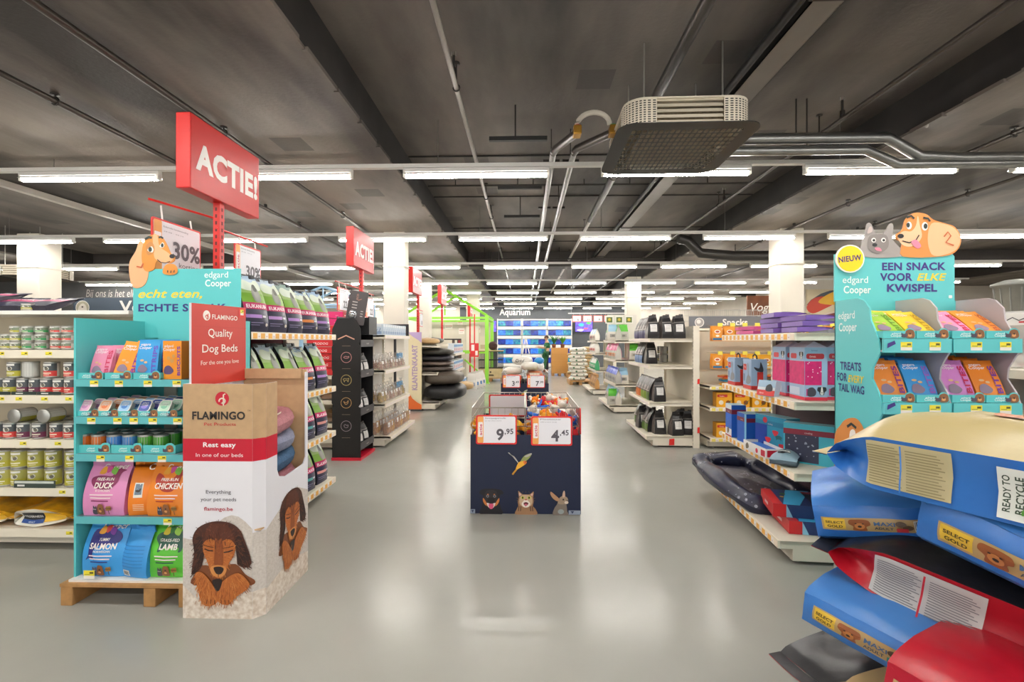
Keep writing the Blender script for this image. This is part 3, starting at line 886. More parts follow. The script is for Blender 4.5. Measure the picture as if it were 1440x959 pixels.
# magenta packs on top
pk = sack(.2, .05, .3, [(.35, '#2c2f48'), (.62, '#c2186b'), (1, '#30304a')], '#2a2838', [('t', '#f0d8e4', 'EUKANUBA', 0, .145, .04, {'b': .02, 'w': .15})], seed=2).mesh('food_pouch')
PK = Kit('food_pouch', 'pouch', [('food_pouch', pk, None)])
for k, p in enumerate((8, 33, 55, 76, 90)):
    PK.put((px_x(p, 3.3) - .05, 3.13 + .03 * (k % 2), 1.628 + .012), (-pi / 2 + .34, 0, .3 * (k % 3 - 1)), 'dark pouch with magenta band lying on top of the tin shelving, %s from the left' % ORD[k], 'magenta pouches on the tin shelving')
PK.put((px_x(14, 3.3) - .05, 3.15, 1.69), (-pi / 2 + .3, 0, .1), 'dark magenta-banded pouch lying upon the first pouch above the tins', 'magenta pouches on the tin shelving')
# slate header board
t = thing('header_board', 'slate header board lettered Vo with round white dog picture', 'sign', (0, 3.56, 0))
mb = MB().box(-3.515, 0, 1.6, -2.4, .02, 1.755, M('#4d5b69', .5))
mb.art([('c', '#f1efe9', -3.44, 1.68, .055), ('c', '#b6b39a', -3.44, 1.68, .05), ('p', '#e9e4d8', smooth_poly([(-3.47, 1.64), (-3.475, 1.67), (-3.46, 1.7), (-3.435, 1.712), (-3.413, 1.695), (-3.405, 1.66), (-3.413, 1.64)])), ('c', '#4b4038', -3.44, 1.685, .008, .006),
        ('t', '#f4f2ec', 'Voeding', -3.146, 1.645, .125, {'b': .022, 'al': 'l', 'w': .52})], lambda u, v, h: (u, -h, v))
mb.obj('board', t)
for x in (-3.3, -2.5): MB().box(x, .02, 0, x + .03, .05, 1.7, M('#c9c6bf', .4)).obj('post', t)

# ---------------------------------------------------------------- left: teal treat display on a small pallet
DX0, DX1, DY0, DY1 = -2.465, -1.768, 2.47, 2.985
T1 = M(TEAL, .4, nz=(4, .04)); WOOD = M('#b98a54', .7, nz=(18, .3))
t = thing('pallet', 'small wooden pallet under the teal snack display', 'pallet', (0, 0, 0))
for x in (-2.49, -2.035, -1.845):
    MB().box(x, DY0 - .02, 0, x + .065, DY1, .1, WOOD, .004).obj('skid', t)
for y in (DY0 - .02, DY0 + .2, DY0 + .42):
    MB().box(DX0 - .03, y, .1, DX1 + .02, y + .1, .118, WOOD, .002).obj('board', t)
t = thing('snack_display', 'teal cardboard snack display with cartoon dog, echt eten lettering and five shelves', 'display', (0, 0, .118))
td = t; ZB0 = .118
mb = MB().box(DX0, DY0 + .03, 0, DX0 + .012, DY1, 1.428, T1).box(DX1 - .012, DY0 + .03, 0, DX1, DY1, 1.428, T1)
mb.obj('side_walls', t)
MB().box(DX0, DY1 - .012, 0, DX1, DY1, 1.428, T1).obj('back_wall', t)
MB().box(DX0, DY0, 0, DX1, DY1 - .013, .012, M('#e9e6df', .5)).obj('base_board', t)
sz = [.463, .803, 1.007, 1.21]
tagpx = [((232, 743),), ((137, 648), (178, 648), (224, 649)), ((124, 596), (161, 594), (184, 596), (211, 598), (246, 599)), ((128, 537), (163, 538), (204, 540), (245, 540))]
for k, z in enumerate(sz):
    s = MB().box(DX0 + .012, DY0 + .02, z - .038 - ZB0, DX1 - .012, DY0 + .03, z - ZB0, M('#5fb7bd', .4)).box(DX0 + .012, DY0 + .03, z - .012 - ZB0, DX1 - .012, DY1 - .012, z - ZB0, M('#6a7f86', .5))
    for p, _ in tagpx[k]: s.art(tag_art(px_x(p, DY0), z - .02, .046, .03), lambda u, v, h: (u, DY0 + .019 - h, v - ZB0))
    s.obj('shelf', t)
MB().art(tag_art(px_x(121, 2.44), .05, .06, .04), lambda u, v, h: (u, DY0 - .012 - h, v + .0)).obj('price_ticket', t)
# header with dog cut-out
HX = -2.53; HY = DY1 - .02
hd = MB().box(HX, HY, 1.44 - ZB0, HX + .705, HY + .008, 1.885 - ZB0, T1)
hm = lambda u, v, h: (HX + u, HY - h, v - ZB0)
hd.art([('t', '#f4d93b', 'echt eten,', .035, 1.7, .075, {'al': 'l', 'b': .02, 's': .3, 'w': .42}), ('t', '#33307c', 'ECHTE SMAAK', .035, 1.612, .066, {'al': 'l', 'b': .03, 'w': .58}),
        ('t', '#eef7f5', 'edgard', .47, 1.828, .056, {'al': 'l', 'b': .006, 'w': .155}), ('t', '#eef7f5', 'Cooper', .475, 1.772, .06, {'al': 'l', 'b': .02, 'w': .17})], hm)
hd.obj('header_panel', t)
dog = MB(); dm = lambda u, v, h: (HX + u, HY - .004 - h, v - ZB0)
TAN, ORG, PEA, DKB = '#c98648', '#e0913f', '#efb384', '#2e3a38'
earL = smooth_poly([(.05, 2.07), (.02, 2.0), (-.02, 1.93), (-.022, 1.85), (0, 1.77), (.05, 1.765), (.09, 1.8), (.105, 1.88), (.1, 1.99)])
head = smooth_poly([(.08, 2.07), (.13, 2.105), (.19, 2.09), (.225, 2.04), (.25, 1.985), (.275, 1.965), (.272, 1.935), (.235, 1.92), (.16, 1.935), (.14, 1.88), (.08, 1.875), (.06, 1.97)])
dog.prism(earL, dm, -.006, 0, M(PEA, .5)); dog.prism(head, dm, -.006, .001, M(ORG, .5))
dog.prism(smooth_poly([(.2, 1.86), (.22, 1.91), (.27, 1.915), (.295, 1.89), (.29, 1.855), (.24, 1.845)]), dm, .0, .003, M(ORG, .5))
dog.art([('p', PEA, smooth_poly([(.135, 2.1), (.165, 2.1), (.18, 2.03), (.24, 1.985), (.268, 1.955), (.25, 1.93), (.2, 1.925), (.15, 1.95), (.14, 2.0)])),
         ('p', TAN, smooth_poly([(.09, 2.03), (.12, 2.06), (.145, 2.03), (.14, 1.985), (.1, 1.975)])), ('p', '#f7f3ea', smooth_poly([(.1, 2.005), (.125, 2.03), (.14, 2.01), (.13, 1.99)])), ('c', DKB, .118, 2.01, .012, .016),
         ('p', '#f7f3ea', smooth_poly([(.18, 2.03), (.2, 2.055), (.212, 2.035), (.2, 2.02)])), ('c', DKB, .198, 2.036, .009, .013), ('c', '#2a2a2c', .263, 1.965, .018, .014), ('l', '#4a3a30', [(.165, 1.945), (.19, 1.925), (.22, 1.922), (.25, 1.932)], .006),
         ('l', DKB, [(.085, 2.075), (.11, 2.09), (.13, 2.085)], .014), ('l', DKB, [(.175, 2.085), (.19, 2.09), (.205, 2.08)], .012), ('l', '#c8643a', [(.03, 1.9), (.06, 1.895), (.075, 1.92)], .01),
         ('l', DKB, [(.235, 1.86), (.235, 1.875)], .006), ('l', DKB, [(.255, 1.857), (.257, 1.873)], .006), ('l', DKB, [(.275, 1.86), (.28, 1.875)], .006)], dm, .002)
dog.obj('dog_cutout', t)
MB().box(-2.3, DY1 - .1, 1.43 - ZB0 - .22, -1.87, DY1 - .095, 1.428, T1).obj('inner_panel', t)

def critters(u, v, s):
    """two little printed animals, a dog and a cat"""
    return [('p', '#4f4857', xf(smooth_poly([(-1, 0), (-.95, .8), (-.9, 1.3), (-.6, 1.0), (-.4, 1.3), (-.3, .7), (-.3, 0)]), s, u, v)), ('c', '#d8d2c0', u - .78 * s, v + .75 * s, .08 * s), ('c', '#d8d2c0', u - .5 * s, v + .75 * s, .08 * s),
            ('p', '#8c5a36', xf(smooth_poly([(-.2, 0), (-.2, .7), (0, 1.5), (.35, 1.55), (.7, 1.4), (.85, .7), (.8, 0)]), s, u, v)), ('c', '#2a2422', u + .3 * s, v + .9 * s, .12 * s), ('c', '#e2a063', u + .3 * s, v + .5 * s, .22 * s, .18 * s),
            ('p', '#a5793f', xf([(1.15, .6), (1.9, .65), (1.85, 1.3), (1.2, 1.25)], s, u, v)), ('l', '#5a4026', [(u + 1.5 * s, v), (u + 1.52 * s, v + .65 * s)], .1 * s), ('t', '#4a3418', 'FRESH', u + 1.52 * s, v + .85 * s, .3 * s, {'b': .02})]

DUCK = smooth_poly([(-.95, .15), (-1.0, .45), (-.6, .6), (-.2, .62), (.35, .6), (.45, .95), (.7, 1.1), (.95, .98), (1.15, .92), (.95, .82), (.85, .6), (.8, .2), (.5, -.15), (.1, -.25), (-.5, -.15)])
HEN = smooth_poly([(-1.0, .3), (-.95, .75), (-.6, .65), (-.3, .45), (.2, .5), (.45, .9), (.6, 1.05), (.75, .9), (.9, .75), (.7, .6), (.65, .2), (.3, -.3), (-.3, -.3), (-.7, 0)])
FISH = smooth_poly([(-.9, .9), (-.2, 1.0), (.7, .9), (1.1, .55), (.9, .2), (.2, .1), (-.45, .0), (-.65, -.5), (-.45, -.85), (-.8, -.7), (-1.1, -.85), (-.95, -.5), (-1.0, .2)])
LAMB = smooth_poly([(-1.0, .5), (-.8, .8), (-.2, .9), (.4, .95), (.9, .8), (1.2, .55), (1.0, .3), (.9, -.2), (.7, -.3), (.65, 0), (-.3, -.05), (-.6, -.3), (-.75, -.25), (-.7, .1)])
def kibble_art(dark, shape, l1, l2, l3, cols, w, h):
    a = [('p', dark, xf(shape, .082, 0, h * .57)), ('t', '#f4ece4', 'Cooper', .03, h * .86, .045, {'b': .01, 's': .2})]
    for k, c in enumerate(cols): a.append(('p', c, xf(smooth_poly([(-1, -.7), (-.6, .6), (.2, .9), (1, .2), (.6, -.8)]), .02, -.03 + .03 * k, h * .57 + .075 + .012 * (k % 2), False, k * .8)))
    a += [('t', '#f6efe6', l1, 0, h * .665, .02, {'b': .015, 's': .1, 'w': .012 * len(l1)}), ('t', '#f6efe6', l2, 0, h * .53, .04, {'b': .03, 's': .12, 'w': min(.15, .026 * len(l2))})]
    if l3: a.append(('t', '#f6efe6', l3, 0, h * .47, .015, {'b': .02}))
    for k in range(3): a.append(('r', '#f3dfe0' if k < 2 else dark, -.07 + .006 * k, h * .4 - .016 * k, .06 - .01 * k, h * .4 + .006 - .016 * k))
    return a + critters(-.012, .012, .037)
def kib(col, side, dark, shape, l1, l2, l3, cols, seed):
    return sack(.235, .13, .285, [(1, col)], side, kibble_art(dark, shape, l1, l2, l3, cols, .235, .285), seed=seed, fin=.025)
veg = ('#e8a33a', '#c8508f', '#7cb648')
# lower two shelves: big bags
kb = [('#df8fc0', '#d37fb4', '#8a2d5a', DUCK, 'FREE-RUN', 'DUCK', '& CHICKEN', veg, -2.305, 0, 'pink bag lettered FREE-RUN DUCK on the fourth teal shelf'),
      ('#ef8a2c', '#e77f22', '#b23a2c', HEN, 'FREE-RUN', 'CHICKEN', None, veg, -1.945, 0, 'orange bag lettered FREE-RUN CHICKEN at the end of the fourth teal shelf')]
for q, (c, s_, dk, shp, a1, a2, a3, vg, x, r, lab) in enumerate(kb):
    kib(c, s_, dk, shp, a1, a2, a3, vg, q + 1).obj('dog_food_bag', loc=(x + .0, DY0 + .1, sz[0] + .001), rot=r, label=lab, cat='bag', group='large bags on the teal display')
BACKART = [('r', '#e9e4da', -.045, .1, .0, .175), ('r', '#6d7f8f', -.04, .115, -.005, .17), ('p', '#3c332e', xf(DUCK, .014, -.022, .132)), ('c', '#f6b98a', .03, .05, .007), ('c', '#f6b98a', .045, .065, .006), ('c', '#f6b98a', .04, .03, .008)] + [('r', '#f7c79a', -.045, .03 + .01 * k, .01, .035 + .01 * k) for k in range(4)]
sack(.15, .16, .29, [(1, '#ee8420')], '#e67d1e', [('t', '#f6efe6', 'C', .02, .235, .05, {'b': .01, 's': .2})] + BACKART, seed=5, fin=.03).obj('dog_food_bag', loc=(-2.115, DY0 + .13, sz[0] + .001), rot=.25, label='orange bag turned sideways with small photo between duck and chicken bags', cat='bag', group='large bags on the teal display')
kb2 = [('#3b9be0', '#2f86cc', '#2c2a7a', FISH, 'YUMMY', 'SALMON', 'NORWEGIAN', ('#e8a33a', '#d84a4a', '#7a3a9a'), -2.31, 'blue bag lettered NORWEGIAN SALMON on the base of the teal display'),
       ('#5fc23a', '#4fae2e', '#2d5a4a', LAMB, 'GRASS-FED', 'LAMB', None, ('#d8c23a', '#3a7a3a', '#9ac84a'), -1.945, 'green bag lettered GRASS-FED LAMB on the base of the teal display')]
for q, (c, s_, dk, shp, a1, a2, a3, vg, x, lab) in enumerate(kb2):
    kib(c, s_, dk, shp, a1, a2, a3, vg, q + 7).obj('dog_food_bag', loc=(x, DY0 + .1, .1315), label=lab, cat='bag', group='large bags on the teal display')
sack(.16, .15, .27, [(1, '#3f9adf')], '#2f86cc', [('r', '#2f7fc4', -.07, .06 + .018 * k, .06, .064 + .018 * k) for k in range(7)] + [('r', '#eceae4', -.06, .012, -.015, .045)] + [('r', '#333333', -.055 + .005 * k, .018, -.0525 + .005 * k, .04) for k in range(8)], seed=9, fin=.03, lean=-.02).obj('dog_food_bag', loc=(-2.115, DY0 + .1, .1315), rot=-.15, label='blue bag with folded top showing its back text beside the salmon bag', cat='bag', group='large bags on the teal display')
# third shelf: tins in trays
for k, (c, nm) in enumerate((('#e8782a', 'orange'), ('#e8782a', 'orange'), ('#4a8fd8', 'blue'), ('#4a8fd8', 'blue'), ('#56a83a', 'green'), ('#56a83a', 'green'))):
    kt = tin_kit(.037, .092, c, dark=False)
    lb = MB()
    for row in range(3):
        kt.put((px_x(113 + 21.5 * k + 10, DY0 + .12), DY0 + .1 + row * .085, sz[1] + .004), 0, '%s tin, %s from the left in the %s row of teal trays' % (nm, ORD[k], ['front', 'middle', 'back'][row]), 'tins in teal trays')
def tray(w, d, h, lab, loc, group, teeth=True):
    mb = MB().box(-w / 2, 0, 0, w / 2, d, .003, T1).box(-w / 2, 0, 0, -w / 2 + .003, d, h, T1).box(w / 2 - .003, 0, 0, w / 2, d, h, T1)
    pts = [(-w / 2, 0), (w / 2, 0), (w / 2, h), (w * .45, h)] + [(w * .33 + w * .13 * cos(a), h + .012 * sin(a)) for a in [i * pi / 8 for i in range(9)]] + [(-w / 2, h)]
    mb.prism(pts, lambda u, v, q: (u, -q, v), 0, .003, T1)
    mb.art([('p', '#8c5a36', xf(smooth_poly([(-1, -.8), (-1, .6), (-.3, 1.1), (.4, 1.1), (1, .6), (1, -.8)]), .019, w * .33, h * .55)), ('c', '#e2a063', w * .33, h * .4, .009, .007), ('c', '#2a2422', w * .33, h * .6, .004), ('p', '#4f4857', xf(smooth_poly([(-1, -.8), (-1, 1), (-.5, .6), (.5, .6), (1, 1), (1, -.8)]), .011, w * .33 - .026, h * .42)),
            ('t', '#e9f6f4', 'edgard', -w * .1, h * .5, .014, {'b': .02}), ('t', '#e9f6f4', 'Cooper', -w * .1, h * .22, .015, {'b': .02})], lambda u, v, q: (u, -.003 - q, v))
    return mb.obj('display_tray', loc=loc, label=lab, cat='tray', group=group)
for k in range(3): tray(.185, .4, .045, 'teal cardboard tray of %s tins on the third teal shelf' % ['orange', 'blue', 'green'][k], (px_x(136 + 45 * k, DY0 + .06), DY0 + .05, sz[1] + .0005), 'teal trays')
# second shelf: small dishes standing tilted
DC = [('#e6b4cf', '#c98ab8', 'pink'), ('#efb48e', '#e07a4a', 'peach'), ('#9cc4e8', '#4a7fc4', 'light blue'), ('#4a5fa8', '#8f7fd0', 'deep blue'), ('#bfe0c8', '#7ab89a', 'mint')]
def dish(c1, c2):
    a, hh = .034, .03
    mb = MB()
    FO = M('#d9d5cc', .35, .6)
    lo = rrect(-a * .8, -a * .75, a * .8, a * .75, .012, 4); hi = rrect(-a, -a * .95, a, a * .95, .015, 4)
    n = len(lo)
    mb.add([(u, v, 0) for u, v in lo] + [(u, v, hh) for u, v in hi], [(i, (i + 1) % n, n + (i + 1) % n, n + i) for i in range(n)] + [tuple(range(n))[::-1]], FO)
    l = MB().prism(rrect(-a * 1.08, -a * 1.03, a * 1.08, a * 1.03, .017, 4), lambda u, v, h: (u, v, h), hh, hh + .003, M('#e9e4dc', .35))
    l.art([('p', c1, rrect(-a * .92, -a * .87, a * .92, a * .87, .014, 4)), ('p', c2, xf(DUCK, .02, 0, -.012)), ('t', '#f6f2ee', 'edgard', 0, .013, .012, {'b': .02}), ('t', '#f6f2ee', 'Cooper', 0, .002, .013, {'b': .02})], lambda u, v, h: (u, v, hh + .003 + h))
    return Kit('food_dish', 'dish', [('dish_body', mb.mesh('dish_body'), None), ('lid', l.mesh('lid'), None)])
for k, (c1, c2, nm) in enumerate(DC):
    kd = dish(c1, c2)
    for row in range(5):
        kd.put((px_x(130 + 27.5 * k, DY0 + .1) + .02 * row, DY0 + .09 + row * .058, sz[2] + .04), (radians(62), 0, radians(-6)), 'small %s lidded food dish tilted in the %s row on the second teal shelf' % (nm, ['front', 'second', 'third', 'fourth', 'back'][row]), 'small food dishes')
for k in range(5): tray(.115, .36, .028, 'low teal tray holding %s dishes on the second teal shelf' % DC[k][2], (px_x(128 + 27.5 * k, DY0 + .06), DY0 + .045, sz[2] + .0005), 'low teal trays of dishes')
# top shelf: pouches
def treat(col, ink, word, w=.115, h=.185, vert=True, seed=0, d=.03):
    a = [('t', '#f7eef0', 'edgard', -w * .16, h * .84, .02, {'b': .015, 'al': 'c'}), ('t', '#f7eef0', 'Cooper', -w * .14, h * .75, .022, {'b': .015, 's': .1})]
    a += [('t', ink, word, w * .42, h * .12, w * .26, {'b': .03, 'al': 'l', 'r': pi / 2, 'w': h * .72})]
    a += [('p', '#8d7a90', xf(smooth_poly([(-1, -.6), (-.8, .5), (0, .8), (.6, .4), (1, -.2), (.3, -.8)]), w * .22, -w * .14, h * .24)), ('c', '#e2b98a', -w * .2, h * .45, w * .09, h * .03), ('c', '#e2b98a', -w * .02, h * .4, w * .08, h * .03)]
    return sack(w, d, h, [(1, col)], col, a, seed=seed, fin=.012, n=8)
PB = Kit('treat_pouch', 'pouch', [('treat_pouch', treat('#ea93b4', '#d8436a', 'BITES', seed=3).mesh('treat_pouch'), None)])
for k, (p, dy, r) in enumerate(((142, 0, 0), (156, .05, .1), (166, .09, .1), (136, .13, 0), (172, .16, 0))):
    PB.put((px_x(p, DY0 + .1), DY0 + .1 + dy, sz[3] + .004), (radians(-12), 0, r), 'pink BITES treat pouch, %s from the front of the top teal shelf' % ORD[k], 'pink pouches on the top teal shelf')
OB = Kit('treat_pouch', 'pouch', [('treat_pouch', treat('#f29a2e', '#8f3a9a', 'BITES', .12, .21, seed=4).mesh('treat_pouch'), None)])
for k, (p, dy) in enumerate(((176, 0), (181, .06))):
    OB.put((px_x(p, DY0 + .1), DY0 + .1 + dy, sz[3] + .004), (radians(-16), .12, .1), ['orange treat pouch leaning in front of its twin on the top teal shelf', 'orange treat pouch standing behind its twin on the top teal shelf'][k], 'orange pouches on the top teal shelf')
SB = Kit('treat_pouch', 'pouch', [('treat_pouch', treat('#35a0e0', '#6a5ac8', 'STRIPS', .125, .215, seed=5).mesh('treat_pouch'), None)])
for k in range(3): SB.put((px_x(208 + 3 * k, DY0 + .1), DY0 + .1 + .055 * k, sz[3] + .004), (radians(-5), 0, 0), 'blue STRIPS treat pouch, %s from the front on the top teal shelf' % ORD[k], 'blue pouches on the top teal shelf')
bc = carton(.115, .06, .21, '#f39a2c', '#d9761a', '#d9761a', [('t', '#f7eef0', 'edgard', -.02, .175, .02, {'b': .015}), ('t', '#f7eef0', 'Cooper', -.018, .155, .023, {'b': .015}), ('t', '#7a3aa0', 'BISCUITS', .05, .02, .026, {'b': .03, 'al': 'l', 'r': pi / 2, 'w': .16}), ('p', '#5d4a72', xf(smooth_poly([(-1, -.6), (-.8, .5), (0, .8), (.6, .4), (1, -.2), (.3, -.8)]), .03, -.02, .05)), ('c', '#d8a05a', .0, .1, .012), ('c', '#d8a05a', -.02, .115, .011), ('c', '#d8a05a', .01, .125, .01)]).mesh('biscuit_box')
BK = Kit('biscuit_box', 'box', [('biscuit_box', bc, None)])
for k in range(3): BK.put((px_x(246, DY0 + .08) + .02 * k, DY0 + .06 + .075 * k, sz[3] + .001), -.12, 'orange BISCUITS box, %s from the front beside the red bed sign' % ORD[k], 'biscuit boxes')
for k in range(3): tray(.15, .3, .035, 'teal tray at the foot of the top teal shelf, %s from the left' % ORD[k], (px_x(128 + 40 * k, DY0 + .05), DY0 + .045, sz[3] + .0005), 'teal trays on the top shelf')
# ---------------------------------------------------------------- left: dog bed dump display
KRAFT = M('#c4a27a', .7, nz=(25, .12)); FW = M('#e9e8ee', .4); FRED = M('#c4122f', .4)
FXL, FXR, FYF, FYB, FZ = -1.752, -1.345, 2.36, 2.875, 1.2
t = thing('bed_display', 'tall cardboard dog bed display with sleeping puppy print and red header panel', 'display', (0, 0, 0))
ch = .045                                        # bevelled front corner
def puppy(s):
    """a sleeping brown puppy, printed; s scales metres"""
    BR, OR, DO, BK2 = '#4a261b', '#b8682f', '#8f4a20', '#241512'
    E = lambda *p: xf(smooth_poly(list(p)), s)
    a = [('p', '#7a4424', E((-.75, -.9), (-.72, -.55), (-.5, -.3), (0, -.35), (.5, -.25), (.8, -.55), (1.1, -.75), (.8, -.9))),
         ('p', BR, E((-.75, .1), (-.8, .5), (-.62, .82), (-.2, 1.0), (.3, .98), (.62, .78), (.78, .45), (.98, -.15), (.85, -.35), (.55, -.25), (.5, .2), (-.45, .1), (-.5, -.3), (-.72, -.55), (-.82, -.5))),
         ('p', '#2f1812', E((-.76, .15), (-.72, .45), (-.55, .55), (-.45, .25), (-.48, -.2), (-.7, -.52), (-.82, -.48), (-.66, -.2))),
         ('p', '#2f1812', E((.5, .5), (.62, .6), (.75, .35), (.95, -.12), (.86, -.32), (.6, -.25), (.52, .1))),
         ('p', '#5a2c1c', E((-.45, .5), (-.3, .88), (0, .95), (.28, .88), (.48, .5), (.4, .1), (-.4, .1))),
         ('p', OR, E((-.46, .35), (-.3, .48), (-.08, .42), (-.04, .2), (.02, .2), (.1, .42), (.34, .48), (.5, .3), (.46, .02), (.3, -.25), (.2, -.55), (0, -.68), (-.2, -.55), (-.34, -.2), (-.46, .1))),
         ('p', DO, E((-.1, .5), (0, .45), (.1, .5), (.14, .1), (.12, -.3), (-.12, -.3), (-.12, .1))),
         ('p', '#d08a4a', E((-.25, -.45), (-.18, -.3), (.16, -.3), (.24, -.45), (.1, -.62), (-.1, -.62))),
         ('p', BK2, E((-.15, -.38), (-.08, -.33), (.08, -.33), (.16, -.4), (.08, -.54), (-.06, -.54))),
         ('l', BK2, xf([(-.42, .2), (-.3, .15), (-.16, .14)], s), .035 * s), ('l', BK2, xf([(.16, .1), (.3, .12), (.44, .17)], s), .035 * s), ('l', BK2, xf([(0, -.54), (0, -.63)], s), .02 * s),
         ('p', OR, E((-.7, -.55), (-.5, -.5), (-.25, -.75), (-.02, -1.15), (-.05, -1.4), (-.3, -1.5), (-.5, -1.4), (-.62, -1.0))),
         ('p', OR, E((.9, -.75), (.6, -.5), (.2, -.7), (-.02, -1.0), (.0, -1.35), (.3, -1.45), (.55, -1.2), (.9, -.95))),
         ('p', BK2, E((-.18, -.75), (0, -.68), (.12, -.75), (.0, -1.05)))]
    for q in (-.35, -.22, -.1, .1, .22, .34): a.append(('l', '#6a3418', xf([(q, -1.42), (q * .95, -1.3)], s), .025 * s))
    for q in range(26):
        u, v = RN.uniform(-.5, .5), RN.uniform(.3, .95)
        a.append(('l', RN.choice(['#6a3520', '#3a1d14']), xf([(u, v), (u + RN.uniform(-.04, .04), v - .12)], s), .012 * s))
    for q in range(30):
        u, v = RN.choice([RN.uniform(-.6, -.2), RN.uniform(.1, .7)]), RN.uniform(-1.3, -.7)
        a.append(('l', RN.choice(['#d08a4a', '#9a5426']), xf([(u, v), (u + RN.uniform(-.05, .05), v - .1)], s), .012 * s))
    def inside(p, poly):
        c = False; n = len(poly)
        for i in range(n):
            (x1, y1), (x2, y2) = poly[i], poly[i - 1]
            if (y1 > p[1]) != (y2 > p[1]) and p[0] < (x2 - x1) * (p[1] - y1) / (y2 - y1 + 1e-12) + x1: c = not c
        return c
    def coat(poly, cols, n, ln, cx, cy, seed):
        r = random.Random(seed); xs = [p[0] for p in poly]; ys = [p[1] for p in poly]; o = []
        while len(o) < n:
            p = (r.uniform(min(xs), max(xs)), r.uniform(min(ys), max(ys)))
            if not inside(p, poly): continue
            d = (p[0] - cx * s, p[1] - cy * s); m = hypot(*d) or 1
            e = (p[0] + d[0] / m * ln * s + r.uniform(-.02, .02) * s, p[1] + d[1] / m * ln * s - .3 * ln * s)
            o.append(('f', r.choice(cols), [p, e], r.uniform(.008, .018) * s))
        return o
    P = [e[2] for e in a if e[0] == 'p']
    face = a[5:]
    return a[:4] + coat(P[1], ['#5f3322', '#3a1d14', '#6f3d26', '#2f1812'], 200, .1, 0, .1, 1) + coat(P[2], ['#4a2618', '#1f0f0b', '#5a3020'], 70, .1, -.3, .6, 2) + coat(P[3], ['#4a2618', '#1f0f0b', '#6a3a24'], 60, .1, .3, .6, 3) + [a[4]] + coat(P[4], ['#6a3824', '#4a2418', '#7a4630', '#57301f'], 130, .09, 0, .2, 4) \
        + [a[5]] + coat(P[5], ['#c87838', '#a85a26', '#d08844', '#9a4f22', '#b86a30'], 240, .07, 0, -.1, 5) + [a[6]] + coat(P[6], ['#7f4020', '#9f5a2a', '#8a4824'], 50, .07, 0, -.3, 6) + a[7:12] + [('l', '#3a1c12', xf([(-.46, .32), (-.3, .27), (-.14, .24)], s), .02 * s), ('l', '#3a1c12', xf([(.14, .22), (.3, .25), (.46, .29)], s), .02 * s)] \
        + [a[12]] + coat(P[9], ['#c87838', '#a85a26', '#d08844', '#8f4a20', '#b86a30'], 150, .1, -.3, -.4, 7) + [a[13]] + coat(P[10], ['#c87838', '#a85a26', '#d08844', '#8f4a20', '#b86a30'], 160, .1, .3, -.4, 8) + a[14:]
FUR = M('#dfd8d1', .6, nz=(95, .7, '#bdb2a8'))
def shift(els, du, dv, sx=1):
    o = []
    for e in els:
        if e[0] == 'p': o.append(('p', e[1], [(u * sx + du, v + dv) for u, v in e[2]]))
        elif e[0] in 'lf': o.append((e[0], e[1], [(u * sx + du, v + dv) for u, v in e[2]], e[3]))
        else: o.append(e)
    return o
mf = lambda u, v, h: (FXL + u, FYF - h, v)
W_ = FXR - FXL - ch
fr = MB()
fr.box(FXL, FYF, 0, FXR - ch, FYF + .006, FZ, FW)
fur = [(0, .0), (W_, .0), (W_, .46)] + [(W_ * (1 - q / 10), .46 + .06 * sin(q * .5) + .012 * sin(q * 7)) for q in range(11)] + [(0, .4)]
A = [('r', KRAFT, 0, .92, W_, FZ), ('r', FRED, 0, .805, W_, .92), ('p', FUR, fur), ('p', M('#eee4d8', .6, nz=(45, .35, '#cbb8a4')), [(0, 0), (W_, 0), (W_, .14), (W_ * .7, .12), (W_ * .4, .07), (W_ * .2, .1), (0, .17)])]
A += [('c', '#c4122f', .205, 1.125, .036), ('l', '#e8d8c4', [(.205 + .016 * cos(a), 1.113 + .014 * sin(a)) for a in [pi * (1.1 - i * .17) for i in range(11)]] + [(.221, 1.113)], .007), ('l', '#e8d8c4', [(.212, 1.09), (.212, 1.145), (.222, 1.15)], .007),
      ('t', '#231d1c', 'FLAMINGO', .187, 1.02, .055, {'b': .03, 'w': .275}), ('t', '#c4122f', 'Pet Products', .195, .987, .023, {'w': .165}), ('t', '#231d1c', 'TM', .345, 1.06, .012),
      ('t', '#f4eeee', 'Rest easy', .192, .878, .034, {'b': .025, 'w': .17}), ('t', '#f4eeee', 'In one of our beds', .192, .828, .027, {'w': .245}),
      ('t', '#3a3540', 'Everything', .187, .64, .026, {'w': .13}), ('t', '#3a3540', 'your pet needs', .187, .602, .026, {'w': .185}), ('t', '#b01a34', 'flamingo.be', .187, .553, .026, {'b': .012, 'w': .15})]
PUP = puppy(.172)
fr.art(A + shift(PUP, .19, .325), mf, .0005, .00025)
fr.obj('front_panel', t)
# chamfer + side with cut-out
cz = MB()
cm = plane((FXR - ch, FYF, 0), (1, 1, 0), (0, 0, 1)); cw = ch * sqrt(2)
cz.prism([(0, 0), (cw, 0), (cw, FZ), (0, FZ)], cm, -.006, 0, FW)
cz.art([('r', KRAFT, 0, .92, cw, FZ), ('r', FRED, 0, .805, cw, .92), ('r', FUR, 0, .14, cw, .44), ('r', M('#eee4d8', .6, nz=(45, .35, '#cbb8a4')), 0, 0, cw, .14)], cm)
cz.obj('corner_panel', t)
Y2 = FYF + ch
sm_ = lambda u, v, h: (FXR + h, Y2 + u, v)
DL = FYB - Y2
side = [(0, 0), (DL, 0), (DL, FZ + .03), (DL - .03, FZ + .03), (DL - .03, .71)] + [(DL - .06, .675), (.2, .66), (.13, .68), (.11, .72)] + [(.11, FZ), (0, FZ)]
sp = MB().prism(side, sm_, -.006, 0, FW)
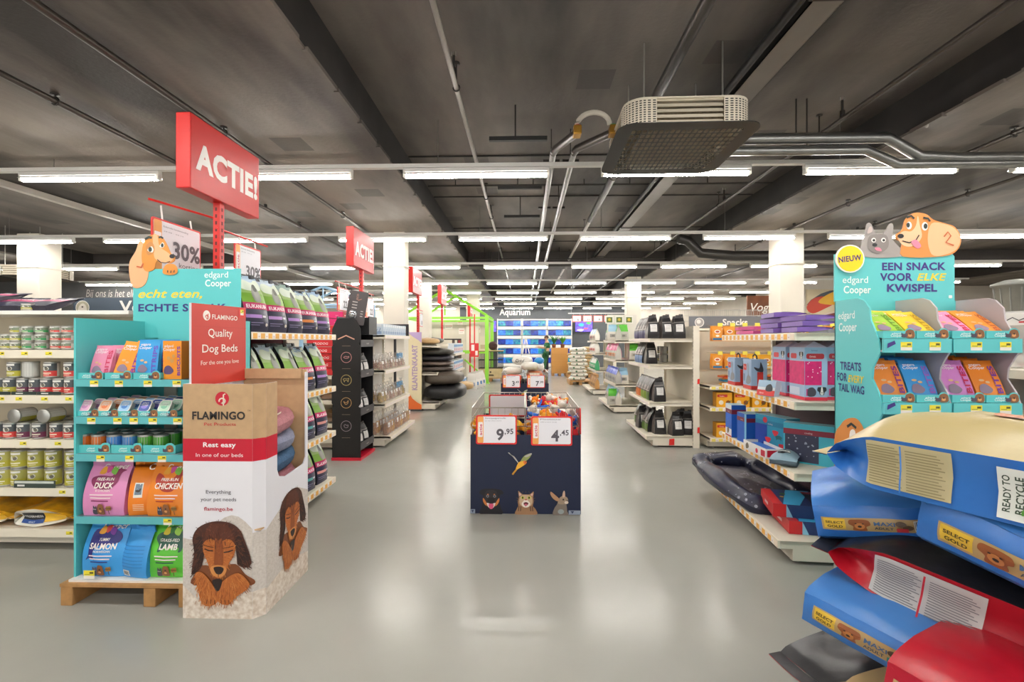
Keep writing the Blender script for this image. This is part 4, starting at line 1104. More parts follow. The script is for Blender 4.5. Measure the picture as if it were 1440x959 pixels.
sp.art([('r', KRAFT, 0, .92, .11, FZ), ('r', FRED, 0, .805, .11, .92), ('p', FUR, [(0, 0), (DL, 0), (DL, .5), (DL * .7, .56), (DL * .3, .5), (0, .44)]), ('p', M('#eee4d8', .6, nz=(45, .35, '#cbb8a4')), [(0, 0), (DL, 0), (DL, .12), (DL * .5, .17), (0, .13)])] + shift(PUP, .27, .39, 1.0), sm_, .0005, .00025)
sp.obj('side_panel', t)
MB().box(FXL, FYF + .006, 0, FXL + .006, FYB, FZ, FW).box(FXL + .006, FYB - .006, 0, FXR - .006, FYB, FZ + .045, KRAFT).box(FXL + .006, FYF + .006, .45, FXR - .006, FYB - .006, .456, KRAFT).obj('inner_walls', t)
MB().box(FXL + .01, FYB - .03, 1.19, FXR - .03, FYB - .006, FZ + .05, KRAFT).obj('top_flap', t)
# red header standing along the far side, facing the aisle
hp = MB(); hm2 = lambda u, v, h: (FXL + .008 + .045 * u + h, FYF + .05 + u, v)
hp.prism([(0, FZ - .02), (.445, FZ - .02), (.445, 1.625), (0, 1.62)], hm2, -.012, 0, M('#c8392f', .45), M('#d8d5da', .5))
ha = [('c', '#f6efe6', .11, 1.56, .028), ('l', '#c8392f', [(.112 + .011 * cos(a), 1.551 + .011 * sin(a)) for a in [pi * (1.1 - i * .17) for i in range(11)]] + [(.122, 1.57)], .006), ('t', '#f6efe6', 'FLAMINGO', .15, 1.543, .036, {'al': 'l', 'b': .02, 'w': .215}), ('t', '#f6efe6', 'Quality', .22, 1.445, .062, {'w': .2, 'b': .008}), ('t', '#f6efe6', 'Dog Beds', .22, 1.358, .062, {'w': .29, 'b': .008}), ('t', '#f6efe6', 'For the one you love', .22, 1.29, .034, {'w': .31}), ('r', '#d8241f', .375, 1.56, .44, 1.62)] + tag_art(.405, 1.595, .03, .03) + [('r', '#b8332a', 0, 1.498, .445, 1.4995)]
hp.art(ha, hm2)
hp.obj('header_panel', t)
# beds in the box
def cuff_bed(L, Wd, H, col, lining, r=.05):
    """soft nest bed: rolled rim and cushion"""
    rim = MB(); n = 40
    def sup(t, a, b, e=.45):
        c, s = cos(t), sin(t)
        return (a * (abs(c) ** e) * (1 if c >= 0 else -1), b * (abs(s) ** e) * (1 if s >= 0 else -1))
    rz = H / 2
    def f(u, v):
        t = 2 * pi * u; q = 2 * pi * v
        x, y = sup(t, L / 2 - r, Wd / 2 - r)
        nx, ny = sup(t, 1, 1, .8); m = hypot(nx, ny)
        k = r * (1 + .06 * noise.noise(V((x * 9, y * 9, q))))
        dip = -.25 * H * (1 if q < pi else 0) * max(0, 1 - abs(t - pi * 1.5) / .7) * sin(q)
        return (x + nx / m * k * cos(q), y + ny / m * k * cos(q), rz + rz * sin(q) + dip)
    rim.grid(f, n, 12, M(col, .9, nz=(60, .25), bump=(70, .4)), True, True)
    pad = MB().grid(lambda u, v: (*[c * v for c in sup(2 * pi * u, L / 2 - r * 1.1, Wd / 2 - r * 1.1)], H * .35 + .03 * (1 - v ** 3)), n, 6, M(lining, .95, nz=(50, .15), bump=(60, .4)), True, True)
    pip = MB().tube([(*sup(2 * pi * i / 40, L / 2 - r * 1.35, Wd / 2 - r * 1.35), H * .8) for i in range(41)], .005, M(lining, .8), 6)
    return Kit('dog_bed', 'dog bed', [('rim', rim.mesh('rim'), None), ('cushion', pad.mesh('cushion'), None), ('piping', pip.mesh('piping'), None)])
for k, (c, nm) in enumerate((('#3a3d3c', 'dark green lowest'), ('#b5757f', 'lower dusty pink'), ('#3f6184', 'dark blue'), ('#8f93ac', 'lavender grey'), ('#bd8088', 'topmost dusty pink'))):
    cuff_bed(.46, .37, .125, c, '#e6dccb').put((-1.55, 2.64, .46 + .108 * k), (radians(0), radians(4 * (k % 2) - 2), pi / 2 + .03 * k), '%s dog bed stacked in the cardboard bed display' % nm, 'dog beds in the cardboard display')

# ---------------------------------------------------------------- left aisle shelving with large bags
ARTE = [('g', '#c2185f', -.1, .155, .1, .2, 6, 2), ('t', '#f6e9f0', 'EUKANUBA', 0, .163, .034, {'b': .025, 'w': .17}), ('p', '#d7e2d2', smooth_poly([(-.09, .33), (-.05, .36), (.02, .34), (.08, .37), (.09, .3), (0, .28), (-.08, .29)])),
        ('p', '#8d8f86', smooth_poly([(-.02, .21), (-.03, .26), (0, .31), (.03, .32), (.045, .27), (.035, .21)])), ('p', '#565a52', smooth_poly([(0, .28), (.01, .32), (.035, .325), (.03, .28)]))]
def euk(strip, seed, w=.2, h=.4, d=.15, sky='#9ab6cf'):
    a = ARTE + [('g', strip, -.095, .095, .02, .118, 6, 1), ('g', '#d8d6e2', .025, .1, .06, .114, 4, 1), ('r', '#8a86a8', -.09, .06, .03, .066), ('r', '#8a86a8', -.09, .045, .0, .05), ('c', '#d9d0c4', .065, .05, .012)]
    return Kit('dog_food_bag', 'bag', [('dog_food_bag', sack(w, d, h, [(.5, '#2b2c45'), (.66, '#7fae3e'), (.8, '#9dbb70'), (1, sky)], '#25262f', a, seed=seed, fin=.02, lean=.05, round_=.2).mesh('dog_food_bag'), None)])
EK = [euk('#b48ad0', 1), euk('#c49ad8', 2, sky='#b4c6d6'), euk('#b48ad0', 3, sky='#8fa9a0'), euk('#e08a4a', 4, h=.37)]
EKb = [euk('#e8a29a', 5, sky='#9fc0a0'), euk('#5fb0b0', 6, sky='#86a070')]
gt, GD = gondola('aisle_shelving', 'cream shelving of large navy and green dog food bags behind the bed display', (-1.772, 2.99, 0), pi / 2, 1.365, .0, (.535, .95, 1.43), 1.5, .5, back='#7f2a3a')
lv = [.151, .586, 1.001, 1.481]
ln = ['lowest', 'third', 'second', 'top']
for l, z in enumerate(lv):
    for k in range(5):
        y = 3.14 + k * .26 - (.03 if l == 3 else 0)
        if l == 3: y = 3.03 + .135 + k * .262
        kit = EK[k % 4] if l >= 2 else EKb[k % 2]
        if y > 4.26: continue
        kit.put((-1.772 - .12, y, z), pi / 2 + .06 * (k % 3 - 1) - (.18 if l == 3 else .05), 'navy and green dog food bag, %s from the bed display on the %s shelf' % (ORD[k], ln[l]), 'dog food bags on the %s shelf behind the bed display' % ln[l])
        EK[(k + 1) % 4].put((-1.772 - .31, y, z), pi / 2, 'navy and green dog food bag behind the %s front bag of the %s shelf' % (ORD[k], ln[l]), 'dog food bags on the %s shelf behind the bed display' % ln[l]) if l < 3 else None
MB().prism([(0, 0), (.07, 0), (.07, .09), (0, .09)], plane((-1.35, 2.98, .6), (0, 1, 0), (0, 0, 1)), 0, .002, M('#d9d4cd', .5)).obj('hanging_leaflet', rot=None, label='small leaflet hanging at the edge of the bed display', cat='leaflet') if False else None

# ---------------------------------------------------------------- red ACTIE sign boxes on posts
def actie(x, y, z0, zp, label, pf=.42):
    t = thing('sign_box', label, 'sign', (x, y, 0))
    L, H, D = .8, .5, .1
    b = MB().box(-D, 0, z0, 0, L, z0 + H, M('#c80f08', .42), .006)
    b.art([('t', '#f6efe9', 'ACTIE!', L / 2 + .01, z0 + H * .31, .24, {'b': .045, 'w': L * .9})], lambda u, v, h: (h + .0005, u, v))
    b.art([('t', '#f6efe9', 'ACTIE!', -L / 2, z0 + H * .36, .2, {'b': .03, 'w': L * .9})], lambda u, v, h: (-D - .0005 - h, -u, v))
    b.obj('box', t)
    p = MB().box(-.075, L * pf, zp, -.025, L * pf + .05, z0 + .01, M('#d2201c', .35))
    for k in range(int((z0 - zp) / .05)): p.box(-.06, L * pf - .001, zp + .02 + k * .05, -.045, L * pf + .003, zp + .045 + k * .05, M('#6a1210', .6)).box(-.024, L * pf + .018, zp + .02 + k * .05, -.022, L * pf + .03, zp + .045 + k * .05, M('#6a1210', .6))
    p.obj('post', t)
actie(-2.2, 3.03, 2.43, 1.3, 'large red ACTIE! box sign on a red post above the bed display')
actie(-2.17, 5.9, 2.38, 1.5, 'red ACTIE! box sign above the black cardboard shelf display', .5)
actie(-2.17, 9.05, 2.37, 1.35, 'red ACTIE! box sign just beside the white column over the aisle', .8)
actie(-2.12, 11.9, 2.37, 1.1, 'small looking red ACTIE! box sign before the green steel house')
actie(-1.98, 17, 2.3, 0, 'most distant red ACTIE! box sign by the green post and beige column')

def price_frame(w, h, big, sup=None, lines=('Aanbieding', 'tijdelijk'), sub=None, fs=.52, bx=None):
    """red framed price card with an orange strip, local face -y, centred in x, base at 0"""
    b = MB().prism(rrect(-w / 2, 0, w / 2, h, .016), lambda u, v, q: (u, -q, v), -.005, .004, M('#d9201f', .4))
    c = MB(); m = .02
    c.prism(rrect(-w / 2 + m * .6, m * .6, w / 2 - m * .6, h - m * .6, .014), lambda u, v, q: (u, -q, v), .004, .005, M('#eceaf0', .4))
    st = w * .16
    a = [('p', '#f0a85a', rrect(-w / 2 + m * .6, m * .6, -w / 2 + st + m * .4, h - m * .6, .01)), ('r', '#f4efee', -w / 2 + m * .9, h * .25, -w / 2 + st + m * .1, h * .76, .006), ('t', '#c81f4f', 'actie', -w / 2 + st * .82 + m * .3, h * .5, st * .62, {'b': .02, 'r': pi / 2, 'w': h * .38}),
         ('t', '#6a6670', lines[0], -w / 2 + st + m * 1.1, h * .87, .017, {'al': 'l', 'w': w * .5}), ('t', '#9a969e', lines[1], -w / 2 + st + m * 1.1, h * .79, .011, {'al': 'l', 'w': w * .4})]
    cx = w * .12 if bx is None else bx
    a.append(('t', '#57525a', big, cx + w * .06, h * .16 if not sub else h * .36, h * fs, {'b': .03, 'al': 'r' if sup else 'c'}))
    if sup: a.append(('t', '#57525a', ',' + sup, cx + w * .08, h * .36, h * .25, {'b': .02, 'al': 'l', 'w': h * .3}))
    if sub: a.append(('t', '#6a666c', sub, cx + w * .1, h * .2, h * .13, {'w': w * .42}))
    c.art(a, lambda u, v, q: (u, -.005 - q, v))
    return b, c
def hang_sign(loc, w, h, big, sub, label, arm, lines=('Eukanuba hondenvoeding', '28.08 - 04.10'), ay=.01):
    t = thing('price_sign', label, 'sign', loc, pi / 2)
    b, c = price_frame(w, h, big, None, lines, sub, .42)
    b.obj('frame', t); c.obj('card', t)
    a = MB().tube([(arm[0], .01, h + .06 + arm[2]), (arm[1], ay, h + .06)], .008, M('#d2201c', .35), 8)
    for x in (-w * .3, w * .3):
        f = (x - arm[0]) / (arm[1] - arm[0])
        a.tube([(x, .0, h - .002), (x, .01, h + .06 + arm[2] * (1 - f))], .006, M('#e8e4e0', .4), 6)
    a.obj('arm', t)
hang_sign((-2.49, 3.3, 1.87), .47, .385, '30%', 'korting', 'larger red framed korting sign hanging behind the teal dog header', (-.25, .14, .05), ay=-.25)
hang_sign((-2.24, 3.74, 1.895), .36, .29, '30%', '', 'smaller red framed percentage sign hanging beyond the red post', (-.38, .3, .0))
hang_sign((-2.2, 5.62, 1.78), .34, .28, '22', '', 'red framed price sign half hidden by the dark clipboard', (-.2, .64, .0))
hang_sign((-2.2, 6.6, 1.75), .34, .28, '22', '', 'red framed 22 price sign beside the first white aisle column', (-.3, .2, .0))
hang_sign((-2.17, 9.75, 1.72), .34, .28, '8', '', 'red framed price sign on the post next to the white column', (-.38, .2, .0))

# ---------------------------------------------------------------- red packages piled, far left aisle
for k in range(9):
    c = '#d81f6f' if k > 6 else '#d2232a'
    carton(.46, .3, .085, c, '#b01d22', '#caa86a', [('t', '#f6dede', 'PRODOG', -.05, .025, .04, {'b': .02, 's': .2, 'w': .2}), ('r', '#f0c9c0', -.22, .01, -.1, .016), ('t', '#f4d0d0', 'Light', .15, .03, .02)], [('r', '#f0d0d0', -.1, .03, .08, .045)]).obj('food_pack', loc=(-2.6 + .012 * (k % 3 - 1), 6.02, .98 + k * .092), rot=.04 * (k % 3 - 1), label='%s flat pack in the pile behind the bags, %s from the bottom' % ('magenta' if k > 6 else 'red', ORD[k]), cat='package', group='flat packs piled by the black display')
gondola('aisle_shelving', 'low shelving under the flat red packs beside the black display', (-2.97, 6.0, 0), 0, .6, 0, (.3, .6, .925), .97, .4, tickets=None)
for k in range(3):
    for j in range(2):
        lay_bag(.26, .22, .14, '#7a5a3a', '#6b4d30', seed=k + j).obj('food_pack', loc=(-2.95 + .29 * j, 6.16, [.152, .352, .652][k]), label='brown bag on the low shelving under the red packs, %s level, %s end' % (['lowest', 'middle', 'upper'][k], ['far', 'aisle'][j]), cat='package', group='brown bags under the red packs')

# ---------------------------------------------------------------- black cardboard display
BLKC = M('#141315', .5, nz=(3, .2))
t = thing('black_display', 'tall black cardboard display with four round outline emblems', 'display', (-2.12, 5.52, 0))
sil = [(-.17, 0), (.17, 0), (.17, .62), (.145, .64), (.175, .68), (.175, 1.0), (.15, 1.03), (.175, 1.08), (.175, 1.35), (.15, 1.38), (.17, 1.43), (.17, 1.56), (.12, 1.67), (.09, 1.69), (-.09, 1.69), (-.12, 1.67), (-.17, 1.56), (-.17, 1.43), (-.15, 1.38), (-.175, 1.35), (-.175, 1.08), (-.15, 1.03), (-.175, 1.0), (-.175, .68), (-.145, .64), (-.17, .62)]
f = MB().prism(sil, lambda u, v, h: (u, -h, v), -.01, 0, BLKC)
def ringd(u, v, r, c): return ('l', c, circ(u, v, r, n=24) + [(u + r, v)], .006)
ea = []
for k, (v, c) in enumerate(((1.225, '#c98a8a'), (.955, '#b9a46a'), (.685, '#c9a06a'), (.41, '#9a8a94'))):
    ea += [ringd(0, v, .062, c), ('r', '#a08a7a', -.05, v + .135, .05, v + .138)]
    g = [xf(smooth_poly([(-.9, 0), (-.3, .35), (.4, .2), (.9, .35), (.8, -.1), (.2, -.3), (-.4, -.25)]), .035, 0, v), xf(smooth_poly([(-1, .3), (-.5, .5), (.3, .4), (.9, .6), (.8, .1), (.6, -.6), (.4, -.1), (-.4, -.1), (-.6, -.6), (-.8, 0)]), .036, 0, v), xf(smooth_poly([(-.8, .5), (-.3, .1), (.3, .2), (.7, .8), (.6, 0), (.1, -.5), (-.4, -.3)]), .036, 0, v), xf(smooth_poly([(-.7, .2), (-.2, .5), (.2, .2), (.7, .4), (.5, -.4), (-.3, -.5)]), .036, 0, v)][k]
    ea.append(('l', c, g + [g[0]], .006))
ea += [('l', '#d9a08a', [(-.1, 1.44), (0, 1.485), (.1, 1.44)], .014), ('r', '#a08a7a', -.05, .27, .05, .273)]
f.art(ea, lambda u, v, h: (u, -h, v), .001, .0005)
f.obj('front_panel', t)
b = MB().box(-.17, .01, 0, -.16, .5, 1.5, BLKC).box(-.16, .49, 0, .16, .5, 1.5, BLKC)
b.obj('shell', t)
for z in (.12, .53, .98, 1.35):
    MB().box(-.16, .01, z, .17, .49, z + .012, BLKC).box(.162, .01, z, .172, .49, z + .085, M('#3f3c3d', .5)).art([('t', '#bdb6b2', 'natural', .25, z + .03, .03)], lambda u, v, h: (.172 + h, u, v)).obj('shelf', t)
MB().box(-.175, -.012, 0, .18, .51, .035, FRED).obj('base_trim', t)
BBART = [('r', '#dcd9d6', -.045, .09, .045, .19), ('r', '#8d8a88', -.035, .17, .03, .176), ('r', '#8d8a88', -.035, .15, .03, .154), ('r', '#8d8a88', -.035, .13, .03, .134), ('r', '#77736f', -.07, .212, .07, .222)]
BB = {}
for c in ('#3b3560', '#6f86b0', '#c9641f', '#7f9a2a', '#4f6a2a'):
    BB[c] = Kit('food_bag', 'bag', [('food_bag', sack(.17, .12, .31, [(.36, c), (1, '#4b4744')], '#1b1a1c', [('r', '#b9aea8', -.07, .13, .07, .14), ('c', '#9d948e', 0, .17, .04, .03)], seed=len(BB), art_back=None, fin=.02, round_=.15, lean=.03).mesh('food_bag'), None)])
# bag seen from its black gusset side (label on the narrow face)
BL = Kit('food_bag', 'bag', [('food_bag', sack(.165, .15, .32, [(1, '#211f21')], '#5f5752', BBART, seed=6, fin=.03, round_=.12, peak=.01, topw=.1).mesh('food_bag'), None)])
for l, z in enumerate((.132, .542, .992)):
    for k in range(2):
        BL.put((-2.12 + .07, 5.52 + .13 + k * .2, z), pi / 2 - .3, 'black pouch with white label on the side of the black display, %s shelf, %s' % (['lowest', 'middle', 'upper'][l], ['near end', 'far end'][k]), 'pouches in the black display', .85)
# clipboard standing on it
t = thing('sign_board', 'tilted dark grey price board standing on the black display', 'sign', (-2.04, 5.56, 1.62), (0, radians(9), .15))
MB().prism(rrect(-.11, 0, .11, .4, .015), lambda u, v, h: (u, -h, v), -.006, .0, M('#4a4547', .5)).art([('t', '#b88a7a', 'eco', .0, .33, .05, {'r': pi / 2}), ('l', '#b07a6a', [(.0, .29), (.04, .31)], .008)] + [('r', '#b5aeac', -.06 + .0 * k, .12 + .035 * k, .0, .132 + .035 * k) for k in range(5)] + [('r', '#b5aeac', .05, .1 + .03 * k, .08, .11 + .03 * k) for k in range(3)], lambda u, v, h: (u, -h, v)).obj('board', t)
MB().tube([(-.1, -.012, .02), (-.1, -.012, -.14)], .004, STEEL, 6).obj('stem', t)
MB().lathe([(0, -.05), (.05, -.045), (.06, 0), (.05, .045), (0, .055)], M('#c9ced6', .15, .9), 16).obj('ball_toy', loc=(-2.06, 5.58, 1.74), label='shiny round globe on the black display top', cat='ornament')
MB().box(-.2, 0, 0, .2, .3, .01, BLKC).box(-.2, 0, .01, -.19, .3, .22, BLKC).box(.19, 0, .01, .2, .3, .22, BLKC).box(-.19, 0, .01, .19, .01, .16, BLKC).box(-.19, .29, .01, .19, .3, .22, BLKC).obj('storage_crate', loc=(-2.1, 5.68, 1.5), label='black open crate on the back of the black display', cat='crate')
# ---------------------------------------------------------------- right aisle shelving
RA = radians(-94.6)
rg, RD_ = gondola('aisle_shelving', 'cream angled shelving with orange price strips, boxes and a dark cooling bed', (1.719, 4.387, 0), RA, 1.36, .1, (.53, .982, 1.423), 1.47, .47, back='#4a2f38')
def rgp(s, d, z): return (1.719 - .080 * s + .997 * d, 4.387 - .997 * s - .080 * d, z)
# flat pouches on top
fp = sack(.3, .035, .24, [(.12, '#6a4a8a'), (1, '#9a78c8')], '#7a58a8', [('r', '#c9c4c0', -.12, .03, -.05, .09), ('r', '#7a5fa8', -.02, .08, .1, .15)], seed=3, fin=.02).mesh('treat_pouch')
FP = Kit('treat_pouch', 'pouch', [('treat_pouch', fp, None)])
fq = Kit('treat_pouch', 'pouch', [('treat_pouch', sack(.2, .03, .16, [(.2, '#e8e2e4'), (1, '#d8609a')], '#c8508a', [('r', '#efe9ea', -.07, .03, .0, .08)], seed=4, fin=.015).mesh('treat_pouch'), None)])
for q, (s, n) in enumerate(((.78, 4), (1.13, 3))):
    for k in range(n):
        FP.put(rgp(s + .012 * (k % 2), .17 + .012 * (k % 3), 1.474 + .022 + .038 * k), (-pi / 2 + .03, 0, RA + .1 * (k % 3 - 1)), 'flat purple pouch, %s from the bottom of the %s purple pile on the top shelf' % (ORD[k], ['farther', 'nearer'][q]), 'purple pouches on the top shelf')
for k in range(4):
    fq.put(rgp(.28 + .13 * (k // 2), .16, 1.474 + .018 + .034 * (k % 2)), (-pi / 2, 0, RA + .1 * k), 'small pink and white pouch, %s, %s, beyond the purple pouches' % (['lower', 'upper'][k % 2], ['far pile', 'near pile'][k // 2]), 'pink pouches on the top shelf')
# second shelf: pale blue boxes
LB = '#9db8d6'
def dogface(u, v, s): return [('p', '#22262c', xf(smooth_poly([(-1, .2), (-.9, .9), (-.4, 1), (.4, 1), (.9, .9), (1, .2), (.6, -.2), (.4, -.8), (-.4, -.8), (-.6, -.2)]), s, u, v)), ('p', '#e9e6e2', xf(smooth_poly([(-.12, .95), (.12, .95), (.25, .1), (.35, -.6), (0, -.85), (-.35, -.6), (-.25, .1)]), s, u, v)), ('c', '#22262c', u, v - .3 * s, .14 * s, .1 * s)]
bx = carton(.17, .12, .24, LB, LB, '#a9bfd8', [('r', '#c8352f', -.085, 0, .085, .03), ('r', '#c8352f', -.075, .15, -.01, .2, .006), ('t', '#f2e4e2', 'Top', -.045, .17, .02), ('p', '#8d9096', smooth_poly([(-.02, .05), (0, .1), (.02, .12), (.01, .2), (.03, .2), (.035, .12), (.07, .1), (.075, .06), (.03, .04)])), ('r', '#6f7f9a', -.07, .06, -.045, .12)],
            [('r', '#c8352f', -.06, 0, .06, .03), ('r', '#c8352f', -.015, .03, .03, .14), ('p', '#3a3a44', smooth_poly([(-.02, .15), (-.04, .18), (0, .17), (.01, .22), (.03, .17), (.025, .14)]))]).mesh('carton')
hn = MB().tube([(-.04, .06, .24), (-.035, .06, .265), (0, .06, .28), (.035, .06, .265), (.04, .06, .24)], .006, M('#1f1e20', .5), 8).mesh('carry_handle')
BX = Kit('drinker_box', 'box', [('carton', bx, None), ('carry_handle', hn, None)])
for k in range(2): BX.put(rgp(.2 + .36 * k - .05, .13, 1.033), RA + .0, 'pale blue drinker box with black handle, %s on the second right-hand shelf' % ['farther one', 'closer one'][k], 'drinker boxes')
wn = M('#e01f74', .4, nz=(30, .25))
art = [('r', '#d8324a', -.07, 0, .07, .022), ('r', wn, -.068, .1, .035, .255), ('r', '#cf2f3a', -.06, .27, .05, .305, .012), ('t', '#f7e6e6', 'Drink', -.02, .28, .016, {'b': .02}), ('t', '#5a6a9a', 'flamingo', -.01, .322, .012), ('r', '#c9357a', -.06, .03, -.02, .075), ('p', '#4a4550', smooth_poly([(-.05, .03), (-.05, .075), (-.02, .085), (0, .06), (-.01, .03)]))] + dogface(.035, .06, .028) + [('c', '#f2dfe6', RN.uniform(-.06, .03), RN.uniform(.11, .25), .0035) for k in range(9)]
art2 = [('r', '#d8324a', -.1, 0, .1, .022), ('r', wn, -.1, .1, .1, .255), ('r', '#cf2f3a', -.08, .27, .0, .305, .012), ('r', '#c9d4e6', -.09, .03, .04, .08)] + dogface(.06, .29, .026)
tb_ = carton(.14, .2, .345, LB, LB, '#b3c4dc', art, art2).mesh('carton')
pk_ = MB().add([(-.07, 0, .345), (.07, 0, .345), (.07, .2, .345), (-.07, .2, .345), (0, .02, .385), (0, .18, .385)], [(0, 1, 4), (1, 2, 5, 4), (2, 3, 5), (3, 0, 4, 5)], M('#c9b9d2', .35)).mesh('top_flap')
TBK = Kit('drinking_bowl_box', 'box', [('carton', tb_, None), ('top_flap', pk_, None)])
for k in range(2): TBK.put((1.79 + .1 + .158 * k, 3.1 + .02 * k, 1.033), radians(-4), 'tall pale blue box with pink bowl in its window, %s' % ['next to the aisle edge', 'deeper on the shelf'][k], 'pink bowl boxes')
TBK.put((1.9, 3.34, 1.033), radians(-4), 'tall pale blue box with pink bowl standing behind the front pair', 'pink bowl boxes')
carton(.14, .05, .11, '#dfe3ea', '#c9d4e6', '#d5dbe6', [('r', '#d23a3a', -.07, 0, .07, .04), ('r', '#a9c4dc', -.07, .06, .07, .11), ('p', '#3f4046', smooth_poly([(0, .035), (0, .07), (.03, .085), (.05, .06), (.045, .035)])), ('t', '#f5e2e2', 'Slow', -.03, .012, .018)]).obj('feeder_pack', loc=rgp(1.02, .06, 1.034), rot=(radians(-14), 0, RA + .5), label='small pale blue and red pack leaning before the tall pink bowl boxes', cat='package')
# third shelf: blue boxes
def blubox(w, d, h, c, band, art=None, cs=None):
    return carton(w, d, h, c, cs or c, '#9ec9d9', [('r', band, -w / 2, h * .72, w / 2, h * .86), ('t', '#e6c9cf', 'cooling', 0, h * .76, h * .06)] + (art or []), [('r', band, -d / 2, h * .72, d / 2, h * .86)])
blubox(.15, .12, .28, '#1f5fc0', '#7a2338', [('r', '#e6e6ea', -.075, 0, .075, .07), ('r', '#d9dde4', -.075, .24, .075, .28), ('p', '#6f6250', smooth_poly([(-.02, .02), (-.03, .06), (0, .08), (.02, .05)])), ('r', '#c83a3a', -.075, 0, .075, .012)]).obj('cooling_box', loc=rgp(.17, .1, .581), rot=RA, label='tall royal blue box with white foot at the far end of the third shelf', cat='box', group='boxes on the third shelf')
blubox(.16, .14, .24, '#1d56b4', '#7a2338', [('r', '#7fc0d8', .05, 0, .08, .24)]).obj('cooling_box', loc=rgp(.42, .12, .581), rot=RA + .1, label='royal blue box with dark red band behind the white open tray', cat='box', group='boxes on the third shelf')
wm = [('p', '#d8323f', xf(smooth_poly([(-1, .5), (1, .5), (0, -.9)], 3), .03, *p)) for p in ((.05, .15), (.11, .06), (-.02, .09))]
blubox(.3, .12, .27, '#2f8fb0', '#27789a', [('r', '#1c3f9a', -.15, .02, -.03, .2), ('c', '#c83a4a', -.05, .235, .022)] + wm + [('p', '#2a6a70', xf(LAMB, .03, .08, .11))]).obj('cooling_box', loc=rgp(.77, .2, .581), rot=RA + .35, label='teal box printed with watermelon slices on the third shelf', cat='box', group='boxes on the third shelf')
drop = [('c', '#a9adc0', RN.uniform(-.12, .05), RN.uniform(.02, .19), RN.uniform(.002, .007)) for k in range(26)]
blubox(.3, .1, .27, '#46b0c8', '#8a2238', [('r', '#33344e', -.14, .01, .06, .195)] + drop).obj('cooling_box', loc=rgp(1.12, .3, .581), rot=RA + .95, label='teal box with dark droplet pad showing at the near end of the third shelf', cat='box', group='boxes on the third shelf')
carton(.12, .1, .24, '#2f6fb4', '#16264f', '#8fb8d0', [('r', '#7a2338', -.06, .17, .06, .2)]).obj('cooling_box', loc=rgp(.62, .32, .581), rot=RA, label='dark blue box deep behind the white open tray on the third shelf', cat='box', group='boxes on the third shelf')
t = thing('open_tray', 'white open cardboard tray with red flaps on the third shelf', 'tray', rgp(.83, .06, .581), RA + .08)
w, d, h = .34, .13, .07
MB().box(-w / 2, 0, 0, w / 2, d, .004, M('#e9e6e4', .5)).box(-w / 2, 0, 0, w / 2, .004, h, M('#e9e6e4', .5)).box(-w / 2, d - .004, 0, w / 2, d, h, M('#e9e6e4', .5)).box(-w / 2, .004, 0, -w / 2 + .004, d - .004, h, M('#e9e6e4', .5)).box(w / 2 - .004, .004, 0, w / 2, d - .004, h, M('#e9e6e4', .5)).art([('r', '#c8324a', .1, .01, .16, .055), ('c', '#c8324a', .04, .03, .018), ('p', '#6f6250', smooth_poly([(-.12, .01), (-.13, .04), (-.1, .06), (-.08, .03)]))], lambda u, v, q: (u, -q, v)).art([('r', '#c8243a', .01, .012, .115, .06, .004)], lambda u, v, q: (w / 2 + q, u, v)).obj('tray', t)
MB().box(-.14, .015, .005, .1, .115, .055, M('#2a6fc8', .4), .004).obj('contents', t, label='blue packs inside')
lay_bag(.3, .16, .05, '#8fa8b8', '#4a5a66', seed=8, art_top=dogface(.1, 0, .04)).obj('chew_pack', loc=rgp(1.2, .1, .581), rot=RA + 2.6, label='grey pack with dog face lying at the near edge of the third shelf', cat='package')
# deck: cooling bed and boxes
NV = '#23263f'
t = thing('cooling_bed', 'navy puffy dog bed with water droplet print overhanging the lowest right shelf', 'dog bed', rgp(.38, .2, .18), (radians(-4), radians(7), RA + .2))
def sup2(tt, a, b, e=.5):
    c, s = cos(tt), sin(tt); return a * abs(c) ** e * (1 if c >= 0 else -1), b * abs(s) ** e * (1 if s >= 0 else -1)
NM = M(NV, .35, nz=(7, .35), bump=(14, .4))
DL_ = .78
rim = MB()
def rimf(u, v):
    tt = 2 * pi * u; q = 2 * pi * v
    x, y = sup2(tt, .46, .27); nx, ny = sup2(tt, 1, 1, .8); m = hypot(nx, ny)
    k = .08 * (1 + .16 * sin(tt * 7) + .35 * fbm((x * 8, y * 8, q)))
    return (x + nx / m * k * cos(q), y + ny / m * k * cos(q), .07 + k * .85 * sin(q) + .03 * fbm((x * 3, y * 3, 0)))
rim.grid(rimf, 56, 12, NM, True, True)
pad = MB()
def padf(u, v):
    x, y = sup2(2 * pi * u, .41 * v, .22 * v); return (x, y, .05 + .03 * (1 - v * v) + .012 * fbm((x * 9, y * 9, 2)))
pad.grid(padf, 48, 8, M('#4c4a5a', .45, nz=(90, .5), bump=(80, .3)), True, True)
def drops(mb, fn, n, seed):
    r = random.Random(seed)
    for k in range(n):
        u, v = r.random(), r.random(); a = V(fn(u, v)); b = V(fn(u + .01, v)); c = V(fn(u, v + .01))
        nn = (b - a).cross(c - a)
        if nn.length < 1e-9: continue
        nn.normalize(); e1 = (b - a).normalized(); e2 = nn.cross(e1); R_ = r.choice([.004, .004, .006, .011])
        for col, rr, hh in (('#c9cbd8', R_, .002), ('#5a5d78', R_ * .7, .0025), ('#eef0f5', R_ * .3, .003)):
            mb.add([a + nn * hh + e1 * rr * cos(q) + e2 * rr * sin(q) for q in [2 * pi * i / 8 for i in range(8)]], [tuple(range(8))], I(col))
            mb.add([a - nn * hh + e1 * rr * cos(q) + e2 * rr * sin(q) for q in [2 * pi * i / 8 for i in range(8)]], [tuple(range(8))], I(col))
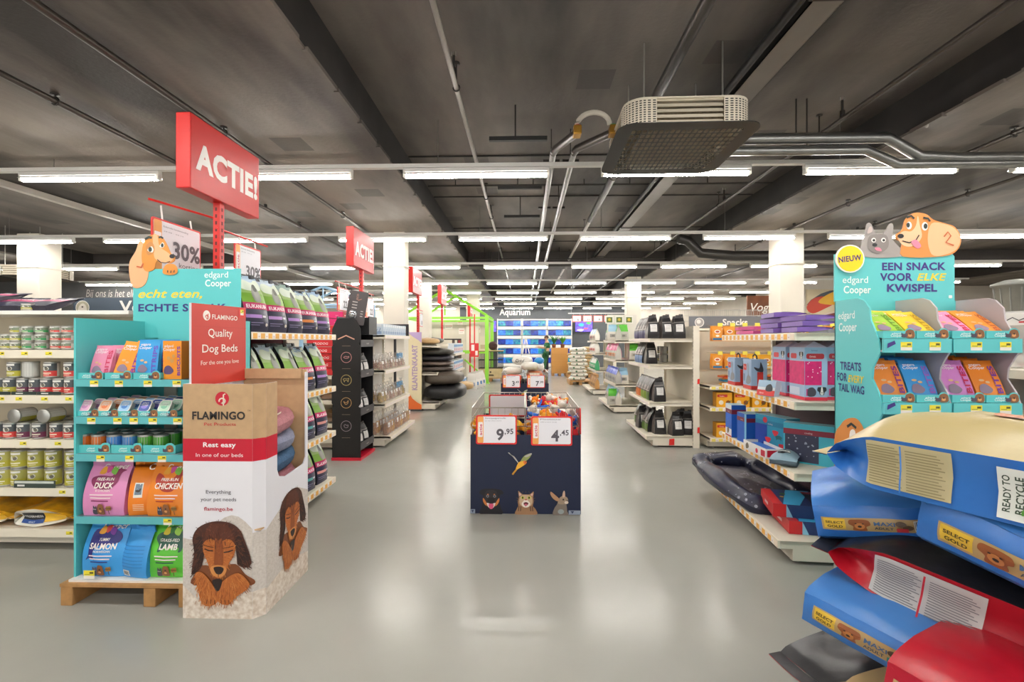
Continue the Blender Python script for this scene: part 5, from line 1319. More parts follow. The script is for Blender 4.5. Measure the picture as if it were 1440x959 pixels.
drops(rim, lambda u, v: rimf(u, .02 + .46 * (v % 1)), 90, 3); drops(pad, lambda u, v: padf(u, .15 + .8 * (v % 1)), 50, 4)
rim.obj('rim', t); pad.obj('cushion', t)
MB().tube([(*sup2(2 * pi * i / 48, .525, .335), .06) for i in range(49)], .005, M('#15172a', .5), 6).obj('piping', t)
cb = MB().grid(lambda u, v: (*sup2(2 * pi * u, .3, .2, .35), .08 * v), 40, 2, M('#3a3b40', .7, bump=(30, .2)), True, True)
cb.add([(*sup2(2 * pi * i / 40, .3, .2, .35), .08) for i in range(40)], [tuple(range(40))], M('#3a3b40', .7))
cb.obj('foam_cushion', loc=rgp(.5, .22, .151), rot=RA + .1, label='dark grey foam cushion under the droplet bed on the lowest shelf', cat='cushion')
def mat_box(lab, loc, rz):
    w, d, h = .42, .34, .085
    a = [('r', '#c8242a', -.21, 0, -.13, .085), ('p', '#8fc4e0', [(-.13, 0), (-.09, 0), (-.13, .085)]), ('p', '#3fa6d8', [(.03, 0), (.21, 0), (.21, .085), (.08, .085)]), ('t', '#d6eef8', 'Cooling Mat', .1, .03, .03, {'b': .015, 'w': .13})]
    tp = [('r', '#c8242a', -.21, -.17, -.15, .17), ('p', '#3fa6d8', [(-.15, -.17), (-.05, -.17), (.1, .17), (-.05, .17)]), ('r', '#2a2c40', .04, -.14, .2, .14), ('r', '#8a2238', .04, .1, .2, .15)] + [('c', '#9a9db0', RN.uniform(.05, .19), RN.uniform(-.12, .08), RN.uniform(.003, .007)) for q in range(14)] + [('c', '#3a6a3a', -.1, .05, .02), ('c', '#d8a03a', -.12, -.02, .014)]
    carton(w, d, h, '#26366a', '#c8302f', '#26366a', a, [('r', '#b02226', -.17, 0, .17, .01), ('r', '#e8c9c9', -.05, .03, .04, .05)], tp).obj('cooling_mat_box', loc=loc, rot=rz, label=lab, cat='box', group='cooling mat boxes')
def rgbox(s, d, z, rz, lab): mat_box(lab, rgp(s, d, z), rz)
rgbox(1.26, .33, .151, radians(-10), 'red and blue cooling mat box lying lowest on the bottom right shelf')
rgbox(1.2, .26, .237, radians(-14), 'red and blue cooling mat box lying on top of another one')

# ---------------------------------------------------------------- right: teal treat display
TX0, TX1, TYB = 1.62, 2.232, 2.5
T2 = M('#62c9cb', .4, nz=(4, .04)); GL = M('#b9b2b6', .5)
t = thing('treat_display', 'teal cardboard treat display with NIEUW disc, Een snack lettering and four trays', 'display', (0, 0, 0))
wave = [(2.29, 1.614), (2.253, 1.574), (2.246, 1.52), (2.21, 1.4555), (2.196, 1.429), (2.185, 1.367), (2.196, 1.352), (2.23, 1.297), (2.236, 1.245), (2.196, 1.185), (2.18, 1.14), (2.176, 1.089), (2.21, 1.027), (2.236, .97), (2.21, .9), (2.19, .84), (2.2, .76), (2.236, .7), (2.2, .5), (2.18, 0)]
poly = [(TYB, 0), (TYB, 1.628), (2.33, 1.628)] + wave
for n, x in enumerate((TX0, (TX0 + TX1) / 2, TX1)):
    mb = MB().prism(poly, lambda u, v, h: (x - h, u, v), -.008, 0, T2 if n == 0 else GL)
    if n == 0:
        m0 = lambda u, v, h: (TX0 + .0 - h, TYB - u, v)
        a = [('t', '#eaf6f4', 'edgard', .09, 1.532, .055, {'b': .006, 'w': .12}), ('t', '#eaf6f4', 'Cooper', .1, 1.47, .06, {'b': .02, 'w': .13}),
             ('t', '#2f3a7a', 'TREATS', .12, 1.275, .056, {'b': .03, 'w': .15}), ('t', '#2f3a7a', 'FOR', .06, 1.218, .056, {'b': .03, 'w': .075}), ('t', '#f0d43a', 'EVERY', .16, 1.216, .05, {'b': .02, 's': .25, 'w': .11}), ('t', '#2f3a7a', 'TAIL WAG', .125, 1.165, .054, {'b': .03, 'w': .185})]
        P = smooth_poly([(-.02, .55), (0, .9), (.05, .99), (.1, 1.03), (.17, 1.04), (.22, .99), (.24, .9), (.27, .8), (.2, .7), (.22, .55)])
        a += [('p', '#d88a44', [(max(0, u), v) for u, v in P]), ('p', '#f6f2ea', smooth_poly([(.12, .9), (.12, .97), (.155, .98), (.165, .9)])), ('c', '#26302e', .15, .93, .016, .022), ('l', '#26302e', [(.1, .99), (.13, 1.01), (.165, .995)], .014)]
        a += [('p', '#8f8784', [(0, .3), (.1, .62), (.16, .66), (.22, .55), (.25, .3), (.2, 0), (0, 0)]), ('p', '#f6f2ea', smooth_poly([(.12, .5), (.12, .56), (.15, .57), (.16, .5)])), ('c', '#26302e', .145, .53, .013, .018)]
        mb.art(a, m0)
    mb.obj('side_panel' if n != 1 else 'divider', t, label=None if n == 0 else 'grey inner panel')
MB().box(TX0, TYB - .006, 0, TX1, TYB, 1.63, T2).obj('back_panel', t)
# header
h_ = MB().prism([(0, 1.625), (.612, 1.625), (.612, 1.86), (.6, 1.873), (0, 1.873)], lambda u, v, q: (TX0 + u, TYB - q, v), -.008, 0, T2)
hm3 = lambda u, v, q: (TX0 + u, TYB - q, v)
h_.art([('t', '#3f2f80', 'EEN SNACK', .405, 1.79, .054, {'b': .035, 'w': .325}), ('t', '#3f2f80', 'VOOR', .315, 1.735, .054, {'b': .035, 'w': .165}), ('t', '#f0d43a', 'ELKE', .495, 1.735, .052, {'b': .02, 's': .25, 'w': .15}), ('t', '#3f2f80', 'KWISPEL', .395, 1.678, .054, {'b': .035, 'w': .255}),
        ('t', '#eaf6f4', 'edgard', .105, 1.723, .05, {'b': .006, 'w': .13}), ('t', '#eaf6f4', 'Cooper', .115, 1.67, .054, {'b': .02, 'w': .14}), ('r', '#d9e9ea', .58, 1.642, .598, 1.658, .004)], hm3)
h_.obj('header_panel', t)
MB().prism(circ(.072, 1.848, .073, n=32), hm3, .004, .012, M('#f3efe6', .45)).art([('c', '#f5d414', .072, 1.848, .067), ('t', '#4a2a6a', 'NIEUW', .072, 1.835, .04, {'b': .035, 'w': .118, 'r': .12})], lambda u, v, q: hm3(u, v, q + .012)).obj('round_badge', t)
dg = MB()
ct = smooth_poly([(.15, 1.86), (.14, 1.93), (.155, 1.97), (.165, 2.03), (.185, 2.03), (.21, 1.98), (.25, 1.98), (.28, 2.03), (.298, 2.02), (.295, 1.95), (.335, 1.9), (.34, 1.86)])
dg.prism(ct, hm3, -.004, .004, M('#a39c98', .5))
dd = smooth_poly([(.345, 1.86), (.345, 1.93), (.315, 1.95), (.315, 1.975), (.345, 2.0), (.36, 2.05), (.4, 2.085), (.46, 2.08), (.5, 2.05), (.56, 2.03), (.61, 2.01), (.64, 1.95), (.62, 1.89), (.55, 1.86)])
dg.prism(dd, hm3, -.004, .006, M('#e2914a', .5))
m4 = lambda u, v, q: hm3(u, v, q + .006)
dg.art([('p', '#8a827f', smooth_poly([(.17, 1.9), (.17, 1.96), (.2, 1.975), (.26, 1.97), (.27, 1.91), (.22, 1.875)])), ('c', '#f3efe9', .195, 1.945, .012), ('c', '#f3efe9', .245, 1.945, .012), ('c', '#26282a', .196, 1.944, .007), ('c', '#26282a', .246, 1.944, .007), ('c', '#2a2a2c', .2, 1.92, .013, .009), ('p', '#e08aa0', smooth_poly([(.2, 1.905), (.21, 1.89), (.235, 1.888), (.225, 1.905)])), ('p', '#c9b9b4', smooth_poly([(.162, 1.98), (.17, 2.01), (.182, 2.015), (.187, 1.99)]))], m4)
dg.art([('p', '#f0bd8e', smooth_poly([(.49, 1.87), (.47, 1.95), (.49, 2.03), (.56, 2.025), (.61, 2.0), (.635, 1.95), (.615, 1.895), (.55, 1.865)])), ('p', '#f0c49a', smooth_poly([(.318, 1.955), (.345, 1.99), (.385, 1.99), (.41, 2.02), (.42, 2.07), (.43, 2.02), (.44, 1.96), (.4, 1.915), (.35, 1.915)])), ('c', '#f6f2ea', .375, 2.02, .014, .02), ('c', '#f6f2ea', .455, 2.015, .016, .022), ('c', '#26302e', .37, 2.022, .009, .013), ('c', '#26302e', .458, 2.016, .01, .014),
        ('c', '#26282a', .332, 1.965, .016, .012), ('l', '#3a2a24', [(.34, 1.94), (.375, 1.93), (.41, 1.945), (.425, 1.97)], .006), ('p', '#e88aa4', smooth_poly([(.385, 1.935), (.41, 1.945), (.435, 1.915), (.42, 1.9), (.4, 1.91)])), ('l', '#26302e', [(.36, 2.06), (.385, 2.07), (.4, 2.055)], .01), ('l', '#26302e', [(.445, 2.06), (.47, 2.055), (.48, 2.04)], .01), ('l', '#c8643a', [(.55, 1.96), (.57, 1.985), (.585, 1.965), (.56, 1.93), (.6, 1.915)], .007)], m4)
dg.obj('dog_and_cat_cutout', t, label='flat cartoon dog and grey cat heads on top')
# trays: fascia, floor, small inner trays
XM = (TX0 + TX1) / 2
for r, (z0, z1) in enumerate(((1.367, 1.43), (1.089, 1.14), (.78, .84))):
    for c, (xa, xb) in enumerate(((TX0 + .002, XM - .005), (XM + .003, TX1 - .002))):
        mb = MB().box(xa, 2.165, z0, xb, 2.177, z1, T2).box(xa, 2.177, z0 + .003, xb, TYB - .008, z0 + .012, GL)
        mb.add([(xa, 2.2, z1), (xb, 2.2, z1), (xb, TYB - .03, z1 + .09), (xa, TYB - .03, z1 + .09)], [(0, 1, 2, 3)], GL)
        w = xb - xa
        a = tag_art(xa + w * .33, (z0 + z1) / 2, .05, .034) + tag_art(xa + w * .75, (z0 + z1) / 2, .05, .034)
        if c == 0: a += [('p', '#3f2f80', [(xa + .012, z0 + .02), (xa + .05, z0 + .04), (xa + .045, z0 + .055), (xa + .014, z0 + .042)])]
        mb.art(a, lambda u, v, q: (u, 2.165 - q, v))
        mb.obj('tray_shelf', t)
        if r < 2:
            for q in range(2):
                tray(w / 2 - .006, .05, .034, 'low teal inner tray, %s column, %s, %s row of the display' % (['inner', 'outer'][c], ['first half', 'second half'][q], ['upper', 'lower'][r]), (xa + w * (.25 + .5 * q), 2.178, z1 + .002), 'inner trays of the treat display')
BG = [[('#a8d04a', '#6a9a2a', 'BITES', 'lime green'), ('#f0cf3a', '#c89a1a', 'BITES', 'yellow')], [('#f0a0c8', '#d8305a', 'BITES', 'light pink'), ('#f29a3a', '#c8602a', 'BITES', 'bright orange')], [('#ef8f3a', '#8a3a8a', 'BITES', 'deep orange'), ('#3a9ade', '#9a6ac8', 'BITES', 'blue')], [('#d98ad0', '#d02a5a', 'BITES', 'mauve pink'), ('#f08a2a', '#7a3aa0', 'BITES', 'orange')]]
for r, z1 in enumerate((1.43, 1.14)):
    for c in range(2):
        xa = TX0 + .005 if c == 0 else XM + .005; w = .295
        for q in range(2):
            col, ink, wd_, nm = BG[r * 2 + c][q]
            kt = Kit('treat_pouch', 'pouch', [('treat_pouch', treat(col, ink, wd_, .13, .19, seed=r * 9 + c * 3 + q, d=.025).mesh('treat_pouch'), None)])
            for k in range(4):
                tl = (50 + 3 * k) if r == 0 else (22 + 5 * k)
                kt.put((xa + w * (.27 + .47 * q) + .006 * (k % 2), 2.225 + .045 * k, z1 + .012 + .014 * k), (radians(-tl), 0, .08 * (k % 2)), '%s treat pouch, %s display row, %s in its tray' % (nm, ['upper', 'lower'][r], ['front one', 'second one', 'third one', 'rear one'][k]), '%s treat pouches' % nm)

# ---------------------------------------------------------------- right: pallet piled with large food bags
t = thing('pallet', 'wooden pallet under the pile of large food bags', 'pallet', (0, 0, 0))
for x in (1.2, 1.6, 2.0): MB().box(x, .72, 0, x + .1, 1.75, .12, WOOD).obj('skid', t)
for y in (.72, .97, 1.2, 1.43, 1.65): MB().box(1.2, y, .12, 2.1, y + .1, .142, WOOD).obj('board', t)
BLU, RDB, KH, CH = '#2f70c0', '#ac1426', '#b9a878', '#222124'
def info_panel(u0, v0, u1, v1, base, ink, hl):
    a = [('g', base, u0, v0, u1, v1, 14, 8)]
    n = 15
    for col_ in range(2):
        ua = u0 + (u1 - u0) * (.04 + .5 * col_); ub = ua + (u1 - u0) * .42
        for k in range(n):
            v = v0 + (v1 - v0) * (.06 + .9 * k / n)
            a.append(('g', ink, ua, v, ub - (u1 - u0) * .1 * ((k * 7) % 3) / 3, v + (v1 - v0) * .022, 6, 1))
    a.append(('g', hl, u0 + (u1 - u0) * .48, v0, u0 + (u1 - u0) * .5, v1, 1, 8))
    return a
def recycle(u, v, s):
    a = [('g', '#e6e9e2', u - .045 * s, v - .07 * s, u + .045 * s, v + .07 * s, 6, 8), ('t', '#3a4a3a', 'READY TO', u - .02 * s, v, .022 * s, {'b': .02, 'r': pi / 2, 'w': .1 * s}), ('t', '#3a4a3a', 'RECYCLE', u + .008 * s, v, .024 * s, {'b': .02, 'r': pi / 2, 'w': .1 * s})]
    for k in range(3):
        q = 2 * pi * k / 3
        a.append(('l', '#5a9a3a', [(u + .024 * s + .016 * s * cos(q + i * .35), v - .045 * s + .016 * s * sin(q + i * .35)) for i in range(5)], .008 * s))
    return a
def end_label(s=1, big=False, hue='#2f8f8a'):
    u0, u1, v0, v1 = (-.13, .15, .045, .115) if not big else (-.16, .2, .03, .12)
    hh = v1 - v0
    a = [('g', '#b79a68', u0, v0, u1, v1, 14, 4), ('g', '#e0b93a', u0 + .006, v0 + hh * .15, u0 + hh * .95, v1 - hh * .08, 4, 3), ('t', '#3a2c10', 'SELECT', u0 + hh * .52, v0 + hh * .55, hh * .24, {'b': .03, 'w': hh * .72}), ('t', '#3a2c10', 'GOLD', u0 + hh * .52, v0 + hh * .24, hh * .26, {'b': .03, 'w': hh * .62})]
    d0 = u0 + hh * 1.5
    a += [('p', '#8f4f26', xf(smooth_poly([(-1, .2), (-.9, .9), (-.3, 1), (.4, 1), (.9, .8), (1, .1), (.6, -.3), (.6, -1), (-.6, -1), (-.6, -.3)]), hh * .42, d0, v0 + hh * .48)), ('c', '#c07a40', d0, v0 + hh * .4, hh * .2, hh * .24), ('c', '#2a1a14', d0, v0 + hh * .38, hh * .08), ('c', '#2a1a14', d0 - hh * .14, v0 + hh * .6, hh * .04), ('c', '#2a1a14', d0 + hh * .14, v0 + hh * .6, hh * .04)]
    a += [('t', '#3f6390', 'MAXI', d0 + hh * .55, v0 + hh * .52, hh * .38, {'b': .025, 'al': 'l', 'w': hh * .78}), ('t', '#3f4a5a', 'ADULT', d0 + hh * .55, v0 + hh * .22, hh * .26, {'b': .03, 'al': 'l', 'w': hh * .7})]
    if not big:
        a += [('c', '#4f3a28', .083, v0 + hh * .7, .014), ('c', '#5a432e', .1, v0 + hh * .45, .014), ('g', hue, .07, v0 + hh * .08, .1, v0 + hh * .4, 3, 2), ('g', '#e9e6e0', .116, v0 + hh * .2, .146, v1 - hh * .05, 4, 2)]
        a += [('g', '#2a2a2a', .118 + .0034 * k, v0 + hh * .3, .1195 + .0034 * k + .0008 * (k % 2), v1 - hh * .1, 1, 2) for k in range(8)]
    return a
def place_bag(mb, x, y, z, rz, lab, tilt=0, roll=0):
    mb.obj('pet_food_bag', loc=(x, y, z), rot=(roll, tilt, radians(rz)), label=lab, cat='bag', group='large food bags piled on the pallet')
RIDGE = [('p', '#b8714a', xf(smooth_poly([(-1, -.3), (-.6, .2), (.0, .3), (.7, .7), (1.2, .6), (1.1, -.2), (.4, -.2), (0, -.8), (-.3, -.35)]), .11, .3, -.02)), ('p', '#7f6a5a', xf(smooth_poly([(-.8, .1), (0, .45), (.9, .6), (.6, .2), (-.2, .1)]), .1, .3, .0))]
infoA = info_panel(.12, .015, .33, .15, '#c9bd93', '#8f8560', '#3f83d6')
infoD = info_panel(.12, .01, .37, .135, '#c9c7c4', '#77757a', '#c01b30')
BAGS = dict(A=lay_bag(.78, .46, .16, KH, BLU, art_side=infoA + recycle(.47, .08, .9), art_top=RIDGE, seed=11, puff=.085, mirror=True, open_=.13),
            D=lay_bag(.78, .42, .145, CH, RDB, art_side=infoD + recycle(.51, .07, .85), seed=12, puff=.05, mirror=True, open_=.15),
            B=lay_bag(.6, .3, .17, '#3a78c4', BLU, BLU, art_end=end_label(1, False, '#c83a40'), seed=13, puff=.02),
            C=lay_bag(.7, .44, .19, '#3a78c4', BLU, BLU, art_end=end_label(1, True), seed=14, puff=.02),
            E=lay_bag(.7, .33, .15, '#4580c8', '#3a78c4', '#3a78c4', art_end=end_label(), seed=15, puff=.02),
            F=lay_bag(.7, .36, .17, RDB, RDB, '#b01830', art_end=end_label(1, True), seed=16, puff=.02),
            G=lay_bag(.62, .34, .12, CH, RDB, seed=17, puff=.02, open_=.3))
place_bag(BAGS['A'], 1.56, 1.0, .965, 116, 'blue-sided food bag with beige top crowning the pile')
place_bag(BAGS['B'], 1.15, 1.58, .735, 58, 'blue food bag with small Maxi label end under the top bag', 0, -.17)
place_bag(BAGS['C'], 1.205, 1.2, .79, 16, 'large blue food bag with Select Gold label and dog, under the top bag', .0, .12)
place_bag(BAGS['D'], 1.65, 1.13, .535, 130, 'red-sided food bag with black top in the middle of the pile', -.15)
place_bag(BAGS['E'], .985, 1.41, .475, 33.5, 'blue food bag with barcode label end below the red-sided bag', 0, .1)
place_bag(BAGS['F'], 1.01, 1.09, .44, 28, 'red food bag end with Select Gold label low in the pile', 0, .12)
place_bag(BAGS['G'], 1.55, 1.7, .255, 196, 'black and red food bag with torn open seam low in the pile')
lay_bag(.6, .32, .11, '#b89a68', BLU, seed=19, puff=.02, open_=.3).obj('pet_food_bag', loc=(1.62, 1.42, .3), rot=radians(188), label='kraft and blue food bag end beside the black and red one', cat='bag', group='large food bags piled on the pallet')
for k, (x, y, r) in enumerate(((1.5, 1.5, 90), (1.9, 1.5, 90), (1.3, .8, 5))):
    if k == 2: continue
    lay_bag(.62, .36, .13, BLU, BLU, seed=20 + k, puff=.0).obj('pet_food_bag', loc=(x - .1, y - .45, .146), rot=radians(r), label='blue food bag on the pallet boards, %s from the aisle' % ORD[k], cat='bag', group='large food bags piled on the pallet')
# ---------------------------------------------------------------- promotional bins in the aisle
def animal_print(W):
    """printed animals along the foot of the bin and a flying bird"""
    def E(s, du, dv, *p): return xf(smooth_poly(list(p)), s, du, dv)
    a = []
    s, u, v = .088, .17, .0                         # black and tan dog
    a += [('p', '#17151b', E(s, u, v, (-1, 0), (-.9, .6), (-.8, 1.1), (-.75, 1.7), (-1.1, 1.9), (-1.0, 2.2), (-.6, 2.35), (.5, 2.35), (1, 2.2), (1.15, 1.9), (.8, 1.75), (.8, 1.1), (.9, .6), (1, 0))), ('p', '#2a2428', E(s, u, v, (-.6, 1.5), (-.5, 2.1), (0, 2.25), (.5, 2.1), (.6, 1.5), (.4, 1.1), (-.4, 1.1))),
          ('p', '#c9773a', E(s, u, v, (-.75, 1.5), (-.6, 1.35), (-.4, 1.0), (-.3, .75), (-.55, .85), (-.75, 1.2))), ('p', '#c9773a', E(s, u, v, (.75, 1.5), (.6, 1.35), (.4, 1.0), (.3, .75), (.55, .85), (.75, 1.2))), ('c', '#0d0b0e', u, v + .1144, .03, .022), ('c', '#8f8a90', u - .0290, v + .1478, .011), ('c', '#8f8a90', u + .0290, v + .1478, .011), ('c', '#0d0b0e', u - .0290, v + .1478, .006), ('c', '#0d0b0e', u + .0290, v + .1478, .006),
          ('p', '#e8d8d2', E(s, u, v, (-.4, 1.05), (0, .95), (.4, 1.05), (.2, .6), (-.2, .6))), ('p', '#d8557a', E(s, u, v, (-.2, .95), (.2, .95), (.18, .6), (0, .48), (-.18, .6))), ('c', '#c9773a', u - .0264, v + .1628, .007, .004), ('c', '#c9773a', u + .0264, v + .1628, .007, .004)]
    s, u = .088, .455                               # tabby cat
    a += [('p', '#a37a58', E(s, u, 0, (-.9, 0), (-.85, .5), (-.7, .8), (-.75, 1.2), (-.65, 1.6), (-.7, 2.2), (-.3, 1.9), (.35, 1.9), (.72, 2.15), (.68, 1.6), (.72, 1.2), (.65, .8), (.9, .5), (.95, 0))), ('p', '#d9b0a0', E(s, u, 0, (-.62, 1.75), (-.62, 2.05), (-.4, 1.85))), ('p', '#d9b0a0', E(s, u, 0, (.6, 1.75), (.64, 2.0), (.42, 1.85))),
          ('p', '#c9ab8c', E(s, u, 0, (-.6, 1.1), (-.5, 1.7), (0, 1.85), (.5, 1.7), (.6, 1.1), (.3, .75), (-.3, .75))), ('p', '#f0e6da', E(s, u, 0, (-.4, 1.0), (-.2, 1.3), (0, 1.4), (.2, 1.3), (.4, 1.0), (.2, .7), (-.2, .7))), ('c', '#c9c84a', u - .0264, .1390, .015, .012), ('c', '#c9c84a', u + .0264, .1390, .015, .012), ('c', '#1a1a14', u - .0264, .1390, .006, .01), ('c', '#1a1a14', u + .0264, .1390, .006, .01), ('c', '#c8604a', u, .1232, .009, .006), ('p', '#6a2430', E(s, u, 0, (-.22, 1.05), (0, 1.18), (.24, 1.05), (.05, .82), (-.08, .82))), ('c', '#d86a80', u, .0810, .012, .007)]
    for q in (-.7, -.5, .45, .65): a.append(('l', '#5a4030', [(u + q * s, .03), (u + q * s * .9, .07)], .007))
    for q in (-.03, 0, .03): a.append(('l', '#5a4030', [(u + q, .178), (u + q * .8, .193)], .004))
    for q in (-1, 1): a += [('l', '#6a4a34', [(u + q * .06, .13), (u + q * .075, .14)], .004), ('l', '#6a4a34', [(u + q * .058, .115), (u + q * .074, .118)], .004)]
    s, u = .085, .74                              # rabbit
    a += [('p', '#7d7268', E(s, u, 0, (-.7, 0), (-.65, .6), (-.4, 1.0), (-.2, 1.3), (.4, 1.25), (.55, .9), (.6, .4), (.65, 0))), ('p', '#a08a74', E(s, u, 0, (-.3, 1.2), (-.1, 1.7), (.25, 1.85), (.6, 1.7), (.68, 1.35), (.4, 1.1), (0, 1.05))), ('p', '#b98a68', E(s, u, 0, (-.15, 1.55), (-.5, 1.9), (-.95, 2.25), (-1.0, 2.0), (-.75, 1.6), (-.35, 1.35))), ('p', '#c9a890', E(s, u, 0, (.15, 1.75), (.2, 2.2), (.35, 2.35), (.4, 1.8))), ('c', '#2a2220', u + .02, .128, .007), ('c', '#d9c9ba', u + .045, .105, .016, .012), ('c', '#4a3a34', u + .05, .122, .005), ('c', '#98a0a0', u - .0, .03, .025, .02)]
    u, v = .4, .415                               # bird
    a += [('p', '#c9c4bc', xf(smooth_poly([(-.95, 1.1), (-.7, .8), (-.1, .1), (-.15, .3), (-.5, .75), (-1.05, 1.05)]), .085, u, v)), ('p', '#8f9a5a', xf(smooth_poly([(.1, .2), (.5, .8), (1.1, 1.05), (1.2, .95), (.9, .5), (.4, .15)]), .085, u, v)), ('p', '#b5b0a8', xf(smooth_poly([(.5, .75), (1.1, 1.05), (1.2, .95), (.8, .7)]), .085, u, v)),
          ('p', '#f0b23a', xf(smooth_poly([(-.35, -.6), (-.2, -.1), (0, .2), (.4, .3), (.65, .3), (.7, .1), (.4, -.15), (0, -.4)]), .085, u, v)), ('p', '#e8783a', xf(smooth_poly([(.4, .3), (.65, .32), (.72, .12), (.5, .0)]), .085, u, v)), ('l', '#c9902a', [(u - .02, v - .04), (u - .055, v - .085)], .014), ('c', '#1a1a1a', u + .052, v + .02, .004)]
    return a
def bin_(y0, W, D, H, zt, lab, tags, x0, filled):
    t = thing('promotion_bin', lab, 'bin', (x0, y0, 0))
    NB = M(NAVY, .4, nz=(3, .1))
    p = MB().box(0, 0, 0.005, W, .006, H, NB)
    p.art(animal_print(W) + [('r', '#8f9aac', 0, .01, .04, .045), ('p', '#33415e', [(.01, .038), (.02, .015), (.03, .038)]), ('r', '#8f9aac', W - .1, .008, W - .005, .042), ('p', '#33415e', [(W - .085, .036), (W - .07, .015), (W - .055, .036)])], lambda u, v, h: (u, -h, v))
    p.obj('front_panel', t)
    MB().box(0, .006, .005, .006, D, H, NB).box(W - .006, .006, .005, W, D, H, NB).box(.006, D - .006, .005, W - .006, D, H, NB).box(.006, .006, .18, W - .006, D - .006, .19, NB).obj('side_panels', t)
    C = M('#b9b5ac', .3, .9)
    for k in range(2):
        xa, xb = (.012, W / 2 - .006) if k == 0 else (W / 2 + .006, W - .012)
        ya, yb = .012, D - .012
        mb = MB(); z0 = H * .45
        for z in (H - .05, H + .07, (H + zt) / 2 + .03, zt):
            mb.tube([(xa, ya, z), (xb, ya, z), (xb, yb, z), (xa, yb, z), (xa, ya, z)], .0035 if z < zt else .005, C, 5)
        for i in range(9):
            x = xa + (xb - xa) * i / 8
            for y in (ya, yb): mb.tube([(x, y, z0), (x, y, zt)], .002, C, 4)
        for i in range(15):
            y = ya + (yb - ya) * i / 14
            for x in (xa, xb): mb.tube([(x, y, z0), (x, y, zt)], .002, C, 4)
        mb.box(xa, ya, z0 - .004, xb, yb, z0, C)
        mb.obj('wire_basket', t)
    for (u, z, big, sup, lab2, ln_) in tags:
        s = thing('price_sign', lab2, 'sign', (x0 + u, y0 - .01, z), (radians(-3), 0, 0))
        b, c = price_frame(.335, .238, big, sup, ln_)
        b.obj('frame', s); c.obj('card', s)
    return t
BX0 = -.446
bin_(3.845, .903, 1.15, .65, .872, 'navy cardboard bin with wire baskets, bird, dog, cat and rabbit print', [(.214, .575, '9', '95', 'red framed price sign above the dog print of the front bin', ('Dierenspeelgoed knuffel', 'per stuk, diverse kleuren')), (.665, .567, '4', '45', 'red framed price sign above the rabbit print of the front bin', ('Flostouw', 'diverse'))], BX0, 0)
bin_(8.85, .9, 1.15, .62, .82, 'second navy bin standing behind the front one in the aisle', [(.2, .54, '3', '49', 'small red framed price sign under the white packs of the second bin', ('Speeltje', 'per stuk')), (.66, .54, '7', '99', 'small red framed price sign under the lime packs of the second bin', ('Kussen', 'per stuk'))], -.45, 1)
# framed sign seen from behind inside the left basket, side sign on the right
t = thing('price_sign', 'red framed sign seen from its back inside the front bin', 'sign', (BX0 + .27, 4.93, .63), (radians(4), 0, 0))
b, c = price_frame(.32, .228, '', None, (' . ', ' . ')) if False else (MB().prism(rrect(-.2, 0, .2, .228, .016), lambda u, v, q: (u, -q, v), -.005, .004, M('#c9201f', .4)), MB().prism(rrect(-.185, .012, .185, .216, .012), lambda u, v, q: (u, -q, v), .004, .006, M('#e2dfe4', .4)))
b.obj('frame', t); c.obj('card', t)
t = thing('price_sign', 'red framed sign hanging outside the front bin on the right basket edge', 'sign', (BX0 + .915, 4.1, .62), (0, radians(6), pi / 2))
b, c = price_frame(.3, .22, '4', '45'); b.obj('frame', t); c.obj('card', t)

# soft toys
def plush(c1, c2, seed, c3='#f4efe6'):
    r = random.Random(seed)
    mk = lambda c: M(c, .9, bump=(90, .3), nz=(30, .15))
    b = MB().ball((0, 0, .05), (.06, .05, .045), mk(c1), 10)
    h = MB().ball((.07, 0, .075), (.042, .045, .04), mk(c2 if seed % 2 else c1), 10)
    h.ball((.1, .0, .065), (.022, .025, .018), mk(c3), 8).ball((.095, .022, .088), .006, M('#15130f', .3), 6).ball((.095, -.022, .088), .006, M('#15130f', .3), 6)
    for s in (-1, 1): h.ball((.06, .034 * s, .115), (.012, .014, .022), mk(c2), 8)
    parts = [('body', b.mesh('body'), None), ('head', h.mesh('head'), None)]
    for sx in (-1, 1):
        for sy in (-1, 1):
            parts.append(('leg', MB().tube([(.035 * sx, .03 * sy, .05), (.055 * sx, .055 * sy, .035), (.07 * sx, .085 * sy, .03), (.075 * sx, .1 * sy, .03)], [.018, .02, .021, .012], mk(c2), 10).mesh('leg'), None))
    parts.append(('tail', MB().tube([(-.05, 0, .06), (-.085, .01, .07), (-.11, .02, .09)], [.012, .011, .008], mk(c2), 8).mesh('tail'), None))
    return Kit('plush_toy', 'toy', parts)
TC = [('#ef7f1f', '#f0a83a', 'orange'), ('#1f4fb0', '#2f6fd0', 'blue'), ('#cf2430', '#e0454a', 'red'), ('#f0c12a', '#e8a52a', 'yellow'), ('#6fb32a', '#8fcf3a', 'green'), ('#f0ece4', '#d9cfc2', 'white'), ('#e0683a', '#f2e6d6', 'orange and white')]
TK = [plush(a, b, k) for k, (a, b, n) in enumerate(TC)]
r = random.Random(5)
n = 0
cnt = {}
for lay in range(4):
    for iy in range(6):
        for ix in range(3):
            x = BX0 + .575 + .105 * ix + r.uniform(-.012, .012); y = 3.985 + .165 * iy + r.uniform(-.03, .03); z = .44 + lay * .08 + (.07 * iy / 5 if lay == 3 else 0)
            k = r.choice([0, 0, 3, 2, 1, 4]) if iy < 2 else r.choice([5, 6, 2, 0, 1, 5, 4])
            if lay == 0 and iy in (2, 3, 4): continue
            if lay == 1 and iy in (2, 3): continue
            TK[k].put((x, y, z), (r.uniform(-.6, .6), r.uniform(-.6, .6), r.uniform(0, 6.3)), '%s plush toy, filled basket, %s layer, %s from front, %s from divider' % (TC[k][2], ['bottom', 'second', 'third', 'top'][lay], ORD[iy], ORD[ix]), 'soft toys in the filled basket')
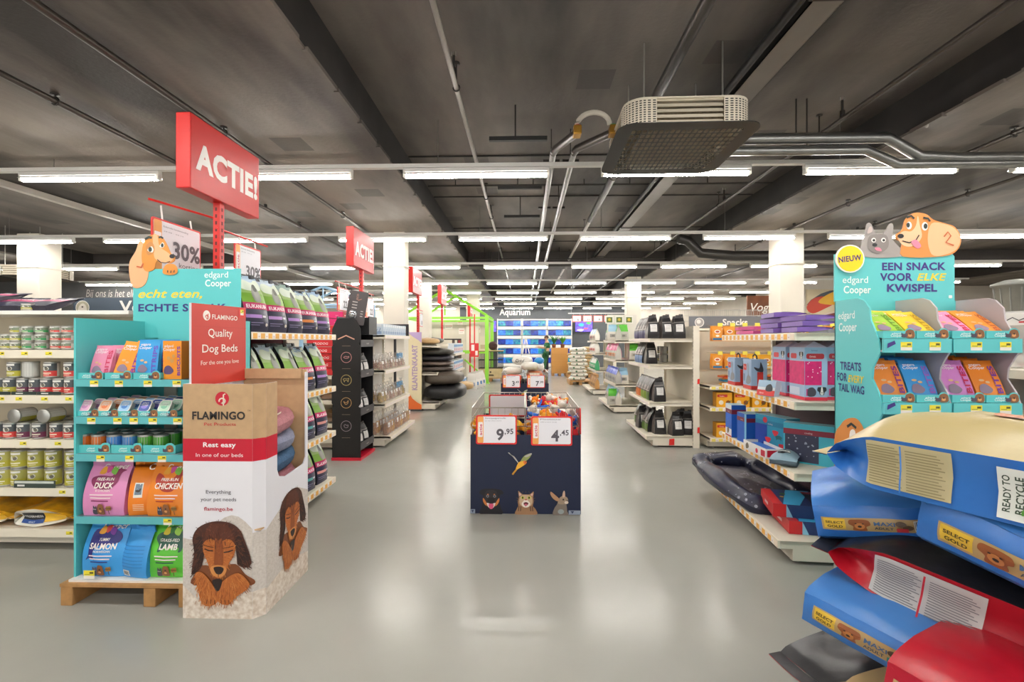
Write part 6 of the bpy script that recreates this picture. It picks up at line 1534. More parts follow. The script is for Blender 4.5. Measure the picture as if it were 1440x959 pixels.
for k, (x, y, z, c) in enumerate(((.14, 3.98, .5, 3), (.33, 3.98, .52, 3), (.33, 4.08, .44, 4), (.28, 4.1, .5, 6), (.15, 4.25, .42, 5), (.32, 4.3, .45, 0), (.25, 4.4, .45, 3), (.14, 4.05, .4, 0), (.36, 3.98, .66, 3), (.115, 3.98, .66, 3))):
    TK[c].put((BX0 + x, y, z), (r.uniform(-.5, .5), r.uniform(-.5, .5), r.uniform(0, 6)), '%s plush toy low in the emptier basket, %s from the corner' % (TC[c][2], ORD[k]), 'soft toys in the emptier basket')
# goods heaped in the second bin
def pillow_pack(c, seed, w=.32, h=.16, d=.24, art=None, name='plastic_pack'):
    def f(u, v):
        t = 2 * pi * u; q = pi * v
        x, y = sup2(t, w / 2, d / 2, .55)
        return (x * sin(q) ** .5, y * sin(q) ** .5, h / 2 - h / 2 * cos(q) + .02 * fbm((x * 8 + seed, y * 8, v * 3)))
    mb = MB().grid(f, 28, 12, M(c, .3, bump=(25, .5)), True, True)
    if art: mb.art(art, lambda u, v, hh: (u, -d / 2 * .98 - .012 - hh, h / 2 + v))
    return Kit(name, 'package', [(name, mb.mesh(name), None)])
SCR = [('l', '#1f1f22', [(-.11, -.02), (-.09, .03), (-.06, .03), (-.05, -.02), (-.08, -.03), (-.1, -.01)], .012), ('l', '#1f1f22', [(-.02, .02), (0, -.03), (.02, .02), (.04, -.03), (.07, .03)], .012)]
PW = pillow_pack('#dedad2', 1, .42, .17, .3, SCR); PW2 = pillow_pack('#d8d2c8', 2, .36, .15, .28); PO = pillow_pack('#c9744a', 3, .34, .13, .26, [('r', '#e9ddd0', -.1, -.03, .1, .03)]); PG = pillow_pack('#c9dc2f', 4, .3, .13, .22); PBL = pillow_pack('#2f8fd0', 5, .2, .12, .2)
for k, (kt, x, y, z, nm) in enumerate(((PW2, -.26, 9.05, .45, 'white plastic pack front'), (PG, .2, 9.02, .5, 'lime green pack front'), (PG, .26, 9.3, .6, 'lime green pack upper'), (PO, -.22, 9.3, .62, 'orange printed pack'), (PO, .2, 9.55, .68, 'orange printed pack rear'), (PW2, -.24, 9.55, .74, 'white plastic pack middle'), (PW, -.05, 9.78, .93, 'white pack with black scribble crowning the heap'), (PW2, .22, 9.8, .78, 'white plastic pack rear'), (PW2, -.26, 9.78, .58, 'white plastic pack under'), (PBL, .3, 9.85, .95, 'blue pack'), (PW2, 0.1, 9.5, .84, 'white plastic pack centre'))):
    kt.put((x, y, z), (0, 0, .2 * (k % 3 - 1)), '%s in the second aisle bin' % nm, 'packs heaped in the second bin')

# ---------------------------------------------------------------- right: black food bags shelving
def spx(loc, rz):
    c, s = cos(rz), sin(rz)
    return lambda a, d, z: (loc[0] + a * c - d * s, loc[1] + a * s + d * c, z)
RB = radians(-91.2)
gb, _ = gondola('aisle_shelving', 'cream shelving of black food bags with red tape patches', (1.65, 7.68, 0), RB, 1.36, .04, (.55, 1.045, 1.405), 1.62, .6, tickets='#f1e2d8', back='#e0d8c6', base_h=.1)
L1 = spx((1.65, 7.68), RB)
for q, (p, w, h) in enumerate((((1.363, .3, .03), .07, .09), ((1.363, .66, .2), .03, .08), ((1.363, .66, .85), .03, .07))):
    x, y, z = L1(*p)
    MB().prism(smooth_poly([(0, 0), (w, .004), (w * 1.02, h), (w * .1, h * .93)], 1), plane((x, y - .031 if q else y, z), (1, 0, 0), (0, 0, 1)), 0, .002, M('#d8241f', .5)).obj('tape_patch', label='red tape patch on the black bag shelving, %s' % ['on its plinth', 'low on its upright', 'high on its upright'][q], cat='tape', group='tape patches')
cs = list(BB)
bl = [(0, .151, 6, ['#4f6a2a']), (1, .601, 5, ['#c9641f', '#c9641f', '#7f9a2a', '#7f9a2a', '#4f6a2a']), (2, 1.096, 3, ['#6f86b0']), (3, 1.456, 5, ['#3b3560'])]
nmz = ['lowest', 'second', 'third', 'top']
for l, z, n, cc in bl:
    for k in range(n):
        a = [.3 + .175 * k, .42 + .165 * k, .34 + .165 * k, .3 + .17 * k][l]
        d = .14
        x, y, zz = L1(a, d, z)
        if l == 0 and k == n - 1: continue
        kt = BL if (l != 3 and k == n - 1) else BB[cc[min(k, len(cc) - 1)]]
        BB[cc[min(k, len(cc) - 1)]].put((x, y, z), RB + .12 * (k % 2), 'black coloured-foot bag, %s from the far end of the %s black bag shelf' % (ORD[k], nmz[l]), 'black food bags on the %s shelf' % nmz[l])
for l, lst in ((0, ((1.16, .22), (1.26, .42), (1.05, .55), (.7, .1), (.95, .18), (1.2, .6))), (1, ((1.22, .2),)), (2, ((.86, .18),)), (3, ((1.2, .12), (1.2, .3), (1.2, .48), (1.0, .32), (1.0, .5)))):
    for k, (a, d) in enumerate(lst):
        x, y, zz = L1(a, d, [.151, .601, 1.096, 1.456][l])
        BL.put((x, y, zz), [0, .15, -.2, .1, .05, -.3][k % 6], 'black bag with white label facing out, %s from the aisle, %s shelf' % (ORD[k], nmz[l]), 'white labelled black bags on the %s shelf' % nmz[l], 1.0)
# small tins at the far half of those shelves, seen through
KS = tin_kit(.05, .12, '#8f8a5a')
for l, z in enumerate((1.096, 1.25)):
    for k in range(3):
        x, y, zz = L1(.18 + .12 * k, .5, 1.097 + .124 * l)
        KS.put((x, y, zz), -.2 + k, 'olive tin deep on the third shelf behind black bags, %s tier, %s' % (['lower', 'upper'][l], ORD[k]), 'olive tins')

# ---------------------------------------------------------------- right: further shelving
def simple_bag(c, top, w=.2, d=.12, h=.32, band=None, seed=0, ft=.55):
    return Kit('pet_food_bag', 'bag', [('pet_food_bag', sack(w, d, h, [(ft, c), (1, top)], c, [('r', band or '#8d8a84', -w * .3, h * .2, w * .3, h * .4), ('c', '#6f6a64', 0, h * .3, w * .15, h * .06)], seed=seed, fin=.03, back=top, topw=w * .8).mesh('pet_food_bag'), None)])
GB = [simple_bag('#b5b2a8', '#4fae2a', seed=1, band='#9a978c'), simple_bag('#b9b4aa', '#d8447f', seed=2, band='#e8863a'), simple_bag('#aaa69e', '#4a5ac8', seed=3, band='#8d8a92'), simple_bag('#c9c2b6', '#8fb8d0', seed=4), simple_bag('#d9d4ca', '#d9d4ca', seed=5, band='#c83a3a'), simple_bag('#b98a4f', '#a8763a', seed=6, band='#8a5a2a'), simple_bag('#2f8f5a', '#e9e6de', seed=7, band='#f0efe6')]
GNm = ['silver bag with green top', 'silver bag with pink top', 'silver bag with blue top', 'grey bag with pale blue top', 'white bag with red print', 'tan seed bag', 'white bag with green foot']
def fill(loc, rz, L, d0, zs, kinds, pitch, who, rows=1, lean=0):
    f = spx(loc, rz)
    for l, z in enumerate(zs):
        n = int((L - .1) / pitch)
        for k in range(n):
            kk = kinds[l] if isinstance(kinds[l], int) else kinds[l][k % len(kinds[l])]
            x, y, _ = f(L - .12 - pitch * k, d0, z)
            GB[kk].put((x, y, z), rz + .1 * ((k * 3) % 5 - 2) * .5, '%s, %s along, %s shelf of the %s' % (GNm[kk], ORD[k], ['lowest', 'second', 'third', 'top'][l], who), 'bags on the %s shelf of the %s' % (['lowest', 'second', 'third', 'top'][l], who))
R2 = radians(-90)
gondola('aisle_shelving', 'cream shelving of silver bags with green and pink tops', (1.66, 10.62, 0), R2, 1.33, .12, (.52, 1.0, 1.38), 1.5, .5, tickets='#f1e2d8')
fill((1.66, 10.62), R2, 1.33, .2, (.151, .571, 1.051, 1.431), (3, 2, 1, 0), .17, 'green top bag shelving')
for k in range(5): GB[[0, 3, 0, 3, 0][k]].put((1.75 + .0 * k + .21 * (k % 3), 9.42, [.151, .571, 1.051, 1.431, 1.431][k]), 0, '%s at the near shelving end, %s level' % (GNm[[0, 3, 0, 3, 0][k]], ['lowest', 'second', 'third', 'top inner', 'top middle'][k]), 'end bags on the silver bag shelving')
gondola('aisle_shelving', 'cream shelving of white and seed bags farther along the aisle', (1.7, 13.9, 0), R2, 1.5, .15, (.6, 1.05, 1.38), 1.45, .5, tickets='#f1e2d8')
fill((1.7, 13.9), R2, 1.5, .22, (.151, .651, 1.101, 1.431), (5, 6, 4, (4, 3)), .2, 'white bag shelving')
for k in range(3):
    carton(.16, .02, .16, '#e6e3da', '#d9d5ca', None, [('r', '#5a6a2a', -.06, .02, .06, .13), ('c', '#c9b23a', 0, .08, .03)]).obj('picture_card', loc=(1.74 + .2 * k, 9.7, 1.78), label='small upright picture card over the green top bags, %s' % ['aisle side', 'middle', 'inner side'][k], cat='card', group='cards over the green top bags')
MB().box(1.7, 9.72, 1.43, 2.3, 9.74, 1.96, M('#d9d4c9', .5)).obj('card_holder', label='pale board holding picture cards over the silver bags', cat='board')
# pallet piles of white sacks farther on
SKK = pillow_pack('#ddd8cd', 7, .55, .13, .4, [('c', '#3f6a4a', -.1, 0, .03), ('c', '#3f6a4a', .12, .01, .02)], 'seed_sack'); SKB = pillow_pack('#c9b48a', 8, .5, .12, .4, [('r', '#a88a5a', -.15, -.03, .15, .03)], 'seed_sack')
for p, (px0, py0, kt, n, nm) in enumerate(((1.75, 15.6, SKK, 9, 'white sack'), (1.95, 18.6, SKB, 8, 'tan sack'), (2.45, 18.6, SKB, 9, 'tan sack'))):
    t = thing('pallet', 'wooden pallet under the %s of sacks beyond the shelving' % ['white pile', 'tan pile by the cartons', 'outer tan pile'][p], 'pallet', (px0, py0, 0))
    MB().box(-.3, -.4, .1, .4, .6, .13, WOOD).obj('deck', t)
    for x in (-.3, 0, .3): MB().box(x, -.4, 0, x + .1, .6, .1, WOOD).obj('skid', t)
    for k in range(n):
        kt.put((px0 + .04 * ((k * 5) % 3 - 1), py0 - .15, .132 + .118 * k), .1 * (k % 3 - 1), '%s, %s from the bottom of the %s' % (nm, ORD[k], ['pile beside the white bag shelving', 'pile beside the brown cartons', 'outer pile beyond the brown cartons'][p]), '%ss in %s' % (nm, ['first pile', 'second pile', 'third pile'][p]))
# ---------------------------------------------------------------- left: snack bag shelving
RL = pi / 2
gondola('aisle_shelving', 'cream shelving of clear snack bags next to the black display', (-1.775, 6.2, 0), RL, 1.33, .08, (.53, .98, 1.45), 1.5, .45, tickets='#f6ece2', back='#e3dfd8')
FS = spx((-1.775, 6.2), RL)
PLA = M('#e9e6e2', .12, alpha=.2)
def snack(c1, c2, seed, w=.1, h=.26, tie=True):
    f = lambda u, v: (w * .5 * (1.05 - .25 * v) * cos(2 * pi * u) * sin(pi * (.04 + .9 * min(1, v + .06))) ** .35, w * .36 * sin(2 * pi * u) * sin(pi * (.04 + .9 * min(1, v + .06))) ** .35, .004 + h * .52 * v + .008 * fbm((u * 6 + seed, v * 5, 1)))
    c = MB().grid(f, 16, 8, M(c1, .7, nz=(70, .5, c2), bump=(60, .8), kind='vor'), True, True)
    def g(u, v):
        rr = (1.12 - .12 * v) if v < .55 else max(.22, 1.05 - (v - .55) * 3.2) if v < .8 else .22 + (v - .8) * 2.2
        return (w * .5 * rr * cos(2 * pi * u) * (1 + .1 * fbm((u * 9, v * 7, seed))), w * .38 * rr * sin(2 * pi * u) * (1 + .15 * fbm((u * 9, v * 7, seed + 4))), h * v)
    p = MB().grid(g, 16, 12, PLA, True, True)
    tg = MB().grid(lambda a, b: ((a - .5) * w * .5, -w * .41, h * (.36 + .2 * b)), 2, 2, M('#efece8', .4)).art([('r', '#a86a6a', -w * .2, h * .4, w * .1, h * .43), ('r', '#8f8a88', -w * .2, h * .46, w * .2, h * .47)], lambda u, v, q: (u, -w * .41 - q, v))
    return Kit('snack_bag', 'bag', [('contents', c.mesh('contents'), None), ('clear_wrapper', p.mesh('clear_wrapper'), None), ('paper_label', tg.mesh('paper_label'), None)])
SK = [snack('#a8662a', '#5a3216', 1, .11, .3), snack('#c98a4a', '#7a4a22', 2, .11, .3), snack('#d9a03a', '#8a5a1a', 3, .11, .3), snack('#8f5a3a', '#d9c9b0', 4, .1, .22), snack('#b08a6a', '#6a3a3a', 5, .1, .22), snack('#c9b49a', '#8a3a3a', 6, .1, .2), snack('#5a4a1a', '#c9a02a', 7, .11, .26)]
for l, z in enumerate((.151, .581, 1.031)):
    for k in range(9):
        for rw in range(2):
            a, d = .1 + .14 * k, (.1 if l == 0 else .17) + .16 * rw
            kk = [[0, 1, 2][(k + rw) % 3], [6, 6, 3, 4, 5, 3, 4, 3, 6][k], [5, 4, 5, 4, 3, 5, 4, 5, 3][k]][l]
            x, y, _ = FS(a, d, z)
            SK[kk].put((x, y, z), (radians(-8 if l else 0), 0, RL + .3 * ((k * 7 + rw) % 5 - 2) * .4), 'clear snack bag, %s along, %s row, %s shelf beside the black display' % (ORD[k], ['front', 'rear'][rw], ['lowest', 'second', 'third'][l]), 'clear snack bags')
pkb = MB().box(-.05, 0, 0, .05, .06, .15, M('#c9d6e4', .4)).art([('r', '#8fa6c4', -.045, .01, .045, .05), ('l', '#5a7aa8', [(-.03, .03), (-.01, .08), (.01, .04), (.03, .09)], .008), ('r', '#e9eef4', -.045, .11, .045, .14)], lambda u, v, q: (u, -q, v))
PKB = Kit('treat_box', 'box', [('treat_box', pkb.mesh('treat_box'), None)])
for k in range(11):
    x, y, _ = FS(.08 + .11 * k, .12, 1.5)
    PKB.put((x, y, 1.501), RL, 'pale blue printed box, %s along the top of the snack shelving' % ORD[k], 'pale blue boxes')
for k in range(3):
    x, y, _ = FS(.0, .2 + .11 * k, 1.5)
    PKB.put((x + .02, 6.21, 1.501), 0, 'pale blue printed box facing the camera, %s from the aisle, on the snack shelving' % ORD[k], 'pale blue end boxes')
# screen behind on the column, blue printed panel
t = thing('monitor', 'small black framed screen showing a pale picture before the column', 'screen', (-2.44, 8.06, 1.46))
MB().box(-.03, 0, 0, .43, .04, .25, M('#1c1d22', .4)).obj('casing', t)
MB().box(.03, -.003, .03, .38, -.001, .22, M('#a9bccb', .3, emit=.7, nz=(14, .5, '#5f7488'))).obj('display', t)
MB().box(.17, .01, -1.46, .21, .04, 0, M('#1c1d22', .4)).obj('stand', t)
for k in range(2):
    MB().box(0, 0, 0, .03, .26, .2, M('#2a9ad0', .4, nz=(20, .5, '#1a6aa8'))).art([('c', '#123a6a', .13, .1, .05), ('c', '#c9e2ee', .13, .1, .03)], lambda u, v, q: (.03 + q, u, v)).obj('snack_carton', loc=(-2.0, 7.26, [.66, 1.12][k]) if False else (-2.0, 7.26, [.581, 1.031][k]), label='bright blue carton at the far end of the snack shelving, %s' % ['second shelf', 'third shelf'][k], cat='box')
# klantenkaart panel
t = thing('banner_panel', 'upright cream panel lettered KLANTENKAART with lilac and orange corners', 'sign', (-2.39, 9.5, 0))
MB().box(0, 0, .03, .29, .03, 1.6, M('#e2d3ad', .5)).art([('p', '#b9a2cc', [(.0, 1.6), (.29, 1.6), (.29, 1.38), (.22, 1.44), (.12, 1.5)]), ('p', '#e06a2a', [(0, .03), (.29, .03), (.29, .12), (.2, .17), (.1, .25), (.05, .34), (0, .38)]), ('t', '#a88fb4', 'KLANTENKAART', .2, .42, .15, {'b': .03, 'al': 'l', 'r': pi / 2, 'w': .92})], lambda u, v, q: (u, -q, v)).obj('panel', t)
MB().box(-.02, -.05, 0, .31, .08, .03, M('#3a3a3c', .5)).obj('foot_plate', t)
# pet bed shelving
gondola('aisle_shelving', 'cream shelving of large brown and black pet cushions', (-1.74, 9.56, 0), RL, 1.4, .05, (.72, 1.3), 1.42, .4, tickets=None, base_h=.12)
def cushion(w, d, h, c, seed):
    def f(u, v):
        q = pi * v; x, y = sup2(2 * pi * u, w / 2, d / 2, .6)
        s = sin(q) ** .55
        return (x * s * (1 + .04 * fbm((u * 8, v * 5, seed))), y * s * (1 + .04 * fbm((u * 8, v * 5, seed + 2))), h / 2 - h / 2 * (1 if cos(q) > 0 else -1) * abs(cos(q)) ** .55 * (1 - .25 * max(abs(cos(2 * pi * u)), abs(sin(2 * pi * u))) * s) + .015 * fbm((x * 6, y * 6, seed)))
    return Kit('pet_cushion', 'cushion', [('pet_cushion', MB().grid(f, 32, 14, M(c, .45, nz=(6, .3), bump=(18, .35)), True, True).mesh('pet_cushion'), None)])
for k, (c, w, d, h, dx, z, nm) in enumerate((('#1f1f22', 1.1, .85, .36, .25, .17, 'black lowest'), ('#5a5046', 1.05, .8, .32, .22, .48, 'brown second'), ('#4f443e', .75, .7, .13, .05, .772, 'dull brown'), ('#6f5f58', .75, .7, .11, .06, .89, 'pinkish brown'), ('#2a2830', .75, .7, .14, .06, .985, 'charcoal'), ('#35332b', .75, .7, .17, .05, 1.1, 'olive black'))):
    cushion(d, w, h, c, k).put((-1.95 + dx, 10.1, z), 0, '%s pet cushion in the pile on the brown cushion shelving' % nm, 'pet cushions in the shelving')
cushion(.55, .6, .2, '#c9a878', 8).put((-1.5, 11.25, .25), 0, 'tan pet bed at the far end of the cushion shelving')
cushion(.5, .5, .14, '#2f3a30', 9).put((-2.05, 10.3, 1.351), 0, 'dark green cushion on top of the cushion shelving')
cushion(.5, .4, .14, '#c9a87a', 10).put((-2.05, 9.85, 1.351), 0, 'beige cushion on top of the cushion shelving')
gondola('aisle_shelving', 'cream shelving of white packs before the green steel house', (-1.62, 11.6, 0), RL, 1.8, .1, (.62, 1.05), 1.45, .4, tickets='#f1e2d8')
WP = Kit('litter_pack', 'package', [('litter_pack', carton(.26, .16, .26, '#dfe4ea', '#d2d8e0', None, [('r', '#5a9ad0', -.12, .17, .12, .23), ('c', '#d8404a', 0, .1, .05), ('r', '#3a7ac0', -.1, .03, .1, .05)]).mesh('litter_pack'), None)])
for l, z in enumerate((.151, .671, 1.101)):
    for k in range(6):
        WP.put((-1.66 - (.0 if l == 0 else .1), 11.78 + .28 * k, z), RL, 'white and blue litter pack, %s along the %s shelf before the green house' % (ORD[k], ['lowest', 'middle', 'top'][l]), 'litter packs')
# ---------------------------------------------------------------- steel houses
def house(x0, x1, y0, y1, hz, top, r, c, lab):
    m = M(c, .4)
    t = thing('house_frame', lab, 'frame', ((x0 + x1) / 2, y0, 0))
    w = (x1 - x0) / 2; D = y1 - y0
    for sx in (-1, 1):
        for y in (0, D):
            MB().box(sx * w - r, y - r, 0, sx * w + r, y + r, hz, m).box(sx * w - r * 1.6, y - r * 1.6, 0, sx * w + r * 1.6, y + r * 1.6, .012, m).obj('post', t)
            MB().tube([(sx * w, y, hz), (0, y, top)], r * .8, m, 6, False).obj('rafter', t)
        MB().box(sx * w - r * .6, 0, hz - 2 * r, sx * w + r * .6, D, hz - r * .8, m).obj('eave_rail', t)
        MB().tube([(sx * w, 0, .15), (sx * (w - .75), 0, .8)], r * .5, m, 6, False).obj('brace', t)
    for y in (0, D):
        MB().box(-w, y - r * .6, hz - 2 * r, w, y + r * .6, hz - r * .8, m).obj('cross_rail', t)
        MB().box(-w, y - r * .6, 1.0, w, y + r * .6, 1.06, m).obj('lower_rail', t)
    MB().box(-r * .6, 0, top - r, r * .6, D, top + r * .5, m).obj('ridge', t)
    MB().tube([(0, 0, hz), (0, 0, top)], r * .5, m, 6, False).obj('king_post', t)
house(-4.1, -1.27, 15.7, 18.2, 2.28, 3.15, .06, '#8fd43f', 'bright green steel frame shaped like a small house')
house(-6.75, -4.55, 13.0, 14.0, 2.5, 2.95, .045, '#9cc0de', 'pale blue steel frame shaped like a small house')
# goods and notices near the green house
for k, (x, z, w, h, c) in enumerate(((-3.15, 1.9, .3, .2, '#efe6e2'), (-2.65, 2.05, .2, .2, '#e9d9d4'), (-2.6, 1.7, .22, .24, '#f0e4e0'), (-1.95, 1.75, .2, .25, '#e9e2dc'))):
    MB().box(0, 0, 0, w, .012, h, M(c, .6)).art([('r', '#c85a50', .02, h * .5, w - .02, h * .6), ('r', '#8d8a88', .03, h * .25, w - .06, h * .3)], lambda u, v, q: (u, -q, v)).obj('notice', loc=(x, 18.45, z), label='small notice hanging under the green house, %s' % ORD[k], cat='notice', group='notices by the green house')
MB().box(0, 0, 0, 2.6, .06, 2.2, M('#d9d0c2', .7, nz=(3, .1))).obj('partition', loc=(-3.9, 18.47, 0), label='beige partition board at the back of the green house', cat='partition')
t = thing('scratching_rack', 'dark rack of hanging goods under the green house', 'rack', (-2.8, 15.9, 0))
MB().box(0, .3, 0, .6, .34, 1.5, M('#2f2c2a', .6)).obj('back_board', t)
for q in range(4):
    for i in range(5): MB().box(.02 + .12 * i, .26, 1.25 - .25 * q, .1 + .12 * i, .3, 1.45 - .25 * q, M(['#c9b8a4', '#5a4a42', '#8a3030', '#3a3a3c', '#d8d2c8'][(q * 2 + i * 3) % 5], .6)).obj('hanging_pack', t)
t = thing('fire_extinguisher_stand', 'red stand with white patches next to the green post', 'stand', (-1.65, 15.35, 0))
MB().box(-.02, 0, 0, .02, .03, 2.3, M('#cf2a2a', .4)).obj('pole', t)
MB().box(-.14, -.02, .9, .14, 0, 1.35, M('#cf2a2a', .4)).art([('r', '#f1ebe6', -.1, 1.1, .0, 1.3), ('r', '#f1ebe6', .03, .95, .11, 1.1)], lambda u, v, q: (u, -.02 - q, v)).obj('panel', t)
WP2 = simple_bag('#e4e0da', '#d9d4cc', .3, .2, .5, '#5a8ac0', seed=11)
for k in range(4): WP2.put((-1.55 + .05 * k, 13.75 + .35 * k, .0), .3 * k, 'white litter sack standing on the floor before the green post, %s' % ORD[k], 'litter sacks on the floor')
# crate on pallet
t = thing('pallet', 'pallet under the wooden crate beside the green post', 'pallet', (-1.2, 16.4, 0))
MB().box(-.45, 0, .1, .45, .6, .13, WOOD).obj('deck', t)
for x in (-.45, -.05, .35): MB().box(x, 0, 0, x + .1, .6, .1, WOOD).obj('skid', t)
t = thing('pet_crate', 'light wooden crate with black wire cage above it on the pallet', 'crate', (-1.2, 16.42, .131))
WB = M('#cdb68a', .6, nz=(9, .2))
MB().box(-.42, 0, 0, .42, .5, .06, WB).box(-.42, 0, .06, .42, .02, .32, WB).box(-.42, .48, .06, .42, .5, .32, WB).box(-.42, .02, .06, -.4, .48, .32, WB).box(.4, .02, .06, .42, .48, .32, WB).art([('p', '#5a4a34', [(-.12, .06), (.12, .06), (.1, .12), (-.1, .12)]), ('c', '#3a3026', 0, .2, .03)], lambda u, v, q: (u, -q, v)).obj('box', t)
cg = MB()
for i in range(17): cg.tube([(-.42 + .0525 * i, .02, .33), (-.42 + .0525 * i, .02, .92)], .008, BLK, 5)
for i in range(17): cg.tube([(-.42 + .0525 * i, .48, .33), (-.42 + .0525 * i, .48, .92)], .008, BLK, 5)
for z in (.33, .62, .92): cg.tube([(-.42, .02, z), (.42, .02, z), (.42, .48, z), (-.42, .48, z), (-.42, .02, z)], .012, BLK, 5)
cg.obj('wire_cage', t)
MB().box(-.44, 0, .93, .44, .5, .96, WB).obj('lid', t)
MB().ball((0, 0, .16), (.16, .15, .16), M('#4a2f28', .8, nz=(25, .6), bump=(20, .8)), 14).obj('wicker_ball', loc=(-1.13, 16.65, 1.09), label='dark wicker ball on the wooden crate lid', cat='ball')
carton(.3, .25, .5, '#d9cdbb', '#c9bca8', None, [('r', '#b8a58c', -.12, .05, .12, .2)]).obj('wicker_box', loc=(-1.45, 16.55, 1.09), label='beige box standing on the wooden crate lid beside the wicker ball', cat='box')
# ---------------------------------------------------------------- right: snacks wall
gs, _ = gondola('snack_shelving', 'cream shelving of yellow snack packs under the Snacks header', (2.42, 6.2, 0), 0, 2.6, .0, (.5, .78), 1.55, .42, tickets='#f1dc6a')
def hang_pack(c, seed, w=.13, h=.2, foot='#2a6a9a'):
    a = [('c', '#f0e2d2', 0, h * .62, w * .3, h * .12), ('c', '#b8502a', 0, h * .62, w * .2, h * .07), ('g', foot, -w * .45, h * .06, w * .45, h * .2, 4, 2), ('c', '#f2ead8', 0, h * .34, w * .18, h * .07)]
    return Kit('snack_pouch', 'pouch', [('snack_pouch', sack(w, .035, h, [(1, c)], c, a, seed=seed, fin=.02, n=6).mesh('snack_pouch'), None)])
HP = [hang_pack('#e8962a', 1), hang_pack('#efb62a', 2, foot='#8a3a2a'), hang_pack('#e8a82a', 3, .15, .19, '#d9cbb0')]
hk = MB()
for r_, z in enumerate((1.62, 1.25)):
    for k in range(13):
        x = 2.55 + .16 * k
        for d in range(2):
            HP[(0 if k < 2 else (k + r_) % 3) if k < 8 else (k % 3)].put((x, 6.3 + .06 * d, z - .2), .06 * (k % 3 - 1), 'yellow snack pouch, %s from the upright, %s hook row, %s' % (ORD[k], ['upper', 'lower'][r_], ['front', 'behind'][d]), 'hanging yellow snack pouches')
        hk.tube([(x - 2.42, .01, z + .01), (x - 2.42, .42, z + .01)], .004, STEEL, 5).box(x - 2.45, -.005, z - .01, x - 2.39, .005, z + .035, M('#f1e05a', .5))
hk.obj('hook_row', gs)
SBX = Kit('snack_box', 'box', [('snack_box', carton(.2, .14, .19, '#e8a41f', '#c98a1a', '#b87f1f', [('r', '#c8352a', -.09, .13, .04, .165, .01), ('t', '#f6e9d2', 'Rodeo', -.03, .137, .022), ('c', '#8a4a22', .05, .06, .03), ('c', '#f0e4d0', -.04, .06, .03), ('l', '#2f6a4a', [(.02, .02), (.09, .09)], .008)]).mesh('snack_box'), None)])
for l, z in enumerate((.151, .551)):
    for k in range(6):
        SBX.put((2.62 + .23 * k, 6.24, z), .05 * (k % 3 - 1), 'yellow snack box, %s from the upright, %s shelf under the hanging pouches' % (ORD[k], ['lowest', 'second'][l]), 'yellow snack boxes')
for k in range(12):
    lay_bag(.16, .13, .04, '#c98a3a', ['#e8a41f', '#3a7a9a', '#c8502a'][k % 3], seed=k, puff=.01, open_=.05).obj('snack_pouch', loc=(2.6 + .2 * (k % 4), 6.3 + .02 * (k % 2), .83 + .05 * (k // 4)), rot=.3 * (k % 3 - 1), label='flat snack packet in the loose heap on the third snack shelf, %s level, %s' % (['lower', 'middle', 'upper'][k // 4], ORD[k % 4]), cat='pouch', group='flat snack packets')
t = thing('header_board', 'slate header board lettered Snacks with round picture', 'sign', (2.3, 6.6, 0))
MB().box(0, .03, 1.6, 2.4, .05, 1.765, M('#6d7076', .5)).art([('c', '#e9e6e2', .14, 1.68, .065), ('c', '#a8a4a2', .14, 1.68, .055), ('c', '#e9e6e2', .13, 1.69, .03), ('t', '#f2efea', 'Snacks', .46, 1.64, .125, {'b': .025, 'al': 'l'})], lambda u, v, q: (u, .03 - q, v)).obj('board', t)
for x in (.3, 2.1): MB().box(x, .06, 0, x + .03, .09, 1.7, M('#c9c6bf', .4)).obj('post', t)
# far right: chew bags and bin
gondola('chew_shelving', 'shelving of large clear chew bags at the far side of the treat display', (3.0, 4.6, 0), RA, 2.0, .0, (.6, .93, 1.2), 1.6, .45, tickets=None)
def chew(seed):
    c = MB()
    for k in range(7): c.box(-.09 + .026 * k, -.02, .01, -.07 + .026 * k, .03, .2 + .02 * ((k * 3) % 4), M('#6a4a3a', .6, nz=(12, .5)), .004)
    p = MB().grid(lambda u, v: (.125 * cos(2 * pi * u) * (1 - .2 * v), .06 * sin(2 * pi * u) * (1 - .75 * v * v) * (1 + .2 * fbm((u * 8, v * 6, seed))), .002 + .36 * v), 16, 8, M('#f0edea', .1, alpha=.4), True, True)
    l = MB().box(-.1, -.05, .27, .1, -.045, .35, M('#ece8e2', .5)).art([('l', '#3a3a3a', [(-.06, .3), (-.03, .32), (0, .3), (.04, .32)], .006), ('r', '#e8d83a', .03, .33, .08, .35), ('r', '#c8353a', .0, .285, .07, .295)], lambda u, v, q: (u, -.05 - q, v))
    return Kit('chew_bag', 'bag', [('contents', c.mesh('contents'), None), ('clear_wrapper', p.mesh('clear_wrapper'), None), ('paper_label', l.mesh('paper_label'), None)])
CB = [chew(1), chew(2)]
for l, z in enumerate((.651, .981, 1.251)):
    for k in range(8):
        CB[k % 2].put((3.03 + .02 * (k % 2) - .015 * k + .22, 4.35 - .25 * k, z), RA + .5, 'clear bag of brown chews, %s along, %s shelf beyond the treat display' % (ORD[k], ['lower', 'middle', 'upper'][l]), 'clear chew bags')
for k in range(6):
    CB[k % 2].put((3.02 + .12, 4.2 - .27 * k, 1.06 + .36 + .0), RA + .6, 'clear bag of brown chews standing highest, %s along' % ORD[k], 'clear chew bags', 1.0) if False else None
t = thing('refuse_bin', 'galvanised metal refuse bin with lid standing on the high shelving', 'bin', (4.7, 4.6, 1.642))
GV = M('#8d8d89', .5, .5, nz=(6, .2))
b = MB().lathe([(.13, 0), (.14, .01), (.175, .3), (.18, .3), (.18, .31)], GV, 28)
for k in range(14): b.tube([(.142 * cos(k * pi / 7), .142 * sin(k * pi / 7), .02), (.172 * cos(k * pi / 7), .172 * sin(k * pi / 7), .28)], .006, GV, 5)
b.obj('body', t)
